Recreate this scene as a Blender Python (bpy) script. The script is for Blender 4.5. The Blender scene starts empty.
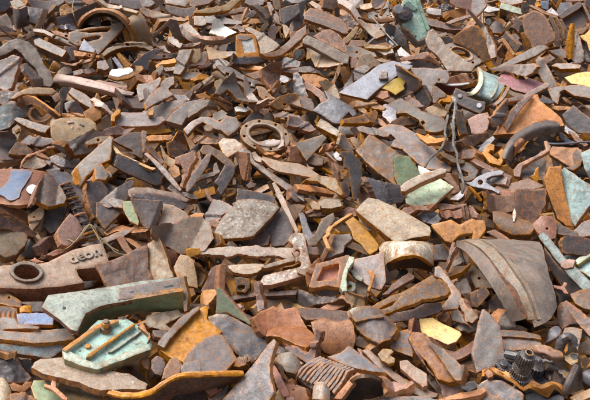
import bpy, math, random
import numpy as np
from mathutils import Vector, Matrix, noise
from mathutils.geometry import delaunay_2d_cdt

R = math.radians
scene = bpy.context.scene
random.seed(11)
rng = np.random.default_rng(11)

# ------------------------------------------------------------------ camera
CAM = Vector((0.0, 0.0, 1.6))
PITCH, HFOV = R(-12.5), R(50.0)
cd = bpy.data.cameras.new('camera'); cam = bpy.data.objects.new('camera', cd)
scene.collection.objects.link(cam); scene.camera = cam
cam.location = CAM; cam.rotation_euler = (R(90) + PITCH, 0, 0)
cd.sensor_fit = 'HORIZONTAL'; cd.angle = HFOV; cd.clip_start = 0.05; cd.clip_end = 2000

# ------------------------------------------------------------------ daylight, bright overcast
SUN_EL, SUN_AZ = R(64), R(-105)          # azimuth measured from +Y towards +X
world = bpy.data.worlds.new('World'); scene.world = world; world.use_nodes = True
wn = world.node_tree
sky = wn.nodes.new('ShaderNodeTexSky'); sky.sky_type = 'NISHITA'; sky.sun_disc = False
sky.sun_elevation = SUN_EL; sky.sun_rotation = SUN_AZ
sky.air_density = 1.0; sky.dust_density = 4.0; sky.ozone_density = 0.6
bg = wn.nodes['Background']; bg.inputs['Strength'].default_value = 0.066
hz = wn.nodes.new('ShaderNodeHueSaturation'); hz.inputs['Saturation'].default_value = 0.75   # cloud cover: nearly white sky light
wn.links.new(sky.outputs[0], hz.inputs['Color']); wn.links.new(hz.outputs[0], bg.inputs['Color'])
sd = bpy.data.lights.new('sun', 'SUN'); sd.energy = 1.5; sd.angle = R(45); sd.color = (1.0, 0.98, 0.95)
sun = bpy.data.objects.new('sun', sd); scene.collection.objects.link(sun)
sdir = Vector((math.sin(SUN_AZ)*math.cos(SUN_EL), math.cos(SUN_AZ)*math.cos(SUN_EL), math.sin(SUN_EL)))
sun.rotation_euler = (-sdir).to_track_quat('-Z', 'Y').to_euler(); sun.location = sdir * 20
scene.view_settings.view_transform = 'Standard'; scene.view_settings.look = 'None'
scene.view_settings.gamma = 1.0; scene.view_settings.use_curve_mapping = False
scene.view_settings.exposure = 1.66

# ------------------------------------------------------------------ heap geometry
SLOPE, FOOT = R(25.0), 0.59
HN = Vector((0, -math.sin(SLOPE), math.cos(SLOPE)))          # heap normal
HO = Vector((0, FOOT, 0))
HC = (CAM - HO).dot(HN)
FPX = 295.0 / math.tan(HFOV / 2)
CR, CF = Vector((1, 0, 0)), Vector((0, math.cos(PITCH), math.sin(PITCH)))
CU = CR.cross(CF)
X0, Y0, SC = 0.0, 0.0, 1.0
TX, TY = (0, 98, 196, 294, 392, 490), (0, 67, 134, 201, 268, 333)
QX, QY = (0, 147, 294, 440), (0, 100, 200, 300)
def T(c, r):
    global X0, Y0, SC
    X0, Y0, SC = TX[c], TY[r], 5.9
def Q(c, r):
    global X0, Y0, SC
    X0, Y0, SC = QX[c], QY[r], 590 / 150
def Z(x0, y0, w):
    global X0, Y0, SC
    X0, Y0, SC = x0, y0, w
def ray(x, y):
    px, py = X0 + x / SC, Y0 + y / SC
    return CF + CR * ((px - 295) / FPX) + CU * ((200 - py) / FPX)
def hp(x, y, h=0.0):
    """point h metres above the heap face in the direction of that spot of the photograph"""
    d = ray(x, y)
    return CAM + d * ((h - HC) / d.dot(HN))

# ------------------------------------------------------------------ materials
MATS = {}
def mat(name, A, B, rust=(.27, .10, .035), amt=.35, edge=None, eamt=.6, rough=.62, metal=0.0, fine=.55, pale=.0, sc=1.0, bump=.38, dirt=.45, spec=.5, rnd=True):
    m = bpy.data.materials.new(name); m.use_nodes = True
    nt = m.node_tree; N = nt.nodes; L = nt.links; bs = N['Principled BSDF']
    def nd(t, **k):
        o = N.new(t)
        for a, v in k.items(): setattr(o, a, v)
        return o
    tc = nd('ShaderNodeTexCoord'); oi = nd('ShaderNodeObjectInfo')
    mu = nd('ShaderNodeMath', operation='MULTIPLY'); mu.inputs[1].default_value = 37.0
    L.new(oi.outputs['Random'], mu.inputs[0])
    va = nd('ShaderNodeVectorMath', operation='ADD')
    sv = nd('ShaderNodeVectorMath', operation='SCALE'); L.new(tc.outputs['Object'], sv.inputs[0])
    wz = nd('ShaderNodeTexWhiteNoise', noise_dimensions='1D'); L.new(oi.outputs['Random'], wz.inputs['W'])
    ms = nd('ShaderNodeMapRange'); ms.inputs[3].default_value = .55; ms.inputs[4].default_value = 1.7; L.new(wz.outputs['Value'], ms.inputs[0]); L.new(ms.outputs[0], sv.inputs['Scale'])
    L.new(sv.outputs[0], va.inputs[0]); L.new(mu.outputs[0], va.inputs[1])
    def nz(scale, det, rgh, dist=0.0):
        o = nd('ShaderNodeTexNoise'); o.inputs['Scale'].default_value = scale * sc; o.inputs['Detail'].default_value = det
        o.inputs['Roughness'].default_value = rgh; o.inputs['Distortion'].default_value = dist
        L.new(va.outputs[0], o.inputs['Vector']); return o.outputs['Fac']
    def mr(src, a, b, c=0.0, d=1.0):
        o = nd('ShaderNodeMapRange'); o.inputs[1].default_value = a; o.inputs[2].default_value = b
        o.inputs[3].default_value = c; o.inputs[4].default_value = d; L.new(src, o.inputs[0]); return o.outputs[0]
    def mix(f, a, b, bt='MIX'):
        o = nd('ShaderNodeMix', data_type='RGBA', blend_type=bt)
        if hasattr(f, 'is_linked'): L.new(f, o.inputs[0])
        else: o.inputs[0].default_value = f
        for s, v in ((6, a), (7, b)):
            if hasattr(v, 'is_linked'): L.new(v, o.inputs[s])
            else: o.inputs[s].default_value = (*v, 1)
        return o.outputs[2]
    n1 = nz(9, 7, .7, .8); n2 = nz(34, 10, .74, .7); n3 = nz(240, 6, .75); n4 = nz(48, 8, .72, .3)
    vm = nd('ShaderNodeMapping'); vm.inputs['Scale'].default_value = (1, 5.5, 1); vm.inputs['Rotation'].default_value = (0, 0, .6)
    L.new(va.outputs[0], vm.inputs['Vector']); ns = nd('ShaderNodeTexNoise'); ns.inputs['Scale'].default_value = 14; ns.inputs['Detail'].default_value = 8; ns.inputs['Roughness'].default_value = .7
    L.new(vm.outputs[0], ns.inputs['Vector']); streak = ns.outputs['Fac']
    col = mix(mr(n1, .36, .64), A, B)
    th = .78 - .42 * amt
    rm = mr(n2, th - .06, th + .07)
    col = mix(rm, col, rust)
    n5 = nz(85, 7, .75, .5)
    col = mix(mr(n5, .57 - .10 * amt, .62 - .10 * amt, 0, .6), col, (rust[0] * 1.15, rust[1] * 1.05, rust[2]))
    n6 = nz(15, 8, .75, 1.2)
    bl = mr(n6, .36, .52, .38, 1.0)
    cbd = nd('ShaderNodeCombineColor'); [L.new(bl, cbd.inputs[i]) for i in range(3)]
    col = mix(dirt, col, mix(1.0, col, cbd.outputs[0], 'MULTIPLY'))
    if pale: col = mix(mr(n4, .70 - .22 * pale, .78 - .18 * pale), col, (.62, .56, .48))
    at = nd('ShaderNodeAttribute'); at.attribute_name = 'edge'
    em = nd('ShaderNodeMath', operation='MULTIPLY'); L.new(at.outputs['Fac'], em.inputs[0]); L.new(mr(n4, .42, .55, 0, 1.3 * eamt), em.inputs[1])
    em.use_clamp = True
    if edge is not None: col = mix(em.outputs[0], col, edge)
    sk = mr(streak, .3, .7, .93, 1.07)
    cb0 = nd('ShaderNodeCombineColor'); [L.new(sk, cb0.inputs[i]) for i in range(3)]
    col = mix(1.0, col, cb0.outputs[0], 'MULTIPLY')
    g = mr(n3, .25, .75, 1 - fine, 1 + fine)
    cb = nd('ShaderNodeCombineColor'); [L.new(g, cb.inputs[i]) for i in range(3)]
    col = mix(1.0, col, cb.outputs[0], 'MULTIPLY')
    dk = mr(n4, .28, .46, .55, 1.0)
    cb2 = nd('ShaderNodeCombineColor'); [L.new(dk, cb2.inputs[i]) for i in range(3)]
    col = mix(1.0, col, cb2.outputs[0], 'MULTIPLY')
    hs = nd('ShaderNodeHueSaturation'); L.new(mr(oi.outputs['Random'], 0, 1, .55 if rnd else .9, 1.30 if rnd else .96), hs.inputs['Value'])
    wn_ = nd('ShaderNodeTexWhiteNoise', noise_dimensions='1D'); L.new(mu.outputs[0], wn_.inputs['W'])
    L.new(mr(wn_.outputs['Value'], 0, 1, .497, .514), hs.inputs['Hue']); L.new(mr(wn_.outputs['Value'], 0, 1, .88, 1.18), hs.inputs['Saturation'])
    L.new(col, hs.inputs['Color']); L.new(hs.outputs[0], bs.inputs['Base Color'])
    L.new(mr(n2, .3, .7, rough - .28, rough + .14), bs.inputs['Roughness'])
    bs.inputs['Metallic'].default_value = metal; bs.inputs['Specular IOR Level'].default_value = spec
    ad = nd('ShaderNodeMath', operation='ADD'); L.new(n4, ad.inputs[0])
    a2 = nd('ShaderNodeMath', operation='MULTIPLY'); a2.inputs[1].default_value = .22; L.new(n3, a2.inputs[0]); L.new(a2.outputs[0], ad.inputs[1])
    a4 = nd('ShaderNodeMath', operation='MULTIPLY'); a4.inputs[1].default_value = .35; L.new(rm, a4.inputs[0])
    a3 = nd('ShaderNodeMath', operation='ADD'); L.new(ad.outputs[0], a3.inputs[0]); L.new(a4.outputs[0], a3.inputs[1])
    bp = nd('ShaderNodeBump'); bp.inputs['Strength'].default_value = bump; bp.inputs['Distance'].default_value = .003
    L.new(a3.outputs[0], bp.inputs['Height']); L.new(bp.outputs[0], bs.inputs['Normal'])
    MATS[name] = m
    return m
OR = (.40, .15, .045)
mat('brown', (.125, .075, .056), (.066, .04, .033), (.26, .10, .036), .50, (.42, .16, .05), .6)
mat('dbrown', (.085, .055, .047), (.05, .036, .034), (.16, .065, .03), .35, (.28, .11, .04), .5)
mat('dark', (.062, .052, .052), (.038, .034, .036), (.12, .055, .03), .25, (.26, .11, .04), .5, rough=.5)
mat('grey', (.215, .192, .175), (.12, .102, .092), (.25, .115, .048), .38, OR, .6, pale=.3)
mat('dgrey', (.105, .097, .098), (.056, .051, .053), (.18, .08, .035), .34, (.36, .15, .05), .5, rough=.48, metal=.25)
mat('purple', (.125, .106, .104), (.072, .058, .056), (.23, .095, .04), .40, OR, .6)
mat('tan', (.32, .235, .16), (.19, .13, .085), (.28, .115, .04), .44, OR, .5, pale=.35)
mat('orange', (.50, .19, .045), (.33, .115, .032), (.15, .06, .03), .40, (.5, .20, .06), .4, fine=.5)
mat('rust', (.43, .165, .046), (.24, .09, .032), (.11, .048, .027), .42, (.46, .19, .06), .5, fine=.55)
mat('red', (.20, .08, .045), (.12, .047, .03), (.27, .10, .035), .40, (.36, .14, .05), .5)
mat('pinkrust', (.34, .13, .08), (.23, .085, .052), (.20, .075, .035), .4, (.36, .13, .05), .5)
mat('pale', (.43, .37, .32), (.31, .25, .205), (.28, .13, .06), .38, OR, .6, pale=.3)
mat('white', (.72, .71, .68), (.58, .56, .52), (.34, .22, .14), .22, (.40, .23, .11), .4, fine=.12, bump=.25)
mat('bluegrey', (.47, .48, .53), (.34, .345, .385), (.18, .11, .08), .26, OR, .35, rough=.5, fine=.25)
mat('steel', (.21, .215, .235), (.115, .117, .13), (.18, .09, .045), .34, (.3, .15, .07), .4, rough=.5, metal=.3, spec=.6)
mat('green', (.52, .58, .47), (.38, .44, .35), (.22, .135, .075), .38, (.26, .16, .075), .6, fine=.28, dirt=.7, pale=.35, bump=.25)
mat('mint', (.27, .42, .345), (.18, .30, .245), (.18, .115, .065), .46, (.14, .21, .14), .5, fine=.25, bump=.3, pale=.08, dirt=.8)
mat('lime', (.37, .45, .30), (.26, .32, .20), (.23, .14, .085), .42, (.28, .16, .075), .5, fine=.25, dirt=.7, pale=.3)
mat('moss', (.24, .31, .19), (.15, .19, .12), (.30, .15, .07), .28, (.36, .18, .07), .6, fine=.4)
mat('dgreen', (.14, .28, .16), (.10, .19, .12), (.20, .13, .08), .3, (.3, .3, .22), .5)
mat('teal', (.31, .42, .40), (.19, .28, .27), (.19, .125, .085), .46, (.26, .15, .075), .6, fine=.3, dirt=.8, pale=.3, bump=.3)
mat('blue', (.05, .10, .175), (.085, .13, .19), (.16, .075, .04), .42, (.22, .10, .05), .6)
mat('lblue', (.20, .275, .41), (.14, .20, .30), (.20, .12, .08), .32, OR, .5)
mat('turq', (.15, .24, .26), (.13, .12, .11), (.20, .09, .05), .45, OR, .5, pale=.2)
mat('pink', (.60, .36, .30), (.52, .42, .33), (.34, .19, .10), .3, OR, .5, fine=.25)
mat('redp', (.40, .075, .095), (.28, .10, .10), (.13, .05, .05), .32, (.42, .2, .08), .7)
mat('rose', (.28, .165, .13), (.19, .11, .085), (.24, .10, .045), .42, (.36, .16, .06), .5)
mat('mauve', (.29, .25, .232), (.17, .14, .128), (.25, .11, .045), .38, OR, .5, pale=.25)
mat('yellow', (.62, .40, .07), (.52, .33, .10), (.34, .14, .035), .36, (.4, .2, .05), .6, fine=.25)
mat('ochre', (.47, .21, .055), (.33, .135, .04), (.22, .095, .035), .36, (.48, .22, .06), .4, fine=.4)
mat('crust', (.47, .42, .35), (.22, .15, .105), (.27, .115, .045), .46, OR, .6, pale=.8, bump=.9, dirt=.6)
mat('stone', (.34, .27, .21), (.21, .16, .125), (.25, .12, .055), .44, (.27, .19, .13), .4, pale=.4, bump=.5)
mat('iron', (.075, .074, .078), (.04, .04, .044), (.13, .07, .04), .36, (.16, .12, .10), .5, rough=.45, spec=.7, dirt=.9)
mat('hot', (.60, .215, .035), (.42, .14, .03), (.22, .08, .03), .34, (.6, .24, .05), .4, fine=.5, rnd=False)
mat('drum', (.25, .20, .16), (.15, .12, .098), (.24, .12, .06), .42, (.24, .15, .09), .4, pale=.3, bump=.55, rnd=False)
mat('slate', (.15, .152, .165), (.085, .086, .095), (.20, .09, .04), .36, (.38, .16, .05), .6, rnd=False)
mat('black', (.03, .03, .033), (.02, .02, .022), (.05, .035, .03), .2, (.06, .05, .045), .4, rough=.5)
mat('wire', (.30, .22, .12), (.20, .13, .07), (.3, .15, .05), .3)
mat('twig', (.25, .22, .185), (.15, .13, .11), (.14, .10, .07), .3)

# ------------------------------------------------------------------ object helpers
PARENT = None
def link(o):
    scene.collection.objects.link(o); return o
def thing(name, label, x, y, h=0.0, cat=None, group=None):
    global PARENT
    e = bpy.data.objects.new(name, None); e.empty_display_size = .05; e.location = hp(x, y, h); link(e)
    tag(e, label, cat or name.replace('_', ' '), group); PARENT = e
    return e
def end():
    global PARENT
    PARENT = None
def tag(o, label, cat, group=None, kind=None):
    if label: o['label'] = label
    if cat: o['category'] = cat
    if group: o['group'] = group
    o['kind'] = kind or 'thing'
def put(name, verts, faces, mats, fmat, M, label=None, edge=None, cat=None, smooth=40, group=None):
    me = bpy.data.meshes.new(name)
    me.from_pydata(verts, [], faces)
    for m in mats: me.materials.append(MATS[m])
    if fmat is not None: me.polygons.foreach_set('material_index', fmat)
    me.polygons.foreach_set('use_smooth', [True] * len(me.polygons))
    if edge is not None:
        at = me.attributes.new('edge', 'FLOAT', 'POINT'); at.data.foreach_set('value', edge)
    me.update(); me.set_sharp_from_angle(angle=R(smooth))
    o = bpy.data.objects.new(name, me); link(o)
    if PARENT is not None:
        o.parent = PARENT
        o.matrix_basis = Matrix.Translation(PARENT.location).inverted() @ M
        if label: o['label'] = label
    else:
        o.matrix_basis = M
        tag(o, label, cat or name.replace('_', ' '), group)
    return o

def inside(poly, pts):
    x, y = pts[:, 0][:, None], pts[:, 1][:, None]
    x1, y1 = poly[:, 0][None], poly[:, 1][None]
    x2, y2 = np.roll(x1, -1, 1), np.roll(y1, -1, 1)
    c = (y1 > y) != (y2 > y)
    with np.errstate(divide='ignore', invalid='ignore'):
        xi = (x2 - x1) * (y - y1) / (y2 - y1) + x1
    return (np.sum(c & (x < xi), 1) % 2) == 1
def resample(loop, step):
    out = []
    n = len(loop)
    for i in range(n):
        a, b = loop[i], loop[(i + 1) % n]
        k = max(1, int(round(np.linalg.norm(b - a) / step)))
        for j in range(k): out.append(a + (b - a) * (j / k))
    return np.array(out)
def area(l):
    x, y = l[:, 0], l[:, 1]
    return .5 * np.sum(x * np.roll(y, -1) - y * np.roll(x, -1))
def mat_from(ex, ey, n, o):
    M = Matrix.Identity(4)
    for i in range(3): M[i][0], M[i][1], M[i][2], M[i][3] = ex[i], ey[i], n[i], o[i]
    return M
class G: pass
def frame(a, b, x, y):
    f = ray(x, y).normalized(); r = f.cross(CU).normalized(); u = r.cross(f)
    n = (r * a + u * b - f).normalized()
    ex = (r - n * r.dot(n)).normalized(); ey = n.cross(ex)
    return f, n, ex, ey

def plate(name, label, loops, M, t, m, e, bend=None, rough=.0017, bump=.0013, step=None, round_=0, group=None, cat=None, flare=0.0, wavy=0.0, cham=.0011, fold=None, ridge=None):
    """a slab: outline loops in its own plane (metres), top at z=0, body going down t"""
    L0 = np.array(loops[0], float)
    ext = float(max(np.ptp(L0[:, 0]), np.ptp(L0[:, 1])))
    step = step or min(max(ext / 36, .0035), .011) * (.7 if ridge or fold else 1)
    so = random.uniform(0, 500)
    rings = []
    for li, lp in enumerate(loops):
        lp = np.array(lp, float)
        if (area(lp) < 0) != (li > 0): lp = lp[::-1]
        q = resample(lp, step)
        for _ in range(round_): q = .5 * q + .25 * (np.roll(q, 1, 0) + np.roll(q, -1, 0))
        d = np.roll(q, -1, 0) - np.roll(q, 1, 0); ln = np.linalg.norm(d, axis=1)[:, None] + 1e-9
        nr = np.stack([d[:, 1], -d[:, 0]], 1) / ln            # outward
        if rough:
            j = np.array([noise.noise((p[0] * 28 + so, p[1] * 28, so)) * 1.3 + noise.noise((p[0] * 95 + so, p[1] * 95, so)) * .8 for p in q])
            q = q + nr * (j * rough)[:, None]
        rings.append((q, nr))
    bnd = np.concatenate([q for q, _ in rings])
    lo, hi = bnd.min(0), bnd.max(0)
    gs = step * 1.5
    gx, gy = np.arange(lo[0], hi[0], gs), np.arange(lo[1], hi[1], gs)
    extra = []
    if len(gx) and len(gy):
        gg = np.stack(np.meshgrid(gx, gy), -1).reshape(-1, 2)
        extra.append(gg + rng.uniform(-.3, .3, gg.shape) * gs)
    mind = [gs * .6]
    inr = np.concatenate([q - nr * cham * 1.2 for q, nr in rings]); extra.append(inr)
    def ok(pts, dm):
        if not len(pts): return pts
        k = inside(rings[0][0], pts)
        for q, _ in rings[1:]: k &= ~inside(q, pts)
        pts = pts[k]
        if not len(pts): return pts
        dd = np.sqrt(((pts[:, None] - bnd[None]) ** 2).sum(-1)).min(1)
        return pts[dd > dm]
    ip = [ok(extra[-1], cham * .8)]
    if len(extra) > 1: ip.append(ok(extra[0], max(gs * .5, cham * 2)))
    ip = np.concatenate([p.reshape(-1, 2) for p in ip])
    allp = np.concatenate([bnd, ip]); nb = len(bnd)
    edges = []; s = 0
    for q, _ in rings:
        k = len(q); edges += [(s + i, s + (i + 1) % k) for i in range(k)]; s += k
    vs, _, fs, ov, _, _ = delaunay_2d_cdt([Vector(p) for p in allp], edges, [], 0, 1e-6)
    V2 = np.array([tuple(v) for v in vs])
    F = np.array([tuple(f) for f in fs if len(f) == 3], int).reshape(-1, 3)
    c = V2[F].mean(1)
    k = inside(rings[0][0], c)
    for q, _ in rings[1:]: k &= ~inside(q, c)
    F = F[k]
    a2 = np.cross(V2[F[:, 1]] - V2[F[:, 0]], V2[F[:, 2]] - V2[F[:, 0]])
    F[a2 < 0] = F[a2 < 0][:, ::-1]
    # boundary of what is left
    es = {}
    for f in F:
        for i in range(3): es[(f[i], f[(i + 1) % 3])] = 1
    bed = [(a, b) for (a, b) in es if (b, a) not in es]
    bs = set(); [bs.update(x) for x in bed]
    dist = np.sqrt(((V2[:, None] - bnd[None]) ** 2).sum(-1)).min(1)
    ctr = L0.mean(0); hx = ext / 2
    def H(p):
        h = 0.0
        if bend:
            an = R(bend[0]); s_ = ((p[0] - ctr[0]) * math.cos(an) + (p[1] - ctr[1]) * math.sin(an)) / hx
            h += bend[1] * .01 * (1 - s_ * s_)
            if len(bend) > 2: h += bend[2] * .01 * ((-(p[0] - ctr[0]) * math.sin(an) + (p[1] - ctr[1]) * math.cos(an)) / hx)**2
        for fo in fold or ():
            an = R(fo[0]); s_ = ((p[0] - ctr[0]) * math.cos(an) + (p[1] - ctr[1]) * math.sin(an)) - fo[1] * hx
            if s_ > 0: h += fo[2] * s_
        if ridge:
            an = R(ridge[0]); s_ = abs(((p[0] - ctr[0]) * math.cos(an) + (p[1] - ctr[1]) * math.sin(an)) - ridge[1] * hx)
            h += ridge[2] * min(1, max(0, (.012 - s_) / .005))
        h += wavy * noise.noise((p[0] * 9 + so, p[1] * 9, 3 + so)) + bump * (noise.noise((p[0] * 35, p[1] * 35 + so, so)) + .6 * noise.noise((p[0] * 110, p[1] * 110 + so, so)))
        return h
    nv = len(V2); verts = []; edge = []
    for i in range(nv):
        h = H(V2[i]); 
        if i in bs: h -= cham * .7
        verts.append((V2[i][0], V2[i][1], h)); edge.append(math.exp(-dist[i] / .0045))
    faces = [tuple(int(x) for x in f) for f in F]; fm = [0] * len(faces)
    # sides
    bl = sorted(bs); levels = [.5] if t < .035 else [.2, .5, .8]
    nxt = {}
    for (a, b) in bed: nxt.setdefault(a, []).append(b)
    maps = []
    for lv in levels + [1.0]:
        mp = {}
        for i in bl:
            p = V2[i]; base = verts[i][2]
            fl = 1 + flare * lv
            z = base - t * lv
            jx = noise.noise_vector((p[0] * 60 + so, p[1] * 60, z * 60)) * (min(rough, .004) * (1.6 if lv < 1 else .8))
            mp[i] = len(verts)
            verts.append((ctr[0] + (p[0] - ctr[0]) * fl + jx.x, ctr[1] + (p[1] - ctr[1]) * fl + jx.y, z + jx.z * .5)); edge.append(1.0 if lv < 1 else .6)
        maps.append(mp)
    prev = {i: i for i in bl}
    for mp in maps:
        for (a, b) in bed:
            faces.append((prev[b], prev[a], mp[a], mp[b])); fm.append(1)
        prev = mp
    # underside
    bot = {}
    for i in range(nv):
        if i in bs: bot[i] = prev[i]
        else:
            bot[i] = len(verts); p = V2[i]; fl = 1 + flare
            verts.append((ctr[0] + (p[0] - ctr[0]) * fl, ctr[1] + (p[1] - ctr[1]) * fl, verts[i][2] - t)); edge.append(edge[i])
    for f in F:
        faces.append((bot[int(f[2])], bot[int(f[1])], bot[int(f[0])])); fm.append(0)
    return put(name, verts, faces, [m, e], fm, M, label, edge, cat, group=group)

def pts(s):
    if isinstance(s, str):
        v = [float(q) for q in s.replace(',', ' ').split()]
        return [(v[i], v[i + 1]) for i in range(0, len(v), 2)]
    return list(s)
def E(cx, cy, rx, ry, rot=0, n=28, a0=0, a1=360):
    c, s = math.cos(R(rot)), math.sin(R(rot)); out = []
    full = abs(a1 - a0) >= 360
    for i in range(n):
        an = R(a0 + (a1 - a0) * i / (n if full else n - 1))
        x, y = rx * math.cos(an), ry * math.sin(an)
        out.append((cx + x * c - y * s, cy + x * s + y * c))
    return out
def P(name, label, poly, a=0., b=.8, t=2., m='brown', e='rust', holes=(), lift=-2., on=None, up=0., **k):
    """a slab seen with the outline poly; (a, b) tilt its normal right / up from the line of sight, t = thickness in cm.
    Its lowest corner sits lift cm above the heap face, or on the plane of slab `on`, up cm higher."""
    pl = pts(poly); g = G()
    cx, cy = sum(p[0] for p in pl) / len(pl), sum(p[1] for p in pl) / len(pl)
    rr = random.Random((label or name) + poly[:12] if isinstance(poly, str) else name)
    if PARENT is None:
        w = max(max(p[0] for p in pl) - min(p[0] for p in pl), max(p[1] for p in pl) - min(p[1] for p in pl)) / SC
        t *= .8
        if name.split('_')[0] in ('scrap', 'thin', 'curved', 'bent', 'angle', 'folded', 'slim'):
            a = min(max(a + rr.gauss(0, .5), -.85), .85); b = max(b + rr.gauss(.05, .32), -.05); lift += abs(rr.gauss(0, 2.8)); t *= rr.uniform(1.0, 2.3)
            k_ = 1 + min(.17, 3.4 / w); pl = [(cx + (p[0] - cx) * k_, cy + (p[1] - cy) * k_) for p in pl]
            if 'bend' not in k: k['bend'] = (rr.uniform(0, 180), rr.gauss(0, .10) * w * .45)
            q = rr.random(); an = rr.uniform(0, 360)
            if w > 18 and not holes and rr.random() < .10:
                hx_, hy_ = cx + rr.uniform(-.12, .12) * w * SC, cy + rr.uniform(-.06, .06) * w * SC; holes = [E(hx_, hy_, 1.7 * SC, 1.3 * SC, n=12)]
            if w > 12 and q < .36: k['fold'] = [(an, rr.uniform(.15, .5), rr.choice((-1, 1)) * rr.uniform(.5, 1.3))]
            elif w > 16 and q < .56: k['fold'] = [(an, rr.uniform(.3, .5), rr.uniform(.8, 1.8)), (an + 180, rr.uniform(.3, .5), rr.uniform(.8, 1.8))]
            if w > 16 and rr.random() < .3: k['ridge'] = (an + rr.choice((0, 90)), rr.uniform(-.3, .3), rr.uniform(.006, .012))
            k.setdefault('rough', rr.uniform(.0008, .0042))
            if e == 'rust' and rr.random() < .3: e = 'brown'
            if e == 'orange' and rr.random() < .2: e = 'rust'
    if on is None:
        f, n, ex, ey = frame(a, b, cx, cy)
        v = []
        for p in pl:
            r = ray(*p); q = r.dot(n)
            v.append(r * (f.dot(n) / q))
        d = (HC - lift * .01) / max(-w.dot(HN) for w in v)
        g.n, g.ex, g.ey, g.o = n, ex, ey, CAM + f * d
    else:
        n = on.n; g.n, g.ex, g.ey = n, on.ex, on.ey
        c = ray(cx, cy); g.o = CAM + c * ((on.o + n * (up * .01) - CAM).dot(n) / c.dot(n))
    def loc(p):
        r = ray(*p); w = CAM + r * ((g.o - CAM).dot(n) / r.dot(n)) - g.o
        return (w.dot(g.ex), w.dot(g.ey))
    g.loc = loc; g.M = mat_from(g.ex, g.ey, g.n, g.o)
    g.obj = plate(name, label, [[loc(p) for p in pl]] + [[loc(p) for p in pts(h)] for h in holes], g.M, t * .01, m, e, **k)
    if on is not None: nest(g.obj, on)
    return g

SUB = ('bolt_hole', 'screw', 'slot', 'hole', 'bolt', 'nut', 'hub', 'painted_window', 'white_chip', 'hole_rim', 'inner_lip', 'collar', 'rib')
def nest(o, g):
    h = getattr(g, 'obj', None)
    if h is not None and o.name.split('.')[0] in SUB and PARENT is not None and h.parent is PARENT:
        B = h.matrix_basis.inverted() @ o.matrix_basis; o.parent = h; o.matrix_basis = B
    return o
def cr(P4, t):
    p0, p1, p2, p3 = P4
    return .5 * ((2 * p1) + (-p0 + p2) * t + (2 * p0 - 5 * p1 + 4 * p2 - p3) * t * t + (-p0 + 3 * p1 - 3 * p2 + p3) * t ** 3)
def spline(C, k):
    C = np.array(C, float); n = len(C); out = []
    if n == 2 or k == 1:
        kk = max(k, 1)
        return np.array([C[i] + (C[i + 1] - C[i]) * (j / kk) for i in range(n - 1) for j in range(kk)] + [C[-1]])
    for i in range(n - 1):
        p0 = C[max(i - 1, 0)]; p3 = C[min(i + 2, n - 1)]
        if i == 0: p0 = 2 * C[0] - C[1]
        if i == n - 2: p3 = 2 * C[-1] - C[-2]
        for j in range(k): out.append(cr((p0, C[i], C[i + 1], p3), j / k))
    out.append(C[-1]); return np.array(out)
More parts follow.
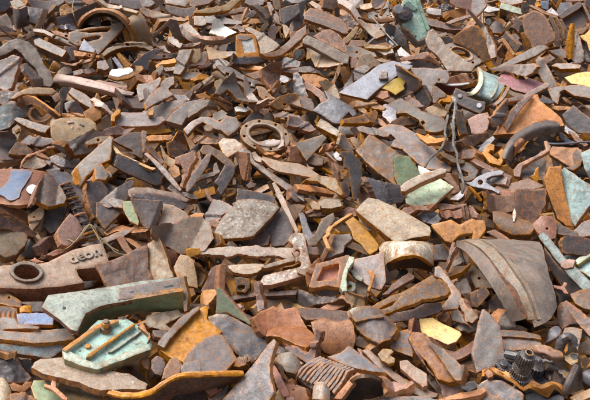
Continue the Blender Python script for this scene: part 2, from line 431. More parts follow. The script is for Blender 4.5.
def Lf(name, label, rows, t=1.2, m='brown', e='rust', ku=4, kv=4, bump=.0012, rough=.0015, m2=None, group=None, cat=None, lin=False):
    """a curved shell lofted through rows of (x, y, h cm above the heap face), thickness t cm away from the viewer"""
    Cw = [[np.array(hp(p[0], p[1], p[2] * .01)) for p in (r if not isinstance(r, str) else [tuple(float(q) for q in w.split(',')) for w in r.split()])] for r in rows]
    A = [spline(r, ku) for r in Cw]
    nu = len(A[0])
    cols = [spline([A[i][j] for i in range(len(A))], 1 if lin else kv) for j in range(nu)] if not lin else None
    if lin:
        kk = kv; cols = []
        for j in range(nu):
            c = [A[i][j] for i in range(len(A))]; o = []
            for i in range(len(c) - 1): o += [c[i] + (c[i + 1] - c[i]) * (q / kk) for q in range(kk)]
            cols.append(np.array(o + [c[-1]]))
    Gd = np.array(cols)                              # nu x nv x 3
    nu, nv = Gd.shape[:2]
    du = np.gradient(Gd, axis=0); dv = np.gradient(Gd, axis=1)
    nn = np.cross(du, dv); nn /= np.linalg.norm(nn, axis=2)[..., None] + 1e-12
    mid = Gd.mean((0, 1)); tocam = np.array(CAM) - Gd
    if (nn * tocam).sum() < 0: nn = -nn
    so = random.uniform(0, 300)
    def nzv(p, s): return noise.noise((p[0] * s + so, p[1] * s, p[2] * s))
    top = Gd.copy()
    for i in range(nu):
        for j in range(nv):
            p = Gd[i, j]; top[i, j] = p + nn[i, j] * bump * (nzv(p, 35) + .6 * nzv(p, 100))
            if i in (0, nu - 1) or j in (0, nv - 1):
                top[i, j] += np.array(noise.noise_vector((p[0] * 70 + so, p[1] * 70, p[2] * 70))) * rough
    bot = top - nn * t * .01
    dm = np.minimum(np.minimum(np.arange(nu)[:, None], (nu - 1 - np.arange(nu))[:, None]) * np.linalg.norm(du, axis=2).mean(), np.minimum(np.arange(nv)[None], (nv - 1 - np.arange(nv))[None]) * np.linalg.norm(dv, axis=2).mean())
    ed = np.exp(-dm / .005).reshape(-1)
    vt = (top - mid).reshape(-1, 3); vb = (bot - mid).reshape(-1, 3)
    V = [tuple(v) for v in vt] + [tuple(v) for v in vb]; n = nu * nv
    F, fm = [], []
    flip = np.dot(np.cross(Gd[1, 0] - Gd[0, 0], Gd[0, 1] - Gd[0, 0]), nn[0, 0]) < 0
    idx = lambda i, j: i * nv + j
    for i in range(nu - 1):
        for j in range(nv - 1):
            q = (idx(i, j), idx(i + 1, j), idx(i + 1, j + 1), idx(i, j + 1))
            if flip: q = q[::-1]
            F.append(q); fm.append(0); F.append(tuple(n + x for x in q[::-1])); fm.append(2 if m2 else 0)
    bl = [idx(i, 0) for i in range(nu)] + [idx(nu - 1, j) for j in range(1, nv)] + [idx(i, nv - 1) for i in range(nu - 2, -1, -1)] + [idx(0, j) for j in range(nv - 2, 0, -1)]
    for a, b in zip(bl, bl[1:] + bl[:1]):
        q = (b, a, n + a, n + b)
        F.append(q[::-1] if flip else q); fm.append(1)
    return put(name, V, F, [m, e] + ([m2] if m2 else []), fm, Matrix.Translation(Vector(mid)), label, list(ed) * 2, cat, smooth=50, group=group)
def tube(name, label, path, r=.3, m='wire', k=5, sides=8, r2=None, rough=.0, group=None, cat=None):
    """a rod or wire through (x, y, h cm); r = radius in cm"""
    if isinstance(path, str): path = [tuple(float(q) for q in w.split(',')) for w in path.split()]
    C = spline([np.array(hp(p[0], p[1], p[2] * .01)) for p in path], k)
    return sweep(name, label, C, r, m, sides, r2, rough, group, cat)
def sweep(name, label, C, r, m, sides=8, r2=None, rough=0., group=None, cat=None):
    n = len(C); mid = C.mean(0); V, F = [], []
    r2 = r if r2 is None else r2; up = Vector((.3, .2, .93)); so = random.uniform(0, 99)
    for i in range(n):
        d = Vector(C[min(i + 1, n - 1)] - C[max(i - 1, 0)]).normalized()
        u = (up - d * up.dot(d)).normalized(); w = d.cross(u); up = u
        rr = (r + (r2 - r) * i / (n - 1)) * .01
        for s in range(sides):
            an = 2 * math.pi * s / sides
            p = Vector(C[i] - mid) + (u * math.cos(an) + w * math.sin(an)) * rr * (1 + rough * noise.noise((i * .7 + so, s * 1.3, so)))
            V.append(tuple(p))
    for i in range(n - 1):
        for s in range(sides):
            a, b = i * sides + s, i * sides + (s + 1) % sides
            F.append((a, b, b + sides, a + sides))
    F.append(tuple(range(sides - 1, -1, -1))); F.append(tuple((n - 1) * sides + s for s in range(sides)))
    return put(name, V, F, [m], None, Matrix.Translation(Vector(mid)), label, None, cat, group=group)
def stub(name, g, x, y, up, r, ln, m, e=None, sides=None, rough=.0006, teeth=0, td=.12, dx=(0, 0), hole=0, label=None):
    """a round (or toothed) prism standing on slab g at picture spot (x, y): top up cm above the slab plane; r, ln in cm"""
    ctr = g.loc((x, y)); n = sides or 24; lp = []
    if teeth:
        for i in range(teeth * 4):
            an = 2 * math.pi * i / (teeth * 4); q = r * (1 + (td if i % 4 in (0, 1) else -td)) * .01
            lp.append((ctr[0] + q * math.cos(an) + dx[0] * .01, ctr[1] + q * math.sin(an) + dx[1] * .01))
    else:
        lp = [(ctr[0] + r * .01 * math.cos(2 * math.pi * i / n) + dx[0] * .01, ctr[1] + r * .01 * math.sin(2 * math.pi * i / n) + dx[1] * .01) for i in range(n)]
    hl = [[(ctr[0] + hole * .01 * math.cos(2 * math.pi * i / 16) + dx[0] * .01, ctr[1] + hole * .01 * math.sin(2 * math.pi * i / 16) + dx[1] * .01) for i in range(16)]] if hole else []
    M = g.M @ Matrix.Translation((0, 0, up * .01))
    return nest(plate(name, label, [lp] + hl, M, ln * .01, m, e or m, rough=rough, bump=.0004, round_=0, step=max(r * .01 / 5, .0025) if not teeth else 1.0, cham=.0012), g)
# ------------------------------------------------------------------ ground and the body of the heap
def simple_mat(name, a, b):
    return mat(name, a, b, (.07, .038, .024), .35, rough=.9, spec=.05)
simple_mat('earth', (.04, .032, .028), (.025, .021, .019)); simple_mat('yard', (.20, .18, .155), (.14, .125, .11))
def sheet(name, V, F, m, kind):
    me = bpy.data.meshes.new(name); me.from_pydata(V, [], F); me.materials.append(MATS[m]); me.update()
    o = bpy.data.objects.new(name, me); link(o); o['kind'] = kind; return o
sheet('ground', [(-600, -600, 0), (600, -600, 0), (600, 600, 0), (-600, 600, 0)], [(0, 1, 2, 3)], 'yard', 'structure')['label'] = 'bare yard ground under the scrap heap'
def heap_z(x, y):
    """height of the solid body of the heap: 25 degree front face, rounded sides and crest"""
    z = math.tan(SLOPE) * (y - FOOT)
    z = min(z, 3.6 - .10 * (y - 8.3) ** 2 if y > 8.3 else z) if y < 20 else 0
    z -= .16 * max(0, abs(x) - 3.4) ** 2
    z += .05 * noise.noise((x * 2.2, y * 2.2, 0)) - .27 * min(1, max(.2, (y - FOOT) / .9))
    z += .075 * min(1, max(0, (2.75 - y) / .7)) * min(1, max(0, (y - FOOT) / .6))      # the lower pieces lie on a slight swelling
    return max(z, -.05)
GX, GY = np.linspace(-8, 8, 130), np.linspace(.3, 15, 120)
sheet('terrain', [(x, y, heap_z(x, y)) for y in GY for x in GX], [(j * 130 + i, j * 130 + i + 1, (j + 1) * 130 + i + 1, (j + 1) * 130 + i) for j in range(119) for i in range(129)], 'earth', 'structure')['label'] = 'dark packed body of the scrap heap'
# small scrap filling the gaps and the parts of the heap beyond the picture: nobody could count it
def frag_templates(n):
    out = []
    for k in range(n):
        kk = random.randint(4, 7); ang = sorted(random.uniform(0, 6.283) for _ in range(kk)); el = random.uniform(.35, 1)
        if k % 4 == 0: base = [(-1, -.16), (1, -.2), (1.05, .16), (-.95, .2)]
        else: base = [(math.cos(a) * random.uniform(.7, 1.1), math.sin(a) * el * random.uniform(.7, 1.1)) for a in ang]
        th = random.uniform(.1, .34); cv = random.uniform(-.35, .35); V = []; m = len(base)
        b2 = []
        for i in range(m):
            a, b = base[i], base[(i + 1) % m]; b2 += [a, ((a[0] + b[0]) / 2 * random.uniform(.92, 1.05), (a[1] + b[1]) / 2 * random.uniform(.92, 1.05))]
        m = len(b2)
        zt = [cv * (p[0] ** 2) for p in b2]
        V = [(p[0] * .94, p[1] * .94, z) for p, z in zip(b2, zt)] + [(p[0], p[1], z - th * .2) for p, z in zip(b2, zt)] + [(p[0] * .98, p[1] * .98, z - th) for p, z in zip(b2, zt)] + [(0, 0, 0), (0, 0, -th)]
        F, e = [], []
        for i in range(m):
            j = (i + 1) % m
            F += [(3 * m, i, j), (i, m + i, m + j, j), (m + i, 2 * m + i, 2 * m + j, m + j), (2 * m + i, 3 * m + 1, 2 * m + j)]; e += [0, 1, 1, 0]
        out.append((np.array(V), F, e))
    return out
TPL = frag_templates(28)
SM = ['brown', 'dbrown', 'purple', 'grey', 'dgrey', 'tan', 'rust', 'red', 'mauve', 'dark', 'orange', 'steel']
SW = [.20, .22, .15, .07, .13, .03, .01, .08, .02, .08, .003, .007]
def scatter(name, label, spots):
    V, F, fm = [], [], []; off = 0; eds = []
    for (p, s, flat) in spots:
        tv, tf, te = TPL[random.randrange(len(TPL))]
        nrm = Vector(HN) + Vector((random.gauss(0, flat), random.gauss(0, flat), random.gauss(0, flat * .6)))
        q = nrm.to_track_quat('Z', 'Y') ; Rm = np.array((q.to_matrix() @ Matrix.Rotation(random.uniform(0, 6.283), 3, 'Z')))
        w = tv * s @ Rm.T + np.array(p)
        V.append(w); k = int(rng.choice(len(SM), p=SW)); ek = SM.index('rust') if random.random() < .14 else k
        F += [tuple(off + i for i in f) for f in tf]; fm += [ek if x else k for x in te]; off += len(tv)
        m = (len(tv) - 2) // 3; eds += [.6] * m + [1] * m + [.7] * m + [0, 0]
    o = put(name, [tuple(v) for v in np.concatenate(V)], F, SM, fm, Matrix.Identity(4), None, eds, None)
    o['kind'] = 'stuff'; o['label'] = label
    if 'category' in o: del o['category']
    return o
def in_view(p, mx=0.0):
    d = Vector(p) - CAM; z = d.dot(CF); x = d.dot(CR) / z * FPX; y = d.dot(CU) / z * FPX
    return z > 0 and abs(x) < 295 + mx and abs(y) < 200 + mx
def SW_(y): return .085 * min(1, max(0, (y - 215) / 130))
spots = []
for i in range(2500):                                   # gap filling under the pieces in view
    x, y = random.uniform(0, 590), 400 * random.random() ** 1.35
    X0, Y0, SC = 0., 0., 1.
    h = random.uniform(-.20, -.09)
    h += SW_(y)
    p = hp(x, y, h); s = random.uniform(.018, .05) * (1.25 if random.random() < .2 else 1)
    spots.append((p, s, .75))
for i in range(1250):                                   # larger broken plates standing at all angles under the pieces
    x, y = random.uniform(-15, 605), -10 + 420 * random.random() ** 1.25
    spots.append((hp(x, y, random.uniform(-.16, -.055) + SW_(y)), random.uniform(.05, .12) * (1.35 - .35 * y / 400), .95))
scatter('small_scrap', 'countless small rusty fragments in the gaps between the larger pieces', spots)
spots = []
for i in range(13000):                                  # the same heap beyond the picture
    x = random.uniform(-4.8, 4.8); y = random.uniform(.55, 8.6)
    z = math.tan(SLOPE) * (y - FOOT) - .16 * max(0, abs(x) - 3.4) ** 2
    if y > 8.3 or z < -.02: continue
    p = (x, y, z + random.uniform(-.08, .02))
    if in_view(p, 26): continue
    spots.append((p, random.uniform(.05, .14), .45))
scatter('loose_scrap', 'rusty scrap covering the rest of the heap around the view', spots)
# ================================================================== the pieces of scrap, back of the heap first
T(0, 0)
thing('post_stub', 'grey round post stub with pale broken top near the upper left corner', 120, 150)
Lf('shaft', None, ["72,35,13 85,50,16 120,52,17 160,35,14", "78,100,5 92,115,9 130,115,10 170,100,6", "85,165,-3 100,175,1 135,165,1 172,150,-2"], 1.5, 'dgrey', 'grey')
P('broken_top', None, "62,8 100,-6 128,4 152,30 120,42 84,56 70,38", 0, 1.0, 1.2, 'pale', 'rust', lift=10)
end()
P('crumpled_plate', 'crumpled pale grey plate at the left edge beside the grey post stub', "-30,100 10,92 38,80 62,118 76,165 52,180 20,150 -30,135", .1, .7, 1.5, 'grey', wavy=.012)
P('scrap_plate', 'orange edged dark plate under the crumpled pale plate at the left edge', "-30,145 30,150 90,178 60,190 -30,185", 0, 1.2, 1.5, 'dbrown', 'orange')
P('shallow_dish', 'shallow brown dish with thick orange rim at the top left', "158,-12 390,-12 380,10 345,26 300,46 240,48 190,34 165,12", 0, .75, 1.6, 'purple', 'orange', bend=(0, -3))
P('scrap_lump', 'knobbly orange lump below the rim of the brown dish', "360,42 392,24 425,34 450,48 444,74 400,84 362,84", 0, .4, 3, 'rust', bump=.004)
P('scrap_plate', 'dark smooth concave plate above the small blue-grey slab, upper left', "262,132 300,108 345,94 430,80 510,84 470,112 420,148 300,146", 0, .5, 1.5, 'dark', 'rust', bend=(90, -2))
P('scrap_slab', 'small blue-grey slab lying under the dark concave plate', "345,146 430,138 448,156 440,170 350,166", 0, .9, 2, 'steel')
P('scrap_chip', 'brown chips left of the small blue-grey slab', "262,150 355,150 366,172 300,184 268,178", 0, .8, 2, 'brown', wavy=.01)
P('bent_sheet', 'long brown sheet curling up to a point from the left edge', "-30,226 90,212 160,186 205,158 226,112 248,128 246,160 215,190 150,224 80,246 -30,272", -.1, .8, 1.0, 'brown', 'orange', bend=(0, -3), lift=1)
P('bent_bar', 'orange edged bent bar with a white stripe above the pale topped block', "205,172 265,180 330,214 400,244 472,268 468,284 440,280 340,240 262,200 205,188", .0, .8, 1.8, 'pale', 'orange', lift=2)
P('scrap_strip', 'orange strip lying over the white striped bent bar', "312,186 345,190 452,224 454,246 400,232 330,208", 0, .9, 1.4, 'rust', 'orange', lift=6)
P('scrap_block', 'long block with pale scaly top and dark side, upper left', "208,240 236,228 300,256 382,298 358,330 300,304 212,264", -.12, 1.0, 7.5, 'grey', 'dbrown', lift=3)
P('triangle_shard', 'pale blue-grey triangular shard with orange lower edge', "496,230 586,320 530,306 464,294", 0, .8, 1.6, 'bluegrey', 'orange', lift=5)
P('elbow_casting', 'thick mottled pinkish elbow casting at the left, rough and pitted', "-30,318 30,276 70,254 115,244 170,258 212,296 240,345 262,395 300,440 320,500 300,530 262,520 235,470 210,415 160,372 128,330 92,306 40,336 -30,348", -.1, .55, 6, 'stone', 'dbrown', bend=(45, 3.5), bump=.004)
P('scrap_plate', 'dark block face below the orange end of the pale topped block', "384,282 450,288 442,352 402,362 390,330", .2, .5, 3, 'dbrown')
P('thin_strip', 'thin curved orange strips below the blue-grey triangular shard', "395,392 470,372 590,338 592,350 480,384 420,402", 0, 1.0, 1.0, 'orange', 'rust')
P('thin_strip', 'orange ledge strip directly under the triangular shard', "446,304 520,318 580,330 575,342 450,330", 0, .9, 1.2, 'rust')
P('scrap_chip', 'small orange and pale chip at the top edge above the arch', "470,-10 545,-10 548,14 528,26 500,14", 0, .8, 1.5, 'rust', 'orange')
P('scrap_plate', 'brown leaf shaped plate just left of the arch top', "455,72 520,48 590,52 585,64 520,78 460,82", 0, .8, 1.2, 'brown', 'orange')
P('scrap_plate', 'greyish brown plate behind the wire at the top left', "385,-10 470,-10 500,45 470,70 440,48 430,30", 0, .6, 1.5, 'purple')
P('scrap_block', 'dark block in the upper left corner behind the grey post stub', "-30,-12 58,-12 62,30 30,60 -30,75", .1, .5, 4, 'dark')
P('scrap_plate', 'dark steep plate right of the grey post stub', "172,45 255,62 262,95 225,115 215,140 178,128", .1, .3, 2, 'dark', 'dbrown')
P('thin_strip', 'rusty strip in the crack below the crumpled pale plate', "-30,196 90,194 100,208 -30,214", 0, 1, 1.2, 'rust')
tube('loose_wire', 'thin tan wire standing up in front of the big arch', "438,-12,16 426,50,16 436,90,14 450,130,9 460,168,3", .28, 'wire')

Z(70, 0, 590 / 90)
thing('arched_casting', 'large arched casting like half a ring, upper left, pale rusty tan', 280, 250)
Lf('front_rim', None, ["50,190,2 72,140,10 115,95,18 180,66,23 250,68,25 320,96,23 378,150,18 415,215,10 432,285,2", "62,195,1 85,150,8 125,110,16 185,84,21 245,86,23 305,110,21 355,160,16 395,225,8 412,292,1"], 2.5, 'tan', 'brown', ku=4, kv=2, bump=.002)
Lf('barrel', None, ["378,118,18 392,150,18 415,200,13 430,250,7 440,300,1", "420,95,15 445,130,16 470,185,11 485,240,5 500,300,-1", "465,82,8 492,130,9 520,195,4 540,250,-1 548,306,-5"], 2, 'tan', 'rust', ku=4, kv=3, bump=.003)
Lf('inner_shade_wall', None, ["62,196,0 85,152,7 125,112,15 185,86,20 245,88,22 305,112,20 355,162,15 392,226,7", "110,190,-16 130,160,-13 165,130,-9 205,112,-6 250,112,-5 300,132,-7 340,170,-11 370,215,-16"], 1, 'dark', 'dbrown', ku=4, kv=2)  # dark-coloured strip added so the space under the arch looks shaded
end()
P('slotted_plate', 'dark grey slotted plate with two long openings inside the arch', "-10,212 120,180 260,168 340,142 352,180 300,240 190,352 150,330 120,292 45,300 -10,268", -.1, .6, 3, 'grey', 'brown', holes=["60,206 180,186 262,180 268,190 245,208 130,216", "75,250 180,232 205,236 190,256 120,272 70,270"], lift=1)
P('curved_bar', 'broad curved tan bar lying at the foot of the arch', "222,352 250,326 310,306 400,292 480,290 535,310 520,332 440,314 350,324 280,344 232,372", 0, .6, 2.5, 'tan', 'rust', bend=(0, 2), lift=1)
P('scrap_strip', 'long pale strip lying along the top of the arch', "172,34 205,22 330,48 440,72 425,86 330,66 190,52", 0, .9, 1.5, 'pale', 'tan', lift=14)
P('scrap_plate', 'flat greyish plate with rusty spots at the top edge behind the arch', "262,-12 420,-12 470,45 462,72 400,66 270,30", 0, .8, 1.5, 'mauve', 'rust')
T(1, 0)
P('curved_bar', 'orange edged flat bar right of the arch near the top', "256,52 275,40 340,60 420,82 428,100 390,104 300,88 262,66", 0, .8, 1.5, 'tan', 'orange', lift=3)
P('curved_strip', 'thin orange strip bending round, right of the arch shoulder', "296,160 320,134 352,108 420,102 480,100 520,118 500,126 440,118 372,124 345,140 308,168", 0, .6, 1.5, 'rust', 'orange', lift=3)
P('angle_casting', 'brown roof shaped angle casting over a dark hollow', "325,196 360,180 425,118 460,128 498,232 478,240 440,205 412,158 372,188 335,234", 0, .3, 4, 'brown', 'brown')
P('channel_block', 'purplish U shaped channel block with pale rim at the top edge', "398,28 450,38 520,50 575,36 578,62 545,108 480,98 425,80 398,50", 0, .25, 5, 'mauve', 'pale')
P('scrap_plate', 'pale curled plate behind the purplish channel block', "395,-12 520,-12 525,18 510,40 410,22", 0, .9, 1.2, 'pale', 'rust', wavy=.01, lift=3)
P('curved_bar', 'thick whitish slab curving down beside the brown angle casting', "505,152 530,138 570,178 600,212 590,262 540,216 515,190", -.3, .5, 3, 'pale', 'brown')
P('scrap_slab', 'small rounded grey-mauve slab in front of the angle casting', "416,216 440,210 490,254 476,272 420,240", -.1, .8, 2, 'mauve', 'purple', lift=3)
P('scrap_plate', 'mauve plate lying flat below the small rounded slab', "352,278 412,252 470,276 440,288 395,306", 0, 1.1, 1.3, 'mauve', 'orange')
P('curved_strip', 'long orange edged strip below the small rounded slab', "395,300 460,286 560,262 590,268 580,280 480,296 410,310", 0, .8, 1.5, 'brown', 'orange', lift=2)
P('curved_plate', 'dark hooded plate with a bright orange curved rim', "196,388 240,346 290,306 340,286 378,298 350,312 318,340 310,390 250,400", 0, .5, 1.8, 'dark', 'orange', bend=(30, -3), lift=2)
P('scrap_bar', 'dark grey bar right of the orange rimmed hooded plate', "315,322 440,314 480,316 476,340 330,344", 0, .8, 2, 'dgrey', 'brown')
P('scrap_bar', 'pale mauve flat bar standing beside the dark grey bar', "480,305 548,300 525,355 505,400 485,430 450,425 465,360", .1, .3, 2, 'mauve', 'grey', lift=1)
P('scrap_plate', 'tan plate right of the standing pale bar', "548,300 600,292 600,345 575,372 535,352", 0, .7, 2, 'tan', 'brown')
P('blue_strip', 'steel strip with a blue painted stripe below the arch foot', "82,345 100,334 152,400 128,410", -.5, .5, 2, 'lblue', 'rust', cat='painted strip')
P('scrap_chip', 'rust red chip right of the blue striped strip', "108,322 125,316 178,376 170,392 150,388", -.3, .4, 2, 'rust')
P('scrap_block', 'small grey block left of the blue striped strip', "4,366 40,360 62,395 40,410 2,398", -.2, .6, 4, 'mauve', 'brown')
P('scrap_chip', 'grey chip in the dark hollow under the angle casting', "322,232 345,234 350,266 328,270", 0, .4, 2, 'grey')
P('scrap_chip', 'orange bracket bit below the dark grey bar', "380,352 445,346 452,366 372,372 350,395 345,380", 0, .8, 1.6, 'rust', 'orange')
P('scrap_plate', 'rusty plate at the top edge right of the flat greyish plate', "230,-12 300,-12 330,20 300,38 262,40", 0, .9, 1.5, 'dbrown', 'rust')
P('scrap_bar', 'upright pale bar end at the top edge near the channel block', "318,-12 370,-12 352,42 330,50 316,30", .2, .2, 3, 'tan', 'brown')

T(2, 0)
P('scrap_slab', 'long flat tan slab with orange underside at the top, left of centre', "0,62 60,48 160,30 260,12 290,14 284,32 200,56 90,74 0,74", 0, 1.0, 1.8, 'tan', 'orange', lift=1)
P('scrap_slab', 'second pale slab stacked under the long flat tan slab', "128,84 190,64 275,42 284,48 280,68 200,82 140,94", 0, 1.0, 1.6, 'tan', 'brown')
P('scrap_plate', 'wide grey flat plate below the two stacked slabs', "58,82 130,84 190,106 262,122 260,136 200,138 70,130", 0, 1.1, 1.8, 'mauve', 'brown')
P('hooked_plate', 'pale hooked plate with brown lip at left of the wide grey plate', "-10,84 30,82 60,112 62,140 40,150 -10,148", 0, .9, 2.2, 'pale', 'brown', wavy=.01)
P('scrap_bar', 'orange rusty bar end right of the wide grey plate', "248,106 310,110 366,116 372,134 330,142 268,128", 0, .7, 2, 'rust', 'orange')
P('scrap_plate', 'white four cornered plate lying above the big pale arc', "118,138 150,136 162,148 246,196 238,208 190,222 150,206 86,194", 0, .9, 1.6, 'white', 'orange', lift=3)
Lf('arc_segment', 'big pale crescent shaped arc segment near the top, speckled', ["-85,140,4 -70,165,5 -30,205,6 40,232,7 110,240,7 180,228,6 235,205,4", "-100,150,2 -88,190,1.5 -50,235,1.5 30,262,1.5 110,268,1.5 190,256,1.5 238,212,2"], 3, 'pale', 'brown', ku=4, kv=3, m2='brown', cat='arc segment')
P('scrap_plate', 'tan triangular shard below the pale arc segment', "70,286 95,282 180,318 176,332 130,346 85,342", 0, .7, 2, 'tan', 'brown')
thing('square_casting', 'rusty square frame holding a pale green pane near the top', 310, 320, 2)
g = P('frame', None, "236,206 262,198 340,202 352,214 376,330 360,342 250,344 234,322", .1, .45, 2.2, 'rust', 'orange', holes=["268,222 335,226 352,306 280,312"], lift=3)
P('pane', None, "262,234 340,230 358,308 276,318", on=g, up=-.4, t=.5, m='white', e='mint', rough=0)
P('broken_corner', None, "244,206 300,206 330,226 300,236 250,234", on=g, up=.25, t=.8, m='grey', e='grey')
end()
P('dark_lump', 'black glossy lump between the arc segment and the square frame', "190,262 225,248 256,262 250,302 210,308 178,296", 0, .4, 3, 'black', 'dark', bump=.006, wavy=.02)
P('scrap_bar', 'dark flat bar lying under the square frame', "205,346 300,344 410,340 414,360 330,386 220,380", 0, .9, 2, 'dgrey', 'dark')
P('scrap_bar', 'pale bar left of the square frame, half under it', "140,308 240,310 250,328 180,336", 0, .9, 1.6, 'grey')
P('scrap_plate', 'speckled tan plate narrowing to the right of the square frame', "296,170 320,164 400,202 450,236 484,262 450,290 410,306 382,312 376,270 350,206 315,190", .1, .7, 1.5, 'stone', 'orange', lift=2)
P('curved_plate', 'big brown curved plate rising to the right, below the tan plate', "385,330 450,292 520,238 590,182 640,170 640,205 580,240 500,300 420,336", .2, .7, 2, 'brown', 'orange', bend=(30, -4), lift=1)
P('scrap_plate', 'dark flat square plate near the top centre', "500,62 540,44 600,36 610,110 590,165 545,160 505,120", 0, .5, 1.8, 'dgrey', 'dgrey')
P('scrap_bar', 'pale grey leaning bar left of the dark flat square plate', "336,36 365,30 420,70 450,118 446,136 425,122 385,72", -.2, .6, 1.8, 'grey', 'pale')
P('scrap_bar', 'brown leaning slat next to the pale grey leaning bar', "420,20 440,22 482,92 496,138 480,136 445,92", -.3, .4, 1.8, 'purple', 'grey')
P('curved_bar', 'orange ended short hook bar below the leaning slats', "356,66 390,80 410,120 425,146 395,176 376,170 400,136 372,102", 0, .6, 2, 'grey', 'orange')
P('spike_shard', 'grey standing pointed shard right of the tan plate', "425,190 444,150 462,142 476,160 468,226 455,246 428,214", .1, .2, 1.8, 'purple', 'grey')
P('scrap_shard', 'small upright tan shard beside the dark square plate', "512,150 530,152 556,180 530,220 520,196", .1, .3, 1.5, 'tan')
P('scrap_shard', 'narrow pale upright sliver under the dark square plate', "552,165 562,140 576,158 572,190 556,196", .2, .2, 1.5, 'grey')
P('scrap_chip', 'orange stub leaning under the wide grey plate', "215,160 245,142 278,160 282,182 262,182 242,168", 0, .6, 1.5, 'brown', 'orange')
P('scrap_plate', 'brown leaning plate between wide grey plate and hook bar', "290,102 325,70 352,56 358,72 338,100 310,108", 0, .5, 1.5, 'purple')
P('scrap_bar', 'pale stub at the top edge left of the dark square plate', "455,-12 490,-12 496,50 470,54 458,30", 0, .3, 2.5, 'tan')
P('scrap_plate', 'long dark strip along the top edge above centre', "500,6 600,0 640,6 630,24 500,28", 0, 1.0, 2, 'dgrey')
P('scrap_plate', 'brown plate at the top edge above the stacked slabs', "-30,-12 110,-12 70,18 0,40 -30,30", 0, .9, 1.5, 'brown')
P('scrap_plate', 'mauve plate at the top edge right of the stacked slabs', "310,-12 400,-12 390,24 330,34 295,14", 0, .9, 1.5, 'mauve')
P('curved_plate', 'grey curved blade below the black lump', "-30,330 40,322 60,362 30,388 -30,392", 0, .7, 1.5, 'tan', 'brown')
P('curved_strip', 'orange edged sloping strip left of the dark flat bar', "20,392 100,350 136,346 120,362 50,398", .1, .7, 1.2, 'brown', 'orange', lift=2)
P('scrap_plate', 'speckled grey plate under the sloping orange edged strip', "100,372 160,356 200,376 192,400 108,402", 0, .9, 1.5, 'grey')
P('scrap_plate', 'dark blue-grey plate below the big brown curved plate', "470,352 540,342 610,366 600,392 500,396", 0, 1.0, 1.8, 'dgrey', 'brown')
P('thin_strip', 'orange splinter above the dark blue-grey plate', "466,322 500,318 570,336 560,344 480,334", 0, .9, 1, 'rust', 'orange')

T(3, 0)
P('scrap_plate', 'greyish square plate leaning at top centre beside the long channel', "-6,44 20,34 54,28 52,100 46,165 20,172 -6,168", .2, .4, 1.8, 'dgrey', 'rust')
P('scrap_plate', 'olive brown plate with orange upper edge below the leaning square plate', "-14,196 30,170 74,146 84,196 40,232 -14,256", -.1, .35, 1.5, 'brown', 'orange')
thing('ribbed_channel', 'long heavy brown channel with a raised rib near the top centre', 190, 160)
g = P('web', None, "62,72 100,46 150,58 280,112 318,160 330,180 290,186 150,134 62,100", 0, .75, 2.2, 'brown', 'dbrown', lift=2)
P('rib', None, "60,92 85,86 200,124 310,172 322,196 300,200 180,152 62,112", on=g, up=2, t=3.5, m='purple', e='brown')
end()
thing('wedge_block', 'large pitted tan wedge block with a sloping back at top centre', 190, 330)
g = P('front_face', None, "50,232 78,208 140,232 230,276 328,330 318,376 280,372 180,318 96,270 50,256", 0, .55, 4, 'stone', 'tan', lift=4, bump=.003)
P('sloping_back', None, "110,214 175,176 215,172 260,196 302,250 312,316 220,270", .15, .9, 3, 'brown', 'brown', lift=5, bump=.003)
end()
P('scrap_plate', 'tan trapezoid plate half hidden below the wedge block', "78,284 110,282 220,336 280,372 200,388 130,392", 0, .7, 2, 'tan', 'brown')
thing('teal_bottle_end', 'small rusty block with a turquoise painted window', 25, 340, 0, cat='painted block')
g = P('block', None, "-8,306 18,288 60,290 66,330 40,352 -8,356", 0, .5, 3, 'brown', 'rust')
P('painted_window', None, "6,320 22,296 50,300 40,330 16,350", on=g, up=.3, t=.8, m='teal', e='black', rough=0)
end()
P('curved_bar', 'pale tan bar curving down to the right at the top, split edge', "262,4 285,-6 330,20 392,66 396,84 366,86 300,40 268,22", -.1, .7, 2.2, 'pale', 'orange', lift=2)
P('scrap_chip', 'broken brown chips at the top edge right of the leaning square plate', "90,18 110,10 170,46 165,58 130,52", 0, .8, 1.6, 'tan', 'brown')
P('scrap_lump', 'dark tangle of small broken pipe ends in the crevice', "290,110 330,92 350,120 372,140 340,168 306,160", 0, .4, 3, 'dbrown', bump=.008, wavy=.02)
P('spoon_bar', 'tan tongue shaped bar leaning left of the dark hollow', "290,236 330,192 368,156 384,162 372,190 336,236 312,256 294,250", .2, .4, 2, 'tan', 'brown', lift=3)
P('scrap_plate', 'long orange edged brown plate sloping right near the top', "386,126 402,120 450,150 530,182 528,204 478,222 440,190 400,150", 0, .7, 2, 'tan', 'rust', lift=2)
P('curved_plate', 'reddish brown curved plate behind the sloping plate, top right of centre', "392,98 470,106 590,98 590,116 520,124 440,114", 0, .9, 1.8, 'red', 'orange')
P('scrap_plate', 'grey pitted plate lying right of the wedge block', "312,268 350,262 400,272 470,308 478,330 440,328 380,340 318,312", 0, 1.0, 1.5, 'grey', 'brown', lift=2)
P('scrap_plate', 'pinkish tan plate with cut corner below the grey pitted plate', "400,330 450,324 505,378 470,396 380,396 386,360", 0, .9, 1.8, 'tan', 'tan', lift=3)
P('thin_strip', 'pale splinter strip under the grey steel bracket', "412,264 530,274 560,284 540,292 430,288", 0, 1.0, 1.2, 'tan', 'orange', lift=2)
P('scrap_plate', 'pale brown shard at right below the splinter strip', "490,294 580,288 590,326 560,330", 0, .9, 1.4, 'pale', 'orange', lift=1)
P('thin_strip', 'flat narrow strip right of the pinkish tan plate', "482,348 540,352 600,366 598,380 520,366", 0, 1.1, 1.2, 'tan', 'brown')
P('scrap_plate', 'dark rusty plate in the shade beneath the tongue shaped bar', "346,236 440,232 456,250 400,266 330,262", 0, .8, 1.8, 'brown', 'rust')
thing('steel_bracket', 'grey steel H shaped bracket left of the mint machine cover', 530, 215)
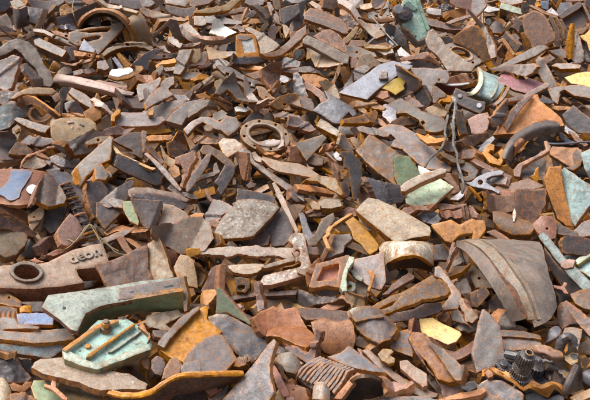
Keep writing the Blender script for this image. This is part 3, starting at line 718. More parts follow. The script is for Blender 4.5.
tube('bar', None, "436,258,5 500,206,6 572,140,7", .8, 'grey')
tube('bar', None, "470,190,5 520,210,6 590,270,6", .9, 'bluegrey')
tube('bar', None, "520,160,8 560,205,8 590,232,8", .8, 'grey')
P('web', None, "520,196 552,150 580,148 592,200 590,262 560,244", .2, .4, 1.5, 'steel', 'grey', lift=2)
end()
tube('bent_rod', 'thin pale bent rod crossing in front of the steel bracket', "452,92,12 500,146,12 560,216,10 612,270,7", .45, 'twig')
P('pipe_fragment', 'orange cut pipe edge beside the pale glint, top right of centre', "505,86 520,40 540,8 552,10 545,60 522,92", .3, .4, 2, 'orange', 'orange', cat='pipe fragment')
P('scrap_chip', 'white chip behind the rubber roller of the mint cover', "530,50 548,12 560,10 558,44", .2, .4, 1.2, 'white')
P('scrap_plate', 'grey-brown plate at the top edge left of the orange pipe edge', "470,-12 540,-12 520,40 490,52 455,30", 0, .6, 2, 'purple')
P('scrap_plate', 'tan flat stub at the top edge, above the reddish curved plate', "392,32 450,20 460,44 420,56 396,50", 0, .9, 2, 'tan', 'brown')
P('scrap_plate', 'brown shelf plate at the top edge between pale bar and chips', "182,-12 262,-12 258,32 230,56 175,40", 0, .8, 2, 'brown', 'rust')
P('scrap_plate', 'dusty tan plate in the middle of the top edge', "320,-12 400,-12 396,24 360,40 330,14", 0, 1, 2, 'mauve')
P('scrap_block', 'dull rust block under the right end of the ribbed channel', "330,352 370,340 382,396 340,400", .2, .4, 2.5, 'red')
P('scrap_chip', 'rusty bits in the hollow left of the wedge block', "58,110 66,118 78,150 60,160 48,146", 0, .5, 2, 'orange')

T(4, 0)
thing('machine_cover', 'mint green machine cover with a black rubber roller on its shaft, top right', 130, 200)
g = P('cover_plate', None, "62,8 95,-14 140,-14 160,0 222,172 204,220 150,244 128,226 100,182 58,148 84,100 44,56", .25, .35, 1.6, 'mint', 'dgreen', lift=7, rough=.001, bump=.0006)
P('side_skirt', None, "52,160 100,184 150,246 208,222 200,262 140,285 116,262 80,214", -.2, -.25, 1.5, 'dgrey', 'brown', lift=3)
P('raised_lip', None, "140,-14 158,-14 224,168 218,184 204,172", on=g, up=1.6, t=2.6, m='mint', e='dgreen', rough=.0008)
P('raised_step', None, "82,14 96,4 150,52 130,66 68,28", on=g, up=.9, t=1.6, m='mint', e='dgreen', rough=.0008)
stub('roller', g, 66, 96, 5.5, 4.4, 6, 'black', hole=0)
stub('hub', g, 70, 98, 6.0, 2.2, 3, 'dark')
stub('shaft_end', g, 100, 104, 4.5, 1.7, 4, 'steel')
stub('roller', g, 28, 74, 6, 3.0, 6, 'steel')
stub('screw', g, 138, 214, .35, .5, .6, 'black')
stub('screw', g, 88, 126, .35, .5, .6, 'black')
end()
P('rusty_bar', 'long flat rough rusty tan bar sloping down right over the oval flange', "196,236 212,186 240,170 262,190 330,282 400,330 490,392 470,420 330,420 270,330 215,285", .1, .6, 2.5, 'stone', 'brown', lift=8, bump=.003, cat='flat bar')
thing('oval_flange', 'grey oval flange with a dark hole and bolt holes, upper right', 420, 330)
g = P('flange', None, E(415, 322, 122, 62, 18), .1, .9, 2, 'mauve', 'brown', holes=[E(408, 312, 58, 28, 20)] + [E(x, y, 8, 6, 18, n=10) for x, y in ((450, 280), (512, 334), (478, 368), (318, 300), (352, 282))], lift=4)
P('collar', None, E(411, 316, 74, 37, 19), on=g, up=.5, t=1.2, m='grey', e='purple', holes=[E(408, 312, 60, 29, 20)])
end()
P('scrap_plate', 'broad brown plate with a rolled orange upper rim, right of the flange', "362,226 400,196 480,158 505,164 590,300 590,345 540,360 500,310 440,275 370,250", -.05, .5, 1.6, 'brown', 'orange', lift=0)
P('scrap_bar', 'grey slat on the broad brown plate with orange rim', "490,166 510,158 590,288 576,302", -.4, .4, 2, 'purple', 'orange', lift=6)
P('slim_bar', 'slim pale pinkish bar standing beside the grey slat, upper right', "508,106 520,104 560,160 608,250 650,350 630,364 600,320 560,236 528,158", -.5, .3, 1.8, 'pale', 'orange', lift=8)
P('scrap_plate', 'long brown plate lying left of the broad brown plate', "200,112 260,124 330,146 440,182 430,200 390,198 300,172 222,152", 0, 1.0, 2, 'brown', 'rust', lift=2)
thing('mauve_trough', 'mauve folded trough with orange rusty underside at the top right', 450, 90)
P('trough_face', None, "345,-12 440,-14 470,-8 468,96 440,92 436,55 378,40 350,20", .3, .2, 2, 'rose', 'orange', lift=8)
P('trough_face', None, "440,-14 545,-14 556,36 520,80 490,104 466,94 452,40", -.3, .3, 2, 'mauve', 'orange', lift=8)
end()
P('scrap_block', 'orange brown block below the left side of the mauve trough', "340,66 400,52 436,54 440,86 390,104 350,92", 0, .6, 4, 'rust', 'orange', lift=2)
P('thin_strip', 'sharp orange edge strip below the orange brown block', "320,132 380,108 452,90 468,96 400,120 350,138", 0, .8, 1.2, 'brown', 'orange', lift=3)
P('scrap_block', 'dark grey block with tan side, top, right of the mint cover', "208,66 216,48 282,58 286,90 250,88 212,80", 0, .6, 3, 'dgrey', 'rust', lift=2)
P('scrap_shard', 'tan upright stub behind the dark grey block', "196,62 215,12 226,16 220,52 206,74", .3, .2, 2, 'tan')
P('dark_lump', 'jumble of small dark fittings beside the mauve trough', "262,44 300,18 356,34 360,56 330,70 280,62", 0, .4, 3, 'dark', 'dbrown', bump=.008, wavy=.025)
P('scrap_block', 'small tan block under the dark fittings', "290,80 330,70 356,100 330,118 288,98", 0, .7, 3, 'tan', 'brown')
P('thin_strip', 'curved orange strip under the dark grey block', "196,78 240,86 282,96 276,110 230,102 196,90", 0, .8, 1.4, 'brown', 'orange')
P('scrap_plate', 'orange V shaped plate beneath the end of the mauve trough', "420,172 470,130 512,104 508,128 480,150 440,186", 0, .5, 1.5, 'orange', 'orange', lift=3)
P('pipe_end', 'small round pale nut in the crevice right of the mauve trough', E(570, 128, 17, 20), 0, .2, 2.5, 'green', 'grey', lift=2)
P('scrap_plate', 'thin pale slip left of the dark gap below the long brown plate', "266,206 320,196 325,208 292,220", 0, .8, 1.2, 'tan', 'brown')
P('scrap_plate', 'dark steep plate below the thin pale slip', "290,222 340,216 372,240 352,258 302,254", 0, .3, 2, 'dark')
P('folded_plate', 'brown folded plate with bright orange rim below the mint cover', "58,348 130,330 205,312 240,356 232,368 200,352 130,352 70,362", 0, .6, 1.2, 'brown', 'orange', lift=5)
P('scrap_plate', 'dark grey plate under the brown folded plate', "70,366 130,354 185,346 188,396 84,396", .1, .35, 1.5, 'dgrey', 'dark', lift=1)
P('crumpled_plate', 'crumpled white foil-like scrap below the mint cover', "30,300 55,276 68,290 105,316 118,330 80,334 40,330", 0, .7, .8, 'white', 'grey', wavy=.02, lift=2)
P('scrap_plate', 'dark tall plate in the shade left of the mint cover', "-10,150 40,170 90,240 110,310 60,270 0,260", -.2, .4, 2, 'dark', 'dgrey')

T(5, 0)
P('ribbed_block', 'large rust brown slab face turned left, end of a ribbed block, upper right', "190,110 215,84 262,60 316,84 360,156 384,215 380,240 330,262 300,296 250,290 235,240 200,200", -.25, .25, 3, 'brown', 'orange', lift=5)
for i, q in enumerate(("346,100 362,92 408,182 412,240 394,246 380,190", "376,98 392,94 434,170 440,226 420,250 414,190", "408,112 424,116 460,190 456,240 440,238 436,180")):
    P('rib_plate', ('first', 'second', 'third')[i] + ' standing dark fin plate right of the rust brown slab', q, -.5, .1, 1.2, 'purple', 'brown', lift=3 - i * 1.2, group='fin plates beside the rust brown slab')
thing('open_tray', 'purplish brown open box tray with thick walls, top right', 500, 150)
g = P('tray_floor', None, "420,110 470,90 545,30 585,90 560,160 500,176 445,160", .1, .45, 2, 'dbrown', 'brown', lift=2)
P('tray_wall', None, "400,92 440,60 530,6 545,18 540,40 470,86 424,112", on=g, up=5, t=6, m='purple', e='brown')
P('tray_wall', None, "540,20 556,16 592,96 588,130 576,96", on=g, up=5, t=6, m='purple', e='purple')
P('tray_wall', None, "440,186 500,176 566,160 588,128 586,160 545,200 470,206", on=g, up=5, t=6, m='brown', e='purple')
end()
P('scrap_bar', 'orange faced upright bar in front of the open box tray', "464,236 486,150 502,150 500,250 490,330 470,340", .5, .1, 3, 'orange', 'orange', lift=3)
P('angle_plate', 'dark purplish standing plate right of the orange upright bar', "500,190 524,206 550,300 548,352 520,372 488,352 496,260", -.2, .2, 2, 'purple', 'brown', lift=1)
P('leaf_shard', 'long pointed pale leaf shaped blade lying across, upper right', "46,392 110,356 220,296 290,266 330,268 338,284 270,330 160,372 80,398", 0, .8, 1.8, 'mauve', 'brown', lift=10, cat='leaf shard')
P('channel_bar', 'pale green channel bar with white edge at the top right', "58,48 64,14 120,30 180,52 190,86 130,72", -.1, .4, 2.5, 'green', 'rust', lift=4)
P('scrap_bar', 'white flat strip at the top edge left of the pale green bar', "-40,56 -20,38 50,52 48,62 -10,74", 0, .9, 1.5, 'white', 'orange', lift=3)
P('pipe_end', 'small rusty dark knob beside the pale green bar', E(208, 46, 26, 30), 0, .1, 4, 'dbrown', 'dbrown', lift=6, bump=.003)
P('star_casting', 'star shaped rusty knob with pointed arms in the hollow', "112,112 140,118 150,92 168,110 200,128 204,150 176,154 170,196 150,172 118,160 140,142", 0, .3, 3, 'brown', 'dbrown', lift=0)
P('scrap_plate', 'grey-brown curved plate end at left of the right hollow', "0,160 30,140 62,148 84,182 60,206 20,196", 0, .5, 2, 'purple', 'rust', bend=(0, 2))
thing('angle_casting', 'orange edged open angle frame in the hollow below the star shaped knob', 100, 260)
P('frame_side', None, "86,190 100,188 190,258 186,270 150,256 110,216", -.2, .5, 1.6, 'brown', 'orange', lift=4)
P('frame_side', None, "44,240 76,222 98,244 148,318 138,330 110,300 72,244 52,254", -.2, .4, 1.8, 'orange', 'orange', lift=3)
P('frame_back', None, "60,222 92,196 150,258 180,272 150,310 110,250 78,226", .1, .4, 1.5, 'dbrown', 'rust', lift=1)
end()
P('scrap_block', 'small mauve block right of the angle frame', "124,212 146,200 166,226 160,244 138,240", 0, .6, 2, 'mauve')
P('scrap_plate', 'mauve curved blade end under the right end of the leaf blade', "350,292 400,280 436,306 446,338 420,342 370,318", 0, .5, 2, 'purple', 'brown')
P('curved_bar', 'rounded pale bar below the leaf blade at the right', "375,388 400,376 470,374 525,386 520,402 420,404", 0, .8, 2.5, 'mauve', 'rust', lift=2)
P('cylinder_stub', 'grey round bar end below the leaf blade', "270,360 290,334 318,350 366,430 400,500 425,580 390,575 340,520 300,450", -.3, .35, 4, 'grey', 'purple', bend=(-40, 4), cat='round bar')
P('yellow_plate', 'bright yellow broken plate at the right edge of the upper right', "530,212 560,204 600,160 640,160 640,300 586,300 572,250 545,230", .1, .5, 1.2, 'yellow', 'orange', lift=8, cat='yellow plate')
P('scrap_bar', 'dark narrow plate below the bright yellow broken plate', "530,238 550,232 590,340 596,380 570,372", -.3, .3, 2, 'dgrey')
P('scrap_plate', 'dark blue plate at the top edge, upper right corner', "300,10 345,6 340,56 300,44", 0, .5, 2, 'blue', 'dgrey')
P('scrap_plate', 'grey blade behind the open box tray, top right', "400,64 420,22 470,20 476,44 420,80", 0, .5, 1.6, 'steel', 'grey', lift=0)
P('scrap_chip', 'steel wedge left of the open box tray', "330,74 365,48 400,80 396,96 360,90", 0, .7, 2, 'steel')
P('scrap_bar', 'long brown bar from the dark knob towards the tray', "236,34 262,36 340,80 400,92 380,104 310,82", 0, .9, 1.5, 'brown', 'rust', lift=2)
P('scrap_plate', 'rusty plate at the top right corner of the heap', "330,-12 640,-12 640,14 560,10 480,12 340,6", 0, 1.1, 2, 'brown', 'orange')
P('scrap_plate', 'purplish plate at the right edge behind the tray', "555,8 640,-2 640,90 600,96 588,60", 0, .5, 2, 'purple', 'brown')
P('scrap_plate', 'mauve square plate at the top edge above the pale green bar', "60,-12 190,-12 180,14 130,24 70,10", 0, 1, 2, 'mauve', 'rust')

T(0, 1)
P('scrap_shard', 'grey trapezoid shard with orange right edge at the left edge', "75,-62 116,-50 95,10 66,112 40,130 -30,108 -30,-20", -.35, .35, 2, 'grey', 'orange', lift=4)
P('scrap_plate', 'grey steep plate between the left shard and the elbow casting', "140,-8 165,-14 196,30 238,58 262,86 240,110 196,76 150,22", -.2, .4, 2, 'grey', 'mauve', lift=3)
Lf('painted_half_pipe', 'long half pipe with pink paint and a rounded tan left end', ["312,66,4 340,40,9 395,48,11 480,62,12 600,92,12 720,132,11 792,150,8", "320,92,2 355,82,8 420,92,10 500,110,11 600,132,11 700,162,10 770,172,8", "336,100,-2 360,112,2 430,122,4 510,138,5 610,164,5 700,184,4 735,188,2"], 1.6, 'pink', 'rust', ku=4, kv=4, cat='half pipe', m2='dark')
P('cap_lump', 'rounded tan stone-like end above the pink half pipe', "318,62 340,30 380,8 424,14 424,40 400,52 350,60", 0, .5, 5, 'tan', 'stone', lift=3, bend=(0, 2))
P('scrap_plate', 'orange edged olive plate right of the rounded tan end', "428,18 480,26 545,14 560,26 520,44 440,50", 0, .8, 1.5, 'brown', 'orange', lift=1)
P('scrap_plate', 'dark red flat plate above the pink half pipe', "520,68 590,64 740,86 744,116 690,110 600,92", 0, 1.0, 2, 'rose', 'brown', lift=7)
P('curved_strip', 'tan curved strip with orange edge over the brown scroll plate', "60,192 100,160 150,134 220,126 300,130 320,146 300,164 220,164 140,166 96,186", 0, .6, 1.6, 'tan', 'orange', lift=6)
Lf('scroll_plate', 'brown sheet curled over and rolled into a tube at its lower right', ["92,226,2 110,182,8 170,170,12 230,200,13 300,250,12 350,290,9", "150,240,2 165,224,6 200,222,9 240,240,10 285,275,9 340,310,5"], 1.3, 'brown', 'orange', ku=4, kv=3, m2='dark')
Lf('rolled_tube', 'open brown rolled tube lying below the scroll plate, left', ["190,248,8 180,280,6 200,310,4 245,325,3 295,300,4 316,256,6", "210,240,0 200,268,-3 214,288,-5 245,298,-6 280,280,-5 298,252,-2"], 1.2, 'brown', 'brown', ku=4, kv=3, m2='purple')
P('turquoise_lump', 'pitted lump with flaking turquoise paint at the left edge', "-30,258 20,236 80,236 130,262 160,298 120,312 90,345 50,380 -30,392", 0, .5, 5, 'turq', 'dbrown', bend=(0, 4), bump=.004, lift=2, cat='painted lump')
P('painted_lump', 'pale flaky grey-blue lump above the turquoise lump, left edge', "-30,146 40,134 100,148 112,170 60,196 94,206 90,226 40,226 -30,216", 0, .6, 4, 'grey', 'rust', bump=.005, lift=2)
P('scrap_slab', 'flat two layered grey slab below the turquoise lump', "90,318 112,300 200,330 290,356 262,390 180,366", 0, .8, 2.5, 'grey', 'brown', lift=4)
P('pedestal_bar', 'small dark capped post with tan stem near the white junction scrap', "352,136 372,116 404,122 402,150 386,196 372,210 370,290 356,296 350,240 362,190 350,160", .1, .15, 2.5, 'dgrey', 'tan', lift=6)
P('white_fitting', 'small white broken fitting with holes beside the capped post', "380,216 410,200 434,210 412,226 424,264 400,272 384,246", 0, .3, 1.5, 'white', 'grey', lift=5, wavy=.01)
P('mauve_block', 'long mauve pitted block slanting below the pink half pipe', "402,150 422,120 500,156 572,216 580,234 540,246 470,206", -.1, .7, 3.5, 'mauve', 'brown', lift=3, cat='long block')
P('scrap_plate', 'orange strip in front of the small white broken fitting', "372,272 500,278 498,296 376,292", 0, .7, 1.6, 'rust', 'orange', lift=3)
P('scrap_block', 'rust brown angular block right of the orange strip', "500,272 545,242 592,262 592,300 545,320 510,300", 0, .5, 4, 'rust', 'brown', lift=3)
P('scrap_bar', 'dark brown leaning wedge behind the white broken fitting', "428,212 450,206 500,262 490,276 440,272 416,240", -.2, .5, 2, 'dbrown', 'rust', lift=1)
P('scrap_chip', 'white edged orange bar end at the right of the mauve block', "534,192 556,182 610,216 604,240 570,230", -.2, .7, 2, 'pale', 'orange', lift=5)
thing('oval_casting', 'thick oval tan casting with a white torn hole, left side', 430, 400)
g = P('body', None, "298,355 315,322 360,306 450,300 520,304 565,340 572,400 545,432 480,455 380,470 325,450 300,410", 0, .6, 5, 'tan', 'brown', lift=3, bend=(90, 1.5))
for q in ("394,322 432,318 440,328 400,334", "446,340 462,346 470,366 452,360", "420,346 434,350 428,366 416,360"): P('white_chip', None, q, on=g, up=1.8, t=.6, m='pale', e='grey', rough=.003)
P('dark_slot', None, "470,330 500,346 490,354 468,342", on=g, up=1.66, t=.4, m='black', e='black')
end()
P('scrap_plate', 'mauve round bar end left of the capped post', "312,180 330,160 356,158 354,190 330,206", 0, .5, 3, 'rose', 'brown')
P('scrap_bar', 'grey pale side bar left of the capped post stem', "328,240 352,206 362,214 352,262 336,268", .2, .3, 2, 'pale', 'brown')

T(1, 1)
thing('white_disc', 'bright white oval disc on an orange leaf shaped plate', 150, 40, 4, cat='white disc')
P('disc', None, "64,46 68,30 84,16 104,14 128,6 160,7 190,2 208,12 206,26 190,36 176,46 148,48 120,56 88,54", 0, .8, .8, 'white', 'white', lift=13, rough=.003)
end()
P('leaf_plate', 'orange rimmed leaf shaped plate under the bright white disc', "60,62 70,30 140,-4 220,-14 262,-10 270,8 240,36 180,62 110,76", 0, .8, 1.4, 'orange', 'ochre', lift=7, bend=(0, -1))
P('fan_plate', 'fan shaped grey plate with broad orange right edge', "226,128 238,100 290,96 334,78 362,58 374,68 366,96 330,146 290,180 246,200 238,176", -.2, .7, 2.2, 'grey', 'orange', lift=6)
P('scrap_plate', 'mauve speckled triangular plate under the fan shaped plate', "284,214 300,188 370,122 410,146 428,170 400,194 330,222 296,242", 0, .7, 1.8, 'mauve', 'brown', lift=3)
P('scrap_block', 'rust orange block behind the fan shaped plate', "236,54 340,48 358,60 330,80 290,98 250,96", 0, .6, 3, 'rust', 'orange', lift=3)
P('scrap_plate', 'grey curved plate right of the mauve triangular plate', "366,108 400,70 440,62 442,100 410,120 420,140 400,138", 0, .6, 2, 'grey', 'brown')
P('scrap_bar', 'thin white edged grey plate between disc and standing bar', "330,40 350,8 376,-8 384,6 372,40 360,52", .2, .4, 1.6, 'pale', 'orange', lift=3)
thing('wide_slab', 'wide pale grey slab in two pieces running to the lower right, left of centre', 460, 260)
P('slab', None, "262,262 330,232 420,202 510,190 520,206 440,262 400,318 330,300 300,290", 0, .95, 3, 'grey', 'brown', lift=3)
P('slab', None, "520,206 600,190 640,178 600,220 520,300 495,344 450,330 402,318 442,264", 0, .95, 4, 'grey', 'tan', lift=3)
end()
thing('notched_channel', 'orange edged grey channel with two upright lugs, left of centre', 230, 340)
g = P('web', None, "105,318 130,268 290,268 330,300 380,290 400,312 350,345 200,352 110,344", 0, .8, 3, 'mauve', 'orange', lift=4)
P('lug', None, "76,290 112,250 136,250 130,272 102,292 100,320 78,318", on=g, up=3.5, t=4.5, m='orange', e='rust')
P('lug', None, "296,262 310,246 332,250 326,286 300,282", on=g, up=3, t=4, m='ochre', e='purple')
end()
P('scrap_plate', 'dark rusty plate under the left lug of the notched channel', "-10,378 60,352 130,332 150,352 205,368 180,382 60,392 0,392", 0, .7, 2, 'brown', 'orange', lift=2)
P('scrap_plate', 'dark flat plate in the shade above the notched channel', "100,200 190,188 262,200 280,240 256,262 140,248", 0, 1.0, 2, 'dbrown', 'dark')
P('scrap_bar', 'pale edged leaning bar at the left above the notched channel', "-6,190 20,200 84,266 76,278 40,246 -6,222", -.2, .6, 2, 'pale', 'brown', lift=4)
P('scrap_plate', 'dark olive plate with a thin pale rim above the wide grey slab', "430,180 448,160 520,164 560,172 530,192 450,192", 0, .9, 1.5, 'dgrey', 'tan', lift=3)
P('scrap_plate', 'grey flat plate behind the wide slab, near the rack bar', "500,40 545,32 600,36 600,66 530,72 500,66", 0, .8, 2, 'grey', 'brown')
P('curved_bar', 'tan curved horn left end of a long curved bar, left of centre', "530,160 560,124 600,96 610,112 580,140 560,172", 0, .5, 2, 'tan', 'brown', lift=3)
P('scrap_plate', 'row of rusty chips along the lower edge of the notched channel', "200,366 330,356 420,362 430,380 330,392 220,392", 0, .9, 2.5, 'rust', 'brown', wavy=.015)
P('scrap_plate', 'grey edged block standing right of the white edged plate', "380,-6 445,-8 450,16 400,20", 0, .5, 2, 'dgrey')

T(2, 1)
thing('toothed_rack', 'dark grey toothed rack bar lying near the top, left of centre', 260, 50, cat='rack bar')
P('rack', None, "116,-10 150,-12 210,2 290,52 380,86 414,96 412,108 372,100 350,102 350,120 320,112 326,92 250,66 222,50 218,68 192,52 200,38 178,30 174,46 150,28", 0, .75, 1.8, 'dgrey', 'dark', lift=8)
end()
P('scrap_block', 'brown split block standing right of the toothed rack bar', "386,20 430,-8 480,-6 490,60 470,120 440,150 410,92 392,60", .1, .2, 3, 'brown', 'orange', lift=4)
P('scrap_strip', 'bright orange strip hanging from the brown split block', "440,140 470,104 486,82 496,100 480,140 462,164", .2, .3, 2, 'orange', 'orange', lift=4)
P('angle_plate', 'grey bent plate with orange edge over a dark hollow', "120,156 160,100 206,58 222,70 262,134 322,224 318,240 280,232 220,156 190,132 150,162", -.25, .45, 2.5, 'grey', 'rust', lift=5)
P('scrap_bar', 'rounded grey pale bar with brown side right of the dark hollow', "288,130 300,124 330,152 366,200 412,226 412,242 370,232 320,200 294,164", -.2, .6, 3, 'pale', 'brown', lift=5)
P('scrap_plate', 'brown triangular plate leaning against the rounded bar', "366,122 400,124 440,164 482,212 470,222 412,200 378,170", -.1, .5, 1.8, 'brown', 'rust', lift=2)
P('scrap_bar', 'reddish brown block bar below the dark hollow', "96,172 120,164 200,214 212,236 180,254 120,206", -.15, .6, 3, 'red', 'rust', lift=3)
P('white_capped_bar', 'short bar with a white top and brown side, left of centre', "224,240 240,232 300,240 322,252 296,264 236,262", 0, 1.0, 3.5, 'white', 'brown', lift=6)
P('pyramid_block', 'dark brown peaked plate behind the round bolted flange', "262,340 310,288 340,262 370,272 404,302 402,320 340,316 290,328", 0, .3, 2.5, 'dbrown', 'brown', lift=2)
P('scrap_plate', 'grey plate with brown lower face left of the peaked plate', "96,306 110,272 150,248 178,270 166,290 130,306", 0, .7, 2, 'grey', 'brown', lift=2)
P('scrap_plate', 'rust brown plate left of the grey block, left of centre', "20,296 60,250 100,222 140,240 108,280 60,298", 0, .6, 2, 'brown', 'rust')
P('curved_bar', 'pale thick curved strip at left, running down to the rust brown plate', "-40,256 0,222 60,200 106,200 112,216 60,236 10,270 -40,290", 0, .7, 2.2, 'grey', 'pale', lift=4)
P('curved_bar', 'tan curved tongue with smooth end above the pale curved strip', "-30,150 0,120 60,70 86,58 100,84 60,106 20,140 -20,166", 0, .6, 2.5, 'tan', 'dbrown', lift=3)
P('scrap_chip', 'orange chip below the tan curved tongue', "4,166 40,156 84,178 70,194 20,186", 0, .8, 2, 'orange', 'rust', lift=2)
P('scrap_chip', 'tan forked chip left of the grey bent plate', "110,86 140,74 170,66 184,82 150,110 122,130", 0, .6, 1.8, 'tan', 'orange')
P('scrap_plate', 'tan-pink plate with dark underside right of the brown triangle plate', "440,222 500,176 560,158 600,166 600,260 540,252 480,240", -.05, .8, 2.5, 'brown', 'red', lift=3)
P('scrap_bar', 'long purple-brown bar beneath the tan-pink plate', "460,274 500,262 600,280 620,312 560,306 476,296", 0, .9, 2.5, 'purple', 'brown', lift=2)
P('bolt_stub', 'pale round capped bolt right of the brown split block', "488,140 505,110 530,104 546,122 536,150 510,158", 0, .4, 3, 'tan', 'grey', lift=4)
P('scrap_plate', 'purple-grey plate behind the pale capped bolt', "530,100 560,80 610,90 610,160 570,150 544,128", 0, .6, 2, 'purple', 'rust', lift=1)
P('scrap_plate', 'dark plate above the pale capped bolt', "484,26 545,66 530,92 500,86 490,60", -.1, .7, 2, 'steel', 'dgrey')
P('scrap_plate', 'long rusty strip above the dark plate, near top centre', "490,-8 600,10 596,28 530,16 500,6", 0, 1, 2, 'brown', 'orange', lift=3)
P('scrap_bar', 'short grey upright tooth between peaked plate and purple-brown bar', "412,284 430,268 456,276 460,310 440,326 412,322", .1, .3, 2, 'grey', 'dgrey', lift=1)
P('scrap_plate', 'orange splinters just above the bolted flange', "376,250 430,248 424,268 404,282 380,270", 0, .7, 1.5, 'brown', 'rust')
P('scrap_plate', 'brown sloping plate under the toothed rack bar', "300,40 380,20 390,40 392,72 350,66", 0, .5, 2, 'brown', 'rust')
P('scrap_plate', 'orange flat strip at left above the toothed rack bar', "230,-8 330,-8 400,4 380,18 280,16", 0, 1, 1.5, 'rust', 'orange')
P('scrap_plate', 'orange knob row left of the toothed rack bar', "-20,58 30,38 70,50 60,66 0,74", 0, .9, 1.5, 'orange', 'rust')
P('scrap_plate', 'brown curved plate left of the tan forked chip', "60,120 110,118 120,150 100,170 66,150", 0, .6, 2, 'brown', 'brown')

T(3, 1)
P('steel_plate', 'large flat pale blue-grey plate with orange edge and a square peg, upper centre', "262,150 320,112 420,46 505,-16 590,-36 700,-8 690,6 600,56 500,128 432,190 340,172", .05, 1.1, 1.8, 'bluegrey', 'orange', lift=8)
P('square_peg', 'small square dark peg standing on the pale blue-grey plate', "506,48 514,16 548,28 552,66 530,70 500,68", -.2, .5, 3.5, 'dgrey', 'dark', lift=14)
P('alloy_casting', 'twisted blue-grey alloy casting with curled right end, upper centre', "110,258 150,226 196,210 200,196 176,150 240,186 320,230 362,262 370,288 348,300 324,276 300,300 262,346 230,340 180,300", 0, .6, 3, 'steel', 'dgrey', lift=8, bend=(30, 2))
P('bent_bar', 'brown bar bending down left of the alloy casting', "60,102 90,96 140,132 182,160 188,200 160,214 150,182 110,150 66,124", -.1, .6, 3, 'brown', 'red', lift=5)
P('ochre_plate', 'ochre orange plate with a dark seam left of the blue-grey plate', "44,44 110,40 140,48 204,72 206,90 150,122 80,100 50,92", 0, .9, 1.8, 'orange', 'orange', lift=3, cat='orange plate')
P('scrap_plate', 'orange edged slab left of the ochre plate, upper centre', "-40,16 60,10 140,8 172,36 110,44 30,40", 0, 1.0, 1.8, 'purple', 'orange', lift=4)
P('curved_strip', 'brown curved strip with rusty edge sweeping up above the ochre plate', "206,110 236,60 256,0 270,-10 268,30 240,90 216,122", .4, .4, 2, 'brown', 'rust', lift=4)
P('scrap_lump', 'tan rounded stone-like lump above the alloy casting', "176,124 210,106 240,110 262,158 270,186 240,184 200,162", 0, .4, 4, 'tan', 'brown', lift=6, bump=.003)
P('scrap_lump', 'dark purple ribbed lump at the left of the bent bar, upper centre', "0,50 20,40 46,70 66,130 80,170 40,180 0,176", 0, .4, 4, 'dgrey', 'dark', bump=.004, lift=2)
P('scrap_plate', 'pitted brown plate below the dark ribbed lump', "-10,190 40,176 100,196 112,230 108,272 40,270 -10,262", 0, .9, 2, 'brown', 'orange', lift=4)
P('scrap_bar', 'smooth curved brown bar beneath the pitted brown plate', "-20,292 40,296 100,326 120,360 90,372 40,346 -20,336", 0, .8, 2.5, 'purple', 'red', lift=3)
P('two_tone_block', 'block with white top and orange side below the alloy casting', "140,330 158,304 196,322 270,378 256,410 196,380 130,346", -.1, .9, 4, 'pale', 'rust', lift=6)
P('curved_strip', 'orange rimmed strip with a loop below the blue-grey plate', "300,196 340,190 430,206 510,222 534,240 520,252 450,236 400,232 440,266 420,270 370,240 330,220", 0, .7, 1.6, 'brown', 'orange', lift=6)
P('scrap_bar', 'grey-brown bar with rusty upper edge right of the alloy casting', "292,312 380,296 470,262 484,276 480,300 470,330 400,334 300,334", 0, .7, 2.5, 'brown', 'rust', lift=5)
P('bolt_stub', 'small tan round stub above the smooth grey bar', E(420, 330, 22, 20), 0, .5, 3, 'tan', 'tan', lift=6)
P('scrap_bar', 'smooth pale grey bar under the small round stub', "366,350 400,344 500,362 556,388 540,404 440,390 380,372", 0, .9, 2.5, 'grey', 'brown', lift=4)
P('ochre_plate', 'bright ochre flat plate under the right tip of the blue-grey plate', "508,120 590,70 625,62 660,86 646,110 652,128 600,164 560,140", 0, .9, 1.5, 'yellow', 'orange', lift=9, cat='ochre plate')
P('scrap_plate', 'brown reddish plate below the ochre flat plate', "470,140 545,146 550,172 520,186 460,168", 0, .9, 1.8, 'red', 'brown', lift=2)
P('scrap_plate', 'steel blue plate right of the orange rimmed strip', "530,236 545,228 600,262 600,310 570,330 530,290", -.1, .8, 1.8, 'steel', 'brown', lift=3)
P('scrap_plate', 'tan leaning plate above the blue-grey plate, upper centre', "345,44 370,10 420,-6 440,12 400,66 360,74", .1, .6, 1.8, 'mauve', 'rust', lift=3)
P('scrap_plate', 'dark plate with tan edge standing beside the tan leaning plate', "270,146 300,96 340,36 348,50 336,110 290,148", .3, .35, 1.6, 'dbrown', 'tan', lift=2)
P('scrap_bar', 'orange splinters running right below the steel blue plate', "484,300 520,312 560,360 545,368 500,330", -.2, .8, 1.5, 'rust', 'orange', lift=2)
P('scrap_plate', 'brown curved slip below the brown reddish plate', "520,180 560,178 600,196 600,220 545,204", 0, .9, 1.8, 'brown', 'orange', lift=3)
P('scrap_block', 'grey block under the curled end of the alloy casting', "270,352 320,350 340,396 290,396 262,378", 0, .5, 3, 'dgrey')

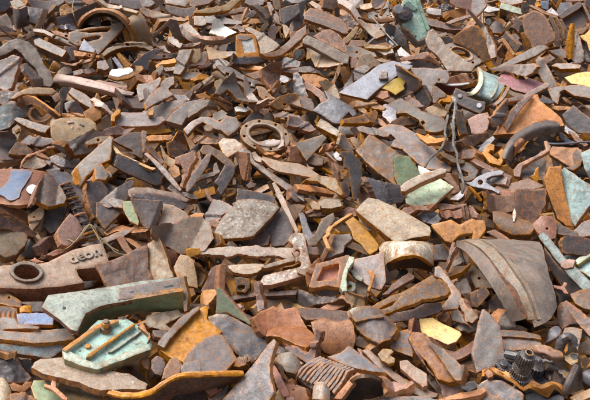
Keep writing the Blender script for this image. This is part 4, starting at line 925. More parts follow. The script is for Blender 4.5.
T(4, 1)
P('scrap_plate', 'mauve-grey leaning plate right of the ochre flat plate', "12,96 30,26 70,-10 110,0 140,36 170,82 160,120 110,160 60,172 40,140", .1, .4, 1.8, 'purple', 'rust', lift=2)
thing('torn_panel', 'torn pale grey panel narrowing to a point, with a punched hole', 220, 120)
P('panel', None, "104,0 126,4 180,2 240,8 330,20 340,66 320,98 262,92 244,110 240,206 216,190 176,112", -.15, .45, 1.5, 'mauve', 'tan', lift=6, holes=[E(278, 78, 8, 10, n=10)], wavy=.008)
end()
thing('red_scoop', 'red painted scoop with a white rim and grey end plate', 330, 150, 3)
Lf('bowl', None, ["240,100,11 290,98,12 360,104,12 452,98,12", "246,112,7 290,128,7 350,140,7 430,118,8", "250,120,2 290,155,1 340,168,1 390,140,3"], .8, 'redp', 'white', ku=4, kv=4)
tube('rim', None, "238,98,11.4 290,96,12.4 330,106,12.4 390,108,12.4 454,98,12.4", .5, 'white')
P('end_plate', None, "240,106 262,112 320,160 312,178 282,182 252,214 242,208", .2, .4, 1.2, 'grey', 'dark', lift=8)
end()
P('scrap_plate', 'rust brown chip behind the red painted scoop', "330,84 350,62 410,46 440,66 460,94 390,102", 0, .5, 2, 'rust', 'brown', lift=8)
thing('cylinder_sleeve', 'grey-green ribbed cylinder sleeve with dark bolted clamp, right of centre top', 540, 150)
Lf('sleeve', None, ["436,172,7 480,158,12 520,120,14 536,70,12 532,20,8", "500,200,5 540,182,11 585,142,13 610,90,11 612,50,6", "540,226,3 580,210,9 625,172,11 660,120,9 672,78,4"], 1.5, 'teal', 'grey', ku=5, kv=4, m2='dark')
Lf('rim', None, ["420,160,9 465,146,15 500,108,17 512,60,15 506,-4,10", "440,176,9 484,162,15 524,122,17 540,70,15 530,14,10"], 1.6, 'green', 'grey', ku=5, kv=2)
Lf('raised_band', None, ["528,204,6 560,186,12 592,150,14.5 612,100,12 614,60,7", "540,212,6 575,194,12 606,158,14.5 626,108,12 628,68,7"], 1.6, 'green', 'grey', ku=5, kv=2)
Lf('rim', None, ["540,236,4 590,220,10 640,178,12 676,120,10 690,80,5", "556,246,4 610,228,10 660,184,12 694,124,10 706,84,5"], 1.6, 'grey', 'grey', ku=5, kv=2)
g = P('clamp', None, "360,160 376,122 440,148 444,176 500,196 550,206 548,250 520,276 480,262 400,226 366,196", 0, .4, 3, 'dark', 'dbrown', lift=9)
stub('bolt', g, 402, 174, .8, 1.2, 1.4, 'steel', sides=6); stub('bolt', g, 514, 230, .8, 1.4, 1.4, 'bluegrey', sides=6)
end()
P('angle_plate', 'dark bent bracket plate under the torn panel point', "84,190 110,178 150,196 200,250 180,268 120,232", -.1, .6, 1.8, 'brown', 'rust', lift=3)
P('folded_plate', 'tan folded box piece with orange rims beneath the red scoop', "186,262 220,240 282,226 320,262 306,290 240,294", 0, .6, 2, 'tan', 'orange', lift=4)
P('curved_strip', 'orange curled strip beneath the end plate of the red scoop', "222,236 262,216 316,170 350,176 340,204 290,202 262,226 232,244", 0, .6, 1.2, 'rust', 'orange', lift=6)
P('scrap_plate', 'long flat plate with ochre stain and broken hole, right of centre', "-30,230 60,204 120,240 180,282 300,310 316,340 300,380 260,400 200,392 190,372 160,330 90,290 20,290", -.05, .95, 1.6, 'grey', 'rust', lift=3, holes=["170,348 190,336 204,352 186,366"])
P('scrap_plate', 'brown curved plate beneath the ochre stained plate', "10,322 60,296 120,312 134,336 80,346 30,350", 0, .8, 1.8, 'brown', 'tan', lift=4)
P('scrap_strip', 'ragged orange torn strip below the ochre stained plate', "108,366 150,372 200,388 260,420 300,416 296,440 240,436 180,410", 0, .7, 1.6, 'orange', 'orange', lift=6)
tube('braided_hose', 'thick pale twisted hose hanging down right of centre', "356,180,14 372,198,15 374,240,13 366,300,10 362,360,7 366,430,4", 0.8, 'twig', k=9, sides=9, rough=.7, r2=.75)
P('rust_sheet', 'brown rust sheet hanging below the dark bolted clamp', "446,310 500,280 566,266 580,310 560,370 520,400 470,392", 0, .4, 1.2, 'rose', 'rust', lift=6, cat='rust sheet')
P('scrap_bar', 'dark slim bars between the hose and the rust sheet', "384,262 410,272 440,390 400,392 380,330", -.1, .2, 2, 'dgrey', 'dark', lift=2)
P('scrap_chip', 'orange knob right of the cylinder sleeve bore', "540,60 566,58 590,84 576,104 548,90", 0, .5, 2.5, 'orange', 'rust', lift=4)
P('scrap_plate', 'dark grey plate left of the twisted hose', "130,160 180,118 220,200 200,236 160,220", -.1, .4, 2, 'dgrey', 'dark')

T(5, 1)
P('red_plate', 'flat plate with red and pink paint and orange torn edge, upper right', "36,80 70,40 110,32 150,68 200,76 230,66 300,86 330,100 290,120 220,154 150,138 96,110 50,92", 0, .9, 2, 'redp', 'orange', lift=8, cat='painted plate')
P('scrap_plate', 'mauve plate with a curved cut-out lying above the red painted plate', "60,24 140,-6 260,-14 284,0 250,40 220,60 180,48 118,28 110,34", 0, .8, 1.8, 'mauve', 'brown', lift=9)
P('orange_block', 'big bright orange rusty block with broken faces, right side', "20,400 60,330 150,220 230,168 282,160 296,200 350,240 420,300 440,346 400,352 330,310 250,350 196,392", 0, .45, 5, 'hot', 'orange', lift=6, bump=.003, cat='rusty block')
P('scrap_bar', 'dark stained sloping face strip left on the orange block', "100,300 160,220 236,166 250,172 196,230 120,330", -.2, .7, 1.5, 'purple', 'rust', lift=12)
P('slim_bar', 'long pale slender bar running to the orange block, right', "90,232 150,190 250,132 330,92 352,98 340,116 260,156 160,212 100,246", 0, .8, 2, 'mauve', 'brown', lift=13)
P('yellow_plate', 'yellow and tan broken plate at the right edge', "440,62 500,40 560,28 640,34 640,130 590,126 540,106 480,98", 0, .7, 2, 'yellow', 'orange', lift=6, holes=())
P('collar_casting', 'pale grey plate arching over a dark hollow, right edge', "340,130 400,116 520,104 640,126 640,190 560,180 500,170 470,150 440,132 412,146 400,220 370,200", 0, .6, 3, 'grey', 'brown', lift=5)
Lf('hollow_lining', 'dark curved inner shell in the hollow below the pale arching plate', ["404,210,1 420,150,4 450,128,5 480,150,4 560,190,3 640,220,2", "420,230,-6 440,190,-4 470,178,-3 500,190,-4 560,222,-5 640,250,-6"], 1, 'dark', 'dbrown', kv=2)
P('dark_box', 'dark square panel with orange top edge, right side', "424,282 460,250 492,224 545,268 620,320 620,392 520,392 460,350", -.1, .3, 2, 'dark', 'orange', lift=4, cat='dark panel')
thing('pipe_elbow', 'curved brown pipe elbow with bright orange cut end, right side', 250, 400, 2)
Lf('shell', None, ["70,530,15 100,450,18 165,380,19 255,332,19 345,314,17 432,330,14", "92,545,14.5 130,472,17.5 190,412,18.5 272,368,18.5 350,350,17 440,350,13.5", "128,556,9 165,490,12 222,440,13 298,406,13 365,396,12 442,374,9"], 1.6, 'mauve', 'orange', ku=5, kv=5, bump=.003, rough=.004, m2='dark')
Lf('orange_break', None, ["136,458,18 160,432,18.8 182,416,19", "150,480,16.6 182,452,17.6 206,432,18", "140,536,10.5 172,490,12.6 204,458,13.6"], .5, 'orange', 'orange', ku=3, kv=4, bump=.003)
end()
P('scrap_chip', 'blue-grey small wedge right of the orange block', "296,190 330,186 372,206 360,216 310,212", 0, .9, 1.8, 'steel', 'grey', lift=4)
P('curved_strip', 'small rusty curved bar in the hollow, right side', "430,182 440,178 480,208 476,218 450,206", -.1, .7, 1.4, 'brown', 'rust', lift=3)
P('scrap_plate', 'orange bars between the orange block and the dark panel', "340,220 380,232 460,236 470,250 400,256 350,240", 0, .9, 1.8, 'rust', 'tan', lift=3)
P('scrap_plate', 'tan steep plate in front of the cylinder sleeve, left of the orange block', "0,300 40,250 88,196 94,250 60,330 20,345", .3, .2, 1.6, 'mauve', 'rust', lift=8)
P('scrap_plate', 'purple plate behind the dark panel at the right edge', "490,224 540,216 600,270 580,280", -.1, .8, 2, 'purple', 'brown')
P('round_bar', 'brown round bar lying at the right edge above the dark panel', "560,226 640,232 640,290 600,270 566,250", 0, .7, 3, 'purple', 'brown', bend=(90, 2))
P('scrap_plate', 'brown block at the top of the yellow and tan plate', "430,-14 500,-20 560,-8 560,18 500,26 440,16", 0, .6, 2.5, 'dbrown', 'brown')
P('scrap_bar', 'rusty bar ends under the dark panel, right edge', "440,346 500,380 520,410 470,400 430,370", -.1, .7, 2, 'steel', 'dgrey', lift=2)
T(0, 2)
P('scrap_plate', 'mauve dusty leaning plate at the left edge above the cream toothed block', "-30,0 20,-14 66,8 90,42 60,80 40,130 -30,134", .1, .45, 2, 'mauve', 'brown', lift=2, wavy=.008)
P('toothed_block', 'cream coloured block with a broken toothed edge at the left', "-30,148 10,138 20,128 34,136 44,126 58,134 72,124 84,130 96,122 124,128 126,150 60,164 -30,172", 0, .9, 4.5, 'tan', 'tan', lift=4)
P('scrap_plate', 'brown sloping plate right of the mauve dusty plate, left', "74,90 110,56 150,76 186,106 160,122 110,124 60,116", 0, .7, 1.6, 'brown', 'rust', lift=3)
P('curved_strip', 'thin orange rod-like strip arching over the cream hollow', "126,190 140,150 176,118 230,100 300,72 400,60 480,64 536,62 530,72 480,76 400,70 320,84 240,108 290,136 292,150 240,132 210,118 160,140 140,168 134,198", 0, .6, 1.2, 'rust', 'orange', lift=5)
P('curved_plate', 'cream curved plate in the hollow under the orange arching strip', "136,180 156,142 206,120 262,140 290,160 250,184 200,192 150,200", 0, .6, 1.6, 'tan', 'brown', bend=(0, -2), lift=1)
P('scrap_plate', 'dark purple curved plate above the orange arching strip', "112,60 140,14 170,20 230,40 320,44 330,62 262,84 180,78", 0, .7, 2, 'purple', 'dbrown', lift=2)
P('scrap_block', 'grey-brown block with rounded corner behind the olive slab', "336,50 345,34 480,38 530,66 545,96 520,110 440,118 350,112 338,90", 0, .75, 3.5, 'mauve', 'rust', lift=3)
P('olive_slab', 'large olive slab leaning right with an orange right edge', "448,190 500,140 590,60 650,10 664,30 650,150 590,180 510,250 468,322 440,270 420,232", -.35, .5, 2.5, 'grey', 'orange', lift=6, cat='olive slab')
P('scrap_plate', 'dark plate with orange lower edge beneath the orange arching strip', "270,160 330,128 390,150 424,196 412,218 360,196 310,166 300,186", -.1, .7, 1.6, 'dgrey', 'rust', lift=3)
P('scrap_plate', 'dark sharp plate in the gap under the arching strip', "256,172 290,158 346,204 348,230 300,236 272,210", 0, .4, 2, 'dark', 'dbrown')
P('orange_flake', 'orange leaf shaped flake against the olive slab', "426,236 446,196 462,210 478,264 470,300 448,304 430,280", .1, .3, 1.4, 'orange', 'ochre', lift=9, cat='rust flake')
thing('blue_drum', 'rusty red drum fragment with large patches of blue paint, left', 120, 300, cat='painted drum')
Lf('shell', None, ["-60,215,4 0,206,7 60,204,9 130,206,10 200,210,9 260,220,7 300,235,4", "-60,290,8 0,292,12 50,296,14 110,300,15 170,300,14 240,290,11 300,275,6", "-60,400,9 0,410,13 50,416,15 100,420,16 160,415,15 240,400,12 330,400,6"], 1.6, 'red', 'brown', ku=5, kv=5, bump=.003)
Lf('blue_paint', None, ["64,212,9.9 100,208,10.5 145,210,10.9 196,220,9.8", "44,282,13.6 80,284,14.8 120,288,15.4 160,280,14.8", "-30,340,13.6 20,348,15.4 80,354,16.4 126,330,16.2", "-30,350,13.6 20,366,15.5 60,392,16.3 112,375,16.3"], .25, 'blue', 'blue', ku=4, kv=4)
Lf('white_paint', None, ["160,312,14.9 190,298,14.6 216,304,14.0", "156,330,15.3 185,328,15.1 210,322,14.6", "172,350,15.6 186,352,15.6 196,346,15.4"], .25, 'white', 'teal', ku=3, kv=3)
Lf('rib', None, ["246,258,13.5 225,300,16.5 205,350,17.8 180,420,18", "262,266,12.5 244,310,15 222,360,16.5 200,420,17"], 2, 'brown', 'dbrown', ku=4, kv=2)
end()
P('curved_plate', 'dark red curved shell right of the blue painted drum', "200,400 230,320 262,262 300,272 336,320 372,395 360,430 280,440", .1, .3, 1.6, 'dbrown', 'orange', bend=(0, 3), lift=9)
P('scrap_plate', 'dark blue-grey plate behind the ribbed rod, left', "290,250 350,232 400,236 450,290 505,380 520,410 470,410 400,400 370,360 340,300", -.1, .5, 1.8, 'steel', 'brown', lift=4)
thing('ribbed_rod', 'rusty rod with raised coil ribs, half a spiral, leaning left', 440, 400, 3)
C0 = [(372, 290), (400, 350), (430, 400), (460, 470), (500, 560), (530, 600)]
Lf('channel', None, [" ".join("%d,%d,9" % (x - 22, y + 10) for x, y in C0), " ".join("%d,%d,12.5" % (x + 8, y) for x, y in C0), " ".join("%d,%d,10" % (x + 44, y - 12) for x, y in C0)], 1.5, 'dgrey', 'rust', ku=4, kv=4)
for i in range(11):
    u = i / 10 * (len(C0) - 1.01); k = int(u); f = u - k
    x = C0[k][0] + (C0[k + 1][0] - C0[k][0]) * f; y = C0[k][1] + (C0[k + 1][1] - C0[k][1]) * f
    tube('coil_rib', None, [(x - 16, y + 14, 11), (x + 8, y + 4, 13.6), (x + 42, y - 2, 12)], .55, 'dbrown' if i % 3 else 'rust', k=3, sides=6)
end()
P('scrap_plate', 'grey mauve plate with orange left edge right of the ribbed rod', "512,300 540,282 600,280 640,330 620,395 590,470 560,480 530,400", .2, .4, 2, 'purple', 'rust', lift=5)
P('scrap_plate', 'blue-grey thin shard right under the olive slab', "520,275 560,235 600,210 640,225 650,250 610,268", 0, .8, 1.8, 'grey', 'orange', lift=6)
P('scrap_plate', 'small olive grey plate between dark plate and olive slab', "384,136 460,134 470,150 440,190 412,170", 0, .5, 1.8, 'grey', 'dgrey', lift=1)

T(1, 2)
P('wedge_bar', 'long dark grey bar with a sloping pale cut end, left of centre', "36,140 74,60 112,112 92,190 40,160", -.5, .5, 3, 'dgrey', 'dgrey', lift=9)
P('wedge_bar', 'front face of a big dark grey slab running right, left of centre', "92,188 116,112 200,150 310,196 380,216 384,240 376,300 340,304 240,262 150,222", .05, .12, 5, 'dgrey', 'dark', lift=4)
P('scrap_strip', 'thin pale edged strip along the top of the big dark grey slab', "74,58 92,66 140,112 240,160 330,200 310,206 220,166 130,128 108,112", -.1, .9, 1.5, 'tan', 'dgrey', lift=11)
P('channel_piece', 'purple-brown steep channel with ridged face above the big dark slab', "88,36 120,20 180,-10 262,-10 268,60 272,120 258,144 210,118 204,96 140,66", 0, .45, 2.5, 'purple', 'brown', lift=9, cat='channel piece')
P('scrap_bar', 'narrow mauve upright edge right of the ridged channel', "262,-10 286,-6 276,100 262,106", .4, .1, 2, 'mauve', 'purple', lift=11)
P('long_rod', 'long thin curved pale rod sweeping down to the right, left of centre', "272,118 290,110 340,150 400,206 452,270 494,326 484,338 430,290 370,220 310,152", -.3, .6, 2.5, 'mauve', 'rust', lift=8, cat='curved bar')
P('scrap_strip', 'orange scooped strip leaning behind the thin curved rod', "302,90 316,78 370,128 384,160 372,170 340,134", -.2, .5, 2, 'brown', 'orange', lift=6)
P('scoop_shard', 'orange curled scoop shard standing up, left of centre', "364,62 374,58 396,110 430,136 462,150 452,180 424,190 390,160 376,110", -.1, .3, 2, 'tan', 'orange', lift=8, bend=(0, -2))
P('scrap_shard', 'brown square shard with pointed top, left of centre', "416,54 446,40 462,-2 480,0 516,50 522,92 470,138 428,120", .05, .3, 1.6, 'brown', 'orange', lift=6)
P('scrap_shard', 'brown plate with a bright orange edge fold, left of centre', "458,142 500,128 560,104 576,142 545,190 498,304 484,296 510,230 490,180 462,176", .1, .35, 1.6, 'brown', 'orange', lift=8)
P('scrap_chip', 'small tan block below the orange scoop shard', "418,206 446,178 470,192 480,236 450,248 424,230", 0, .5, 3, 'orange', 'rust', lift=5)
P('scrap_chip', 'small pale grey cube chip under the tan block', "452,258 480,246 490,270 470,284", 0, .5, 2, 'grey', 'grey', lift=4)
P('long_shard', 'long grey-green pointed blade leaning right, left of centre', "520,330 545,240 590,190 640,120 672,110 660,160 620,230 560,310 528,346", .3, .35, 1.6, 'grey', 'dgrey', lift=6, cat='long blade')
P('scrap_plate', 'dark blue-grey rod piece behind the pointed blade', "540,104 580,70 610,50 620,70 570,130 556,120", .2, .5, 2, 'steel', 'dgrey', lift=3)
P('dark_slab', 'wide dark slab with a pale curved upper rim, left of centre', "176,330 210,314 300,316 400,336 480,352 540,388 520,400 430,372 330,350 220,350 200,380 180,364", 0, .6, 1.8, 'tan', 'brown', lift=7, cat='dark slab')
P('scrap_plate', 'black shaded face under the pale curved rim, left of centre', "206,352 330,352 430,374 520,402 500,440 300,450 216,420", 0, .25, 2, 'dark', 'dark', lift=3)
P('scrap_shard', 'grey broad shard left of the dark slab with pale rim', "50,380 110,320 190,276 210,286 196,320 180,372 160,410 80,420", .1, .4, 2, 'grey', 'brown', lift=4)
P('scrap_plate', 'grey flat plate at left of the grey broad shard', "-10,290 60,292 110,320 60,372 30,392 -10,392", 0, .7, 2, 'grey', 'rust', lift=3)
P('scrap_bar', 'orange edged tan bar end at left above the grey flat plate', "-14,206 20,190 62,244 40,272 -14,268", 0, .6, 3, 'grey', 'orange', lift=6)
P('scrap_bar', 'orange bar lying under the notched channel, left of centre', "290,18 330,8 420,6 442,18 420,34 310,38", 0, .9, 2.5, 'rust', 'orange', lift=5)
P('scrap_chip', 'grey-green rubble chip below the end of the curved rod', "420,326 440,304 480,336 560,356 580,380 540,378 470,356", 0, .8, 2.5, 'grey', 'brown', lift=2, bump=.004)
P('scrap_plate', 'dark brown plate in the gap right of the curved rod', "500,250 540,222 558,226 546,280 520,312 500,310", .1, .4, 1.8, 'brown', 'dbrown', lift=3)
P('curved_strip', 'ochre curved strip end by the oval casting, left', "0,62 40,58 22,120 10,196 -4,196", .4, .2, 2, 'orange', 'ochre', lift=8)
P('scrap_plate', 'orange edged flat plate at the left under the notched channel', "-60,48 -10,20 60,14 86,24 70,42 0,54 -50,62", 0, .8, 2, 'tan', 'orange', lift=9)

T(2, 2)
thing('bolted_flange', 'round tan flange ring with bolt holes in the centre of the upper half', 410, 10)
g = P('ring', None, E(408, 8, 150, 92, 12, n=40), .05, .8, 3.2, 'tan', 'brown', holes=[E(408, 2, 98, 58, 14, n=32)] + [E(408 + 129 * math.cos(R(v)) * math.cos(R(12)) - 79 * math.sin(R(v)) * math.sin(R(12)), 6 + 129 * math.cos(R(v)) * math.sin(R(12)) + 79 * math.sin(R(v)) * math.cos(R(12)), 9, 7, n=10) for v in range(22, 360, 45)], lift=7, rough=.001)
P('inner_lip', None, E(408, 3, 112, 67, 13, n=36), on=g, up=.6, t=1.5, m='stone', e='tan', holes=[E(408, 2, 96, 57, 14, n=32)], rough=.001)
end()
P('scrap_block', 'small mauve slab inside the ring of the bolted flange', "368,60 380,34 440,28 502,32 510,66 480,78 376,76", 0, .7, 2, 'mauve', 'brown', lift=6)
P('lever_casting', 'pale grey curved lever casting with a round boss left of the flange', "-75,-30 -40,-62 30,-92 100,-84 140,-60 180,-100 240,-90 262,-50 230,-10 190,20 150,-10 110,-20 40,-60 0,-40 -50,5", 0, .6, 4, 'grey', 'brown', lift=6, bend=(0, 2), cat='lever casting')
P('boss', 'round tan boss on the grey lever casting', E(74, -38, 26, 22), 0, .5, 3, 'tan', 'tan', lift=14)
P('scrap_block', 'dark rounded brown bar end below the lever casting', "-20,30 10,6 60,20 120,34 116,56 60,56 0,50", 0, .7, 4, 'brown', 'dbrown', lift=3)
thing('pale_bracket', 'pale and tan broken bracket below the lever casting', 190, 80, 2, cat='broken bracket')
P('plate', None, "130,50 160,24 230,30 280,66 240,96 200,100 176,134 160,112", .1, .7, 2, 'pale', 'rust', lift=6)
P('flange', None, "172,130 190,106 250,68 282,70 262,96 200,130 180,142", 0, .9, 1.6, 'tan', 'rust', lift=9)
end()
thing('bent_hook_bar', 'heavy dark Y shaped hook bar in the middle, one leg pointing down', 150, 200)
P('arm', None, "24,96 42,66 80,64 150,104 190,140 240,186 226,214 170,180 100,124 40,118", 0, .6, 4.5, 'brown', 'dbrown', lift=6)
P('leg', None, "170,180 236,186 228,230 190,300 150,360 128,330 134,306 110,284 140,240", .2, .35, 4.5, 'dgrey', 'dbrown', lift=7)
end()
P('scrap_block', 'upright rust red rectangular block in the middle of the heap', "236,118 262,110 296,116 300,150 310,262 282,266 256,240 246,180", .1, .15, 3, 'red', 'rust', lift=9)
P('scrap_block', 'orange top face of the upright rust red block', "234,118 240,110 290,108 298,122 262,136 240,136", 0, 1.0, 2, 'rust', 'orange', lift=15)
P('long_dark_bar', 'long dark grey flat bar sloping down right from the flange', "250,100 282,76 320,100 380,176 465,240 560,300 640,356 640,400 560,350 450,272 370,210 300,150", -.1, .7, 3, 'dgrey', 'dark', lift=7, cat='long bar')
P('boat_shard', 'long flat tan shard shaped like a boat, orange edges, centre', "386,150 400,134 500,160 600,172 660,196 740,250 820,268 836,280 760,270 600,240 470,216 430,190", 0, .9, 1.6, 'tan', 'orange', lift=9, cat='tan shard')
P('scrap_chip', 'pale rough lump at the left tip of the boat shaped shard', "330,112 352,104 386,136 380,160 350,142", 0, .6, 2, 'pale', 'brown', lift=12)
P('thin_strip', 'orange strips under the lower rim of the bolted flange', "362,96 440,106 530,132 526,146 450,124 370,108", 0, .9, 1.4, 'orange', 'rust', lift=8)
P('rusty_block', 'brown rust block at the right of the bolted flange', "530,112 560,80 610,70 630,110 600,160 556,146", 0, .6, 3, 'brown', 'rust', lift=6, cat='rusty block')
P('blade_shard', 'white edged broken shard left of the dark hook bar', "-10,276 40,240 102,222 104,176 122,166 142,224 110,244 50,262 0,284", 0, .5, 1.6, 'pale', 'orange', lift=6)
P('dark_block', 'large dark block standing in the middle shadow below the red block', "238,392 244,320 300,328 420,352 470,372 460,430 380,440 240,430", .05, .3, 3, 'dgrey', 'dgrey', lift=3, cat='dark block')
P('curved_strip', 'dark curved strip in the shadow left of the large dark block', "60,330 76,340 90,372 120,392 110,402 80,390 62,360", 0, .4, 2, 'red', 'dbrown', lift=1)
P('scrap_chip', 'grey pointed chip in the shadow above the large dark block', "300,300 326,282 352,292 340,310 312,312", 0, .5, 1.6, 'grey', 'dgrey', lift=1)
P('connecting_bar', 'slim whitish bar slanting down through the centre', "448,290 464,284 490,320 530,400 570,490 606,570 590,590 566,540 500,410 470,352", -.3, .4, 1.6, 'pale', 'grey', lift=11, cat='slim bar')

T(3, 2)
P('fan_scoop', 'brown fan shaped scoop with pale rim, centre', "0,56 40,32 110,12 165,4 190,26 150,72 110,110 76,154 60,130 30,80", .15, .5, 1.6, 'grey', 'brown', lift=9, bend=(30, -2), cat='scoop plate')
P('scrap_plate', 'orange brown inside of a broken pipe under the fan shaped scoop', "-20,80 10,76 50,120 58,150 30,164 -20,156", .1, .4, 2, 'rust', 'brown', lift=4)
P('pipe_stub', 'short tan pipe stub with a curved mouth, centre', "76,160 110,126 150,122 178,150 168,184 130,186 92,176", 0, .4, 4, 'tan', 'brown', lift=5, cat='pipe stub')
P('curved_strip', 'thin curved red-brown hook standing right of the pipe stub', "192,122 204,116 240,160 262,220 258,276 242,282 222,244 234,226 224,172", -.2, .3, 2, 'brown', 'tan', lift=6)
P('scrap_plate', 'lower tan shard with orange underside under the boat shaped shard', "20,290 100,290 262,288 290,362 280,372 200,336 110,300", 0, .9, 1.8, 'tan', 'orange', lift=6)
P('scrap_plate', 'orange flat strip beneath the lower tan shard', "10,300 70,312 180,330 230,352 200,358 90,350 30,330", 0, 1.0, 1.8, 'orange', 'rust', lift=3)
P('notched_plate', 'tall dark grey plate with a notched upper corner, centre', "268,126 276,104 350,98 362,130 400,170 404,250 390,330 372,392 350,392 340,320 318,206 296,200 294,140", .15, .2, 2.4, 'dgrey', 'rust', lift=7, cat='notched plate')
P('big_slab', 'big rectangular pinkish brown slab leaning, right of centre', "362,96 400,60 440,4 470,10 590,92 640,130 676,172 690,260 640,310 590,296 500,230 420,160", -.05, .75, 3, 'brown', 'brown', lift=9, bump=.003, cat='big slab')
P('scrap_plate', 'smooth purple-grey plate half in shade under the big slab', "398,290 410,258 480,280 560,304 590,340 590,400 520,420 470,392 430,340", 0, .6, 2, 'steel', 'dgrey', lift=5)
P('scrap_plate', 'rust red plate between the notched plate and the purple-grey plate', "384,330 400,318 450,382 440,410 390,412 376,380", 0, .4, 2, 'red', 'rust', lift=3)
P('scrap_shard', 'tan upright shard at the corner of the big slab', "336,30 356,24 394,52 380,86 366,92 350,70", 0, .5, 2, 'tan', 'brown', lift=5)
P('curved_plate', 'pale curved lip of the alloy fragment near the centre', "276,60 290,10 310,14 330,48 356,84 330,96 290,92", -.2, .4, 2, 'grey', 'grey', bend=(0, -2), lift=6)
P('scrap_plate', 'red-brown plate sloping behind the fan shaped scoop', "150,100 180,74 250,60 270,80 200,104 150,112", 0, .8, 2, 'red', 'rust', lift=4)
P('scrap_block', 'dark blue-grey knob left of the notched plate', "226,120 250,104 276,126 280,152 250,150", 0, .4, 3, 'steel', 'dgrey', lift=3)
P('scrap_plate', 'mauve block end under the slim whitish bar', "-10,320 30,352 50,342 82,352 76,392 20,392 -10,372", -.1, .5, 3, 'mauve', 'brown', lift=3)
P('scrap_chip', 'purple lumps right of the lower tan shard', "272,290 300,290 326,340 316,370 290,356", 0, .4, 3, 'purple', 'brown', lift=2)
P('scrap_plate', 'grey plate top edge right of the tan upright shard', "500,24 560,20 590,50 590,84 530,56", -.1, .8, 2, 'grey', 'dgrey', lift=2)

T(4, 2)
P('large_plate', 'large smooth brown-grey plate leaning behind the green bracket', "-110,-20 -20,-60 60,-50 150,0 200,40 300,130 350,196 340,222 262,212 190,206 150,170 60,90 -60,60", -.1, .75, 2, 'purple', 'brown', lift=4, cat='large plate')
thing('green_bracket', 'broken bracket with pale green paint and a rusty ridge, right of centre', 150, 300)
P('upper_face', None, "10,140 30,124 100,128 150,200 165,240 120,276 70,296 44,320 14,248", .15, .3, 2, 'moss', 'pinkrust', lift=17)
P('ridge', None, "48,310 70,286 150,246 200,226 290,202 322,206 318,226 240,256 160,290 80,338 56,336", 0, .5, 4, 'stone', 'rust', lift=20)
P('lower_face', None, "72,346 140,306 220,270 272,254 366,312 300,370 256,410 120,430 84,410", .05, .7, 2, 'lime', 'rust', lift=12)
P('end_corner', None, "150,180 172,190 230,220 206,230 160,244", 0, .8, 2, 'white', 'grey', lift=19)
end()
tube('dry_twig', 'pale dry twig slanting left above the green bracket', "330,-110,14 312,-10,16 318,20,16 292,84,17 262,112,17 216,156,17 194,196,18", .6, 'twig', rough=.3, r2=.45)
tube('dry_twig', 'long pale dry twig hanging down right of the green bracket', "350,-60,16 364,0,17 362,60,17 384,120,17 386,170,16 408,240,15 422,300,14 414,350,12", .65, 'twig', rough=.3, r2=.6)
P('scrap_plate', 'rust red plate corner behind the lower green face', "288,248 330,236 388,252 390,330 350,350 362,310", .1, .4, 2, 'red', 'brown', lift=4)
P('slot_plate', 'brown plate with a dark oval slot behind the long twig', "340,170 420,160 490,180 520,196 490,262 440,280 360,250", 0, .6, 2, 'purple', 'brown', lift=3, holes=["384,216 410,208 450,226 454,244 430,252 396,238"])
P('scrap_plate', 'tan curved edge piece under the twig fork', "290,110 330,120 380,146 426,152 420,172 360,164 310,136", 0, .7, 2, 'tan', 'brown', lift=6)
P('scrap_lump', 'rounded tan lump right of the long twig', "392,120 420,86 470,84 488,110 480,150 430,160 410,140", 0, .4, 4, 'brown', 'rust', lift=5, bend=(0, 2))
P('scrap_bar', 'brown smooth bar between the twig and the orange C casting', "420,40 470,10 560,-10 570,10 520,50 470,82", .1, .6, 2.5, 'brown', 'dbrown', lift=4)
P('scrap_bar', 'steel rod with a pale knob, upper right of the rounded lump', "486,120 560,40 590,20 600,36 560,80 500,136", .2, .5, 2, 'steel', 'grey', lift=4)
P('scrap_bar', 'long red-brown bar under the orange C casting', "470,160 500,152 590,200 660,232 700,250 690,262 600,236 510,190", -.1, .8, 2, 'red', 'brown', lift=3)
P('curved_strip', 'ragged orange strip along the top of the large plate', "150,-6 200,20 230,40 300,24 320,34 260,56 210,60 170,28", 0, .7, 1.5, 'orange', 'orange', lift=8)
P('pipe_half', 'dark curved shell behind the first dry twig', "300,40 380,30 420,60 390,90 330,96 290,80", 0, .5, 2, 'dbrown', 'orange', lift=3, bend=(0, -2))
thing('fork_bracket', 'light grey wishbone shaped alloy bracket with holes', 540, 290, 3, cat='alloy bracket')
P('bracket', None, "430,286 470,282 500,252 560,226 640,212 660,222 650,240 590,248 560,262 556,286 640,340 630,352 590,330 520,318 470,308", 0, .6, 1.5, 'bluegrey', 'grey', lift=11, holes=[E(522, 284, 15, 15, n=14), "566,268 590,256 600,268 580,280"], rough=.001)
end()
thing('wire_fork', 'thin orange bent forked wire standing under the wishbone bracket', 460, 370, 2)
tube('prong', None, "448,314,11 436,350,9 424,396,6", .7, 'orange'); tube('prong', None, "452,312,11 490,350,9 524,394,6", .8, 'orange')
end()
P('scrap_plate', 'grey bar sloping left at the base of the forked wire', "350,384 400,340 426,336 420,362 390,390", .1, .7, 2, 'steel', 'dgrey', lift=5)

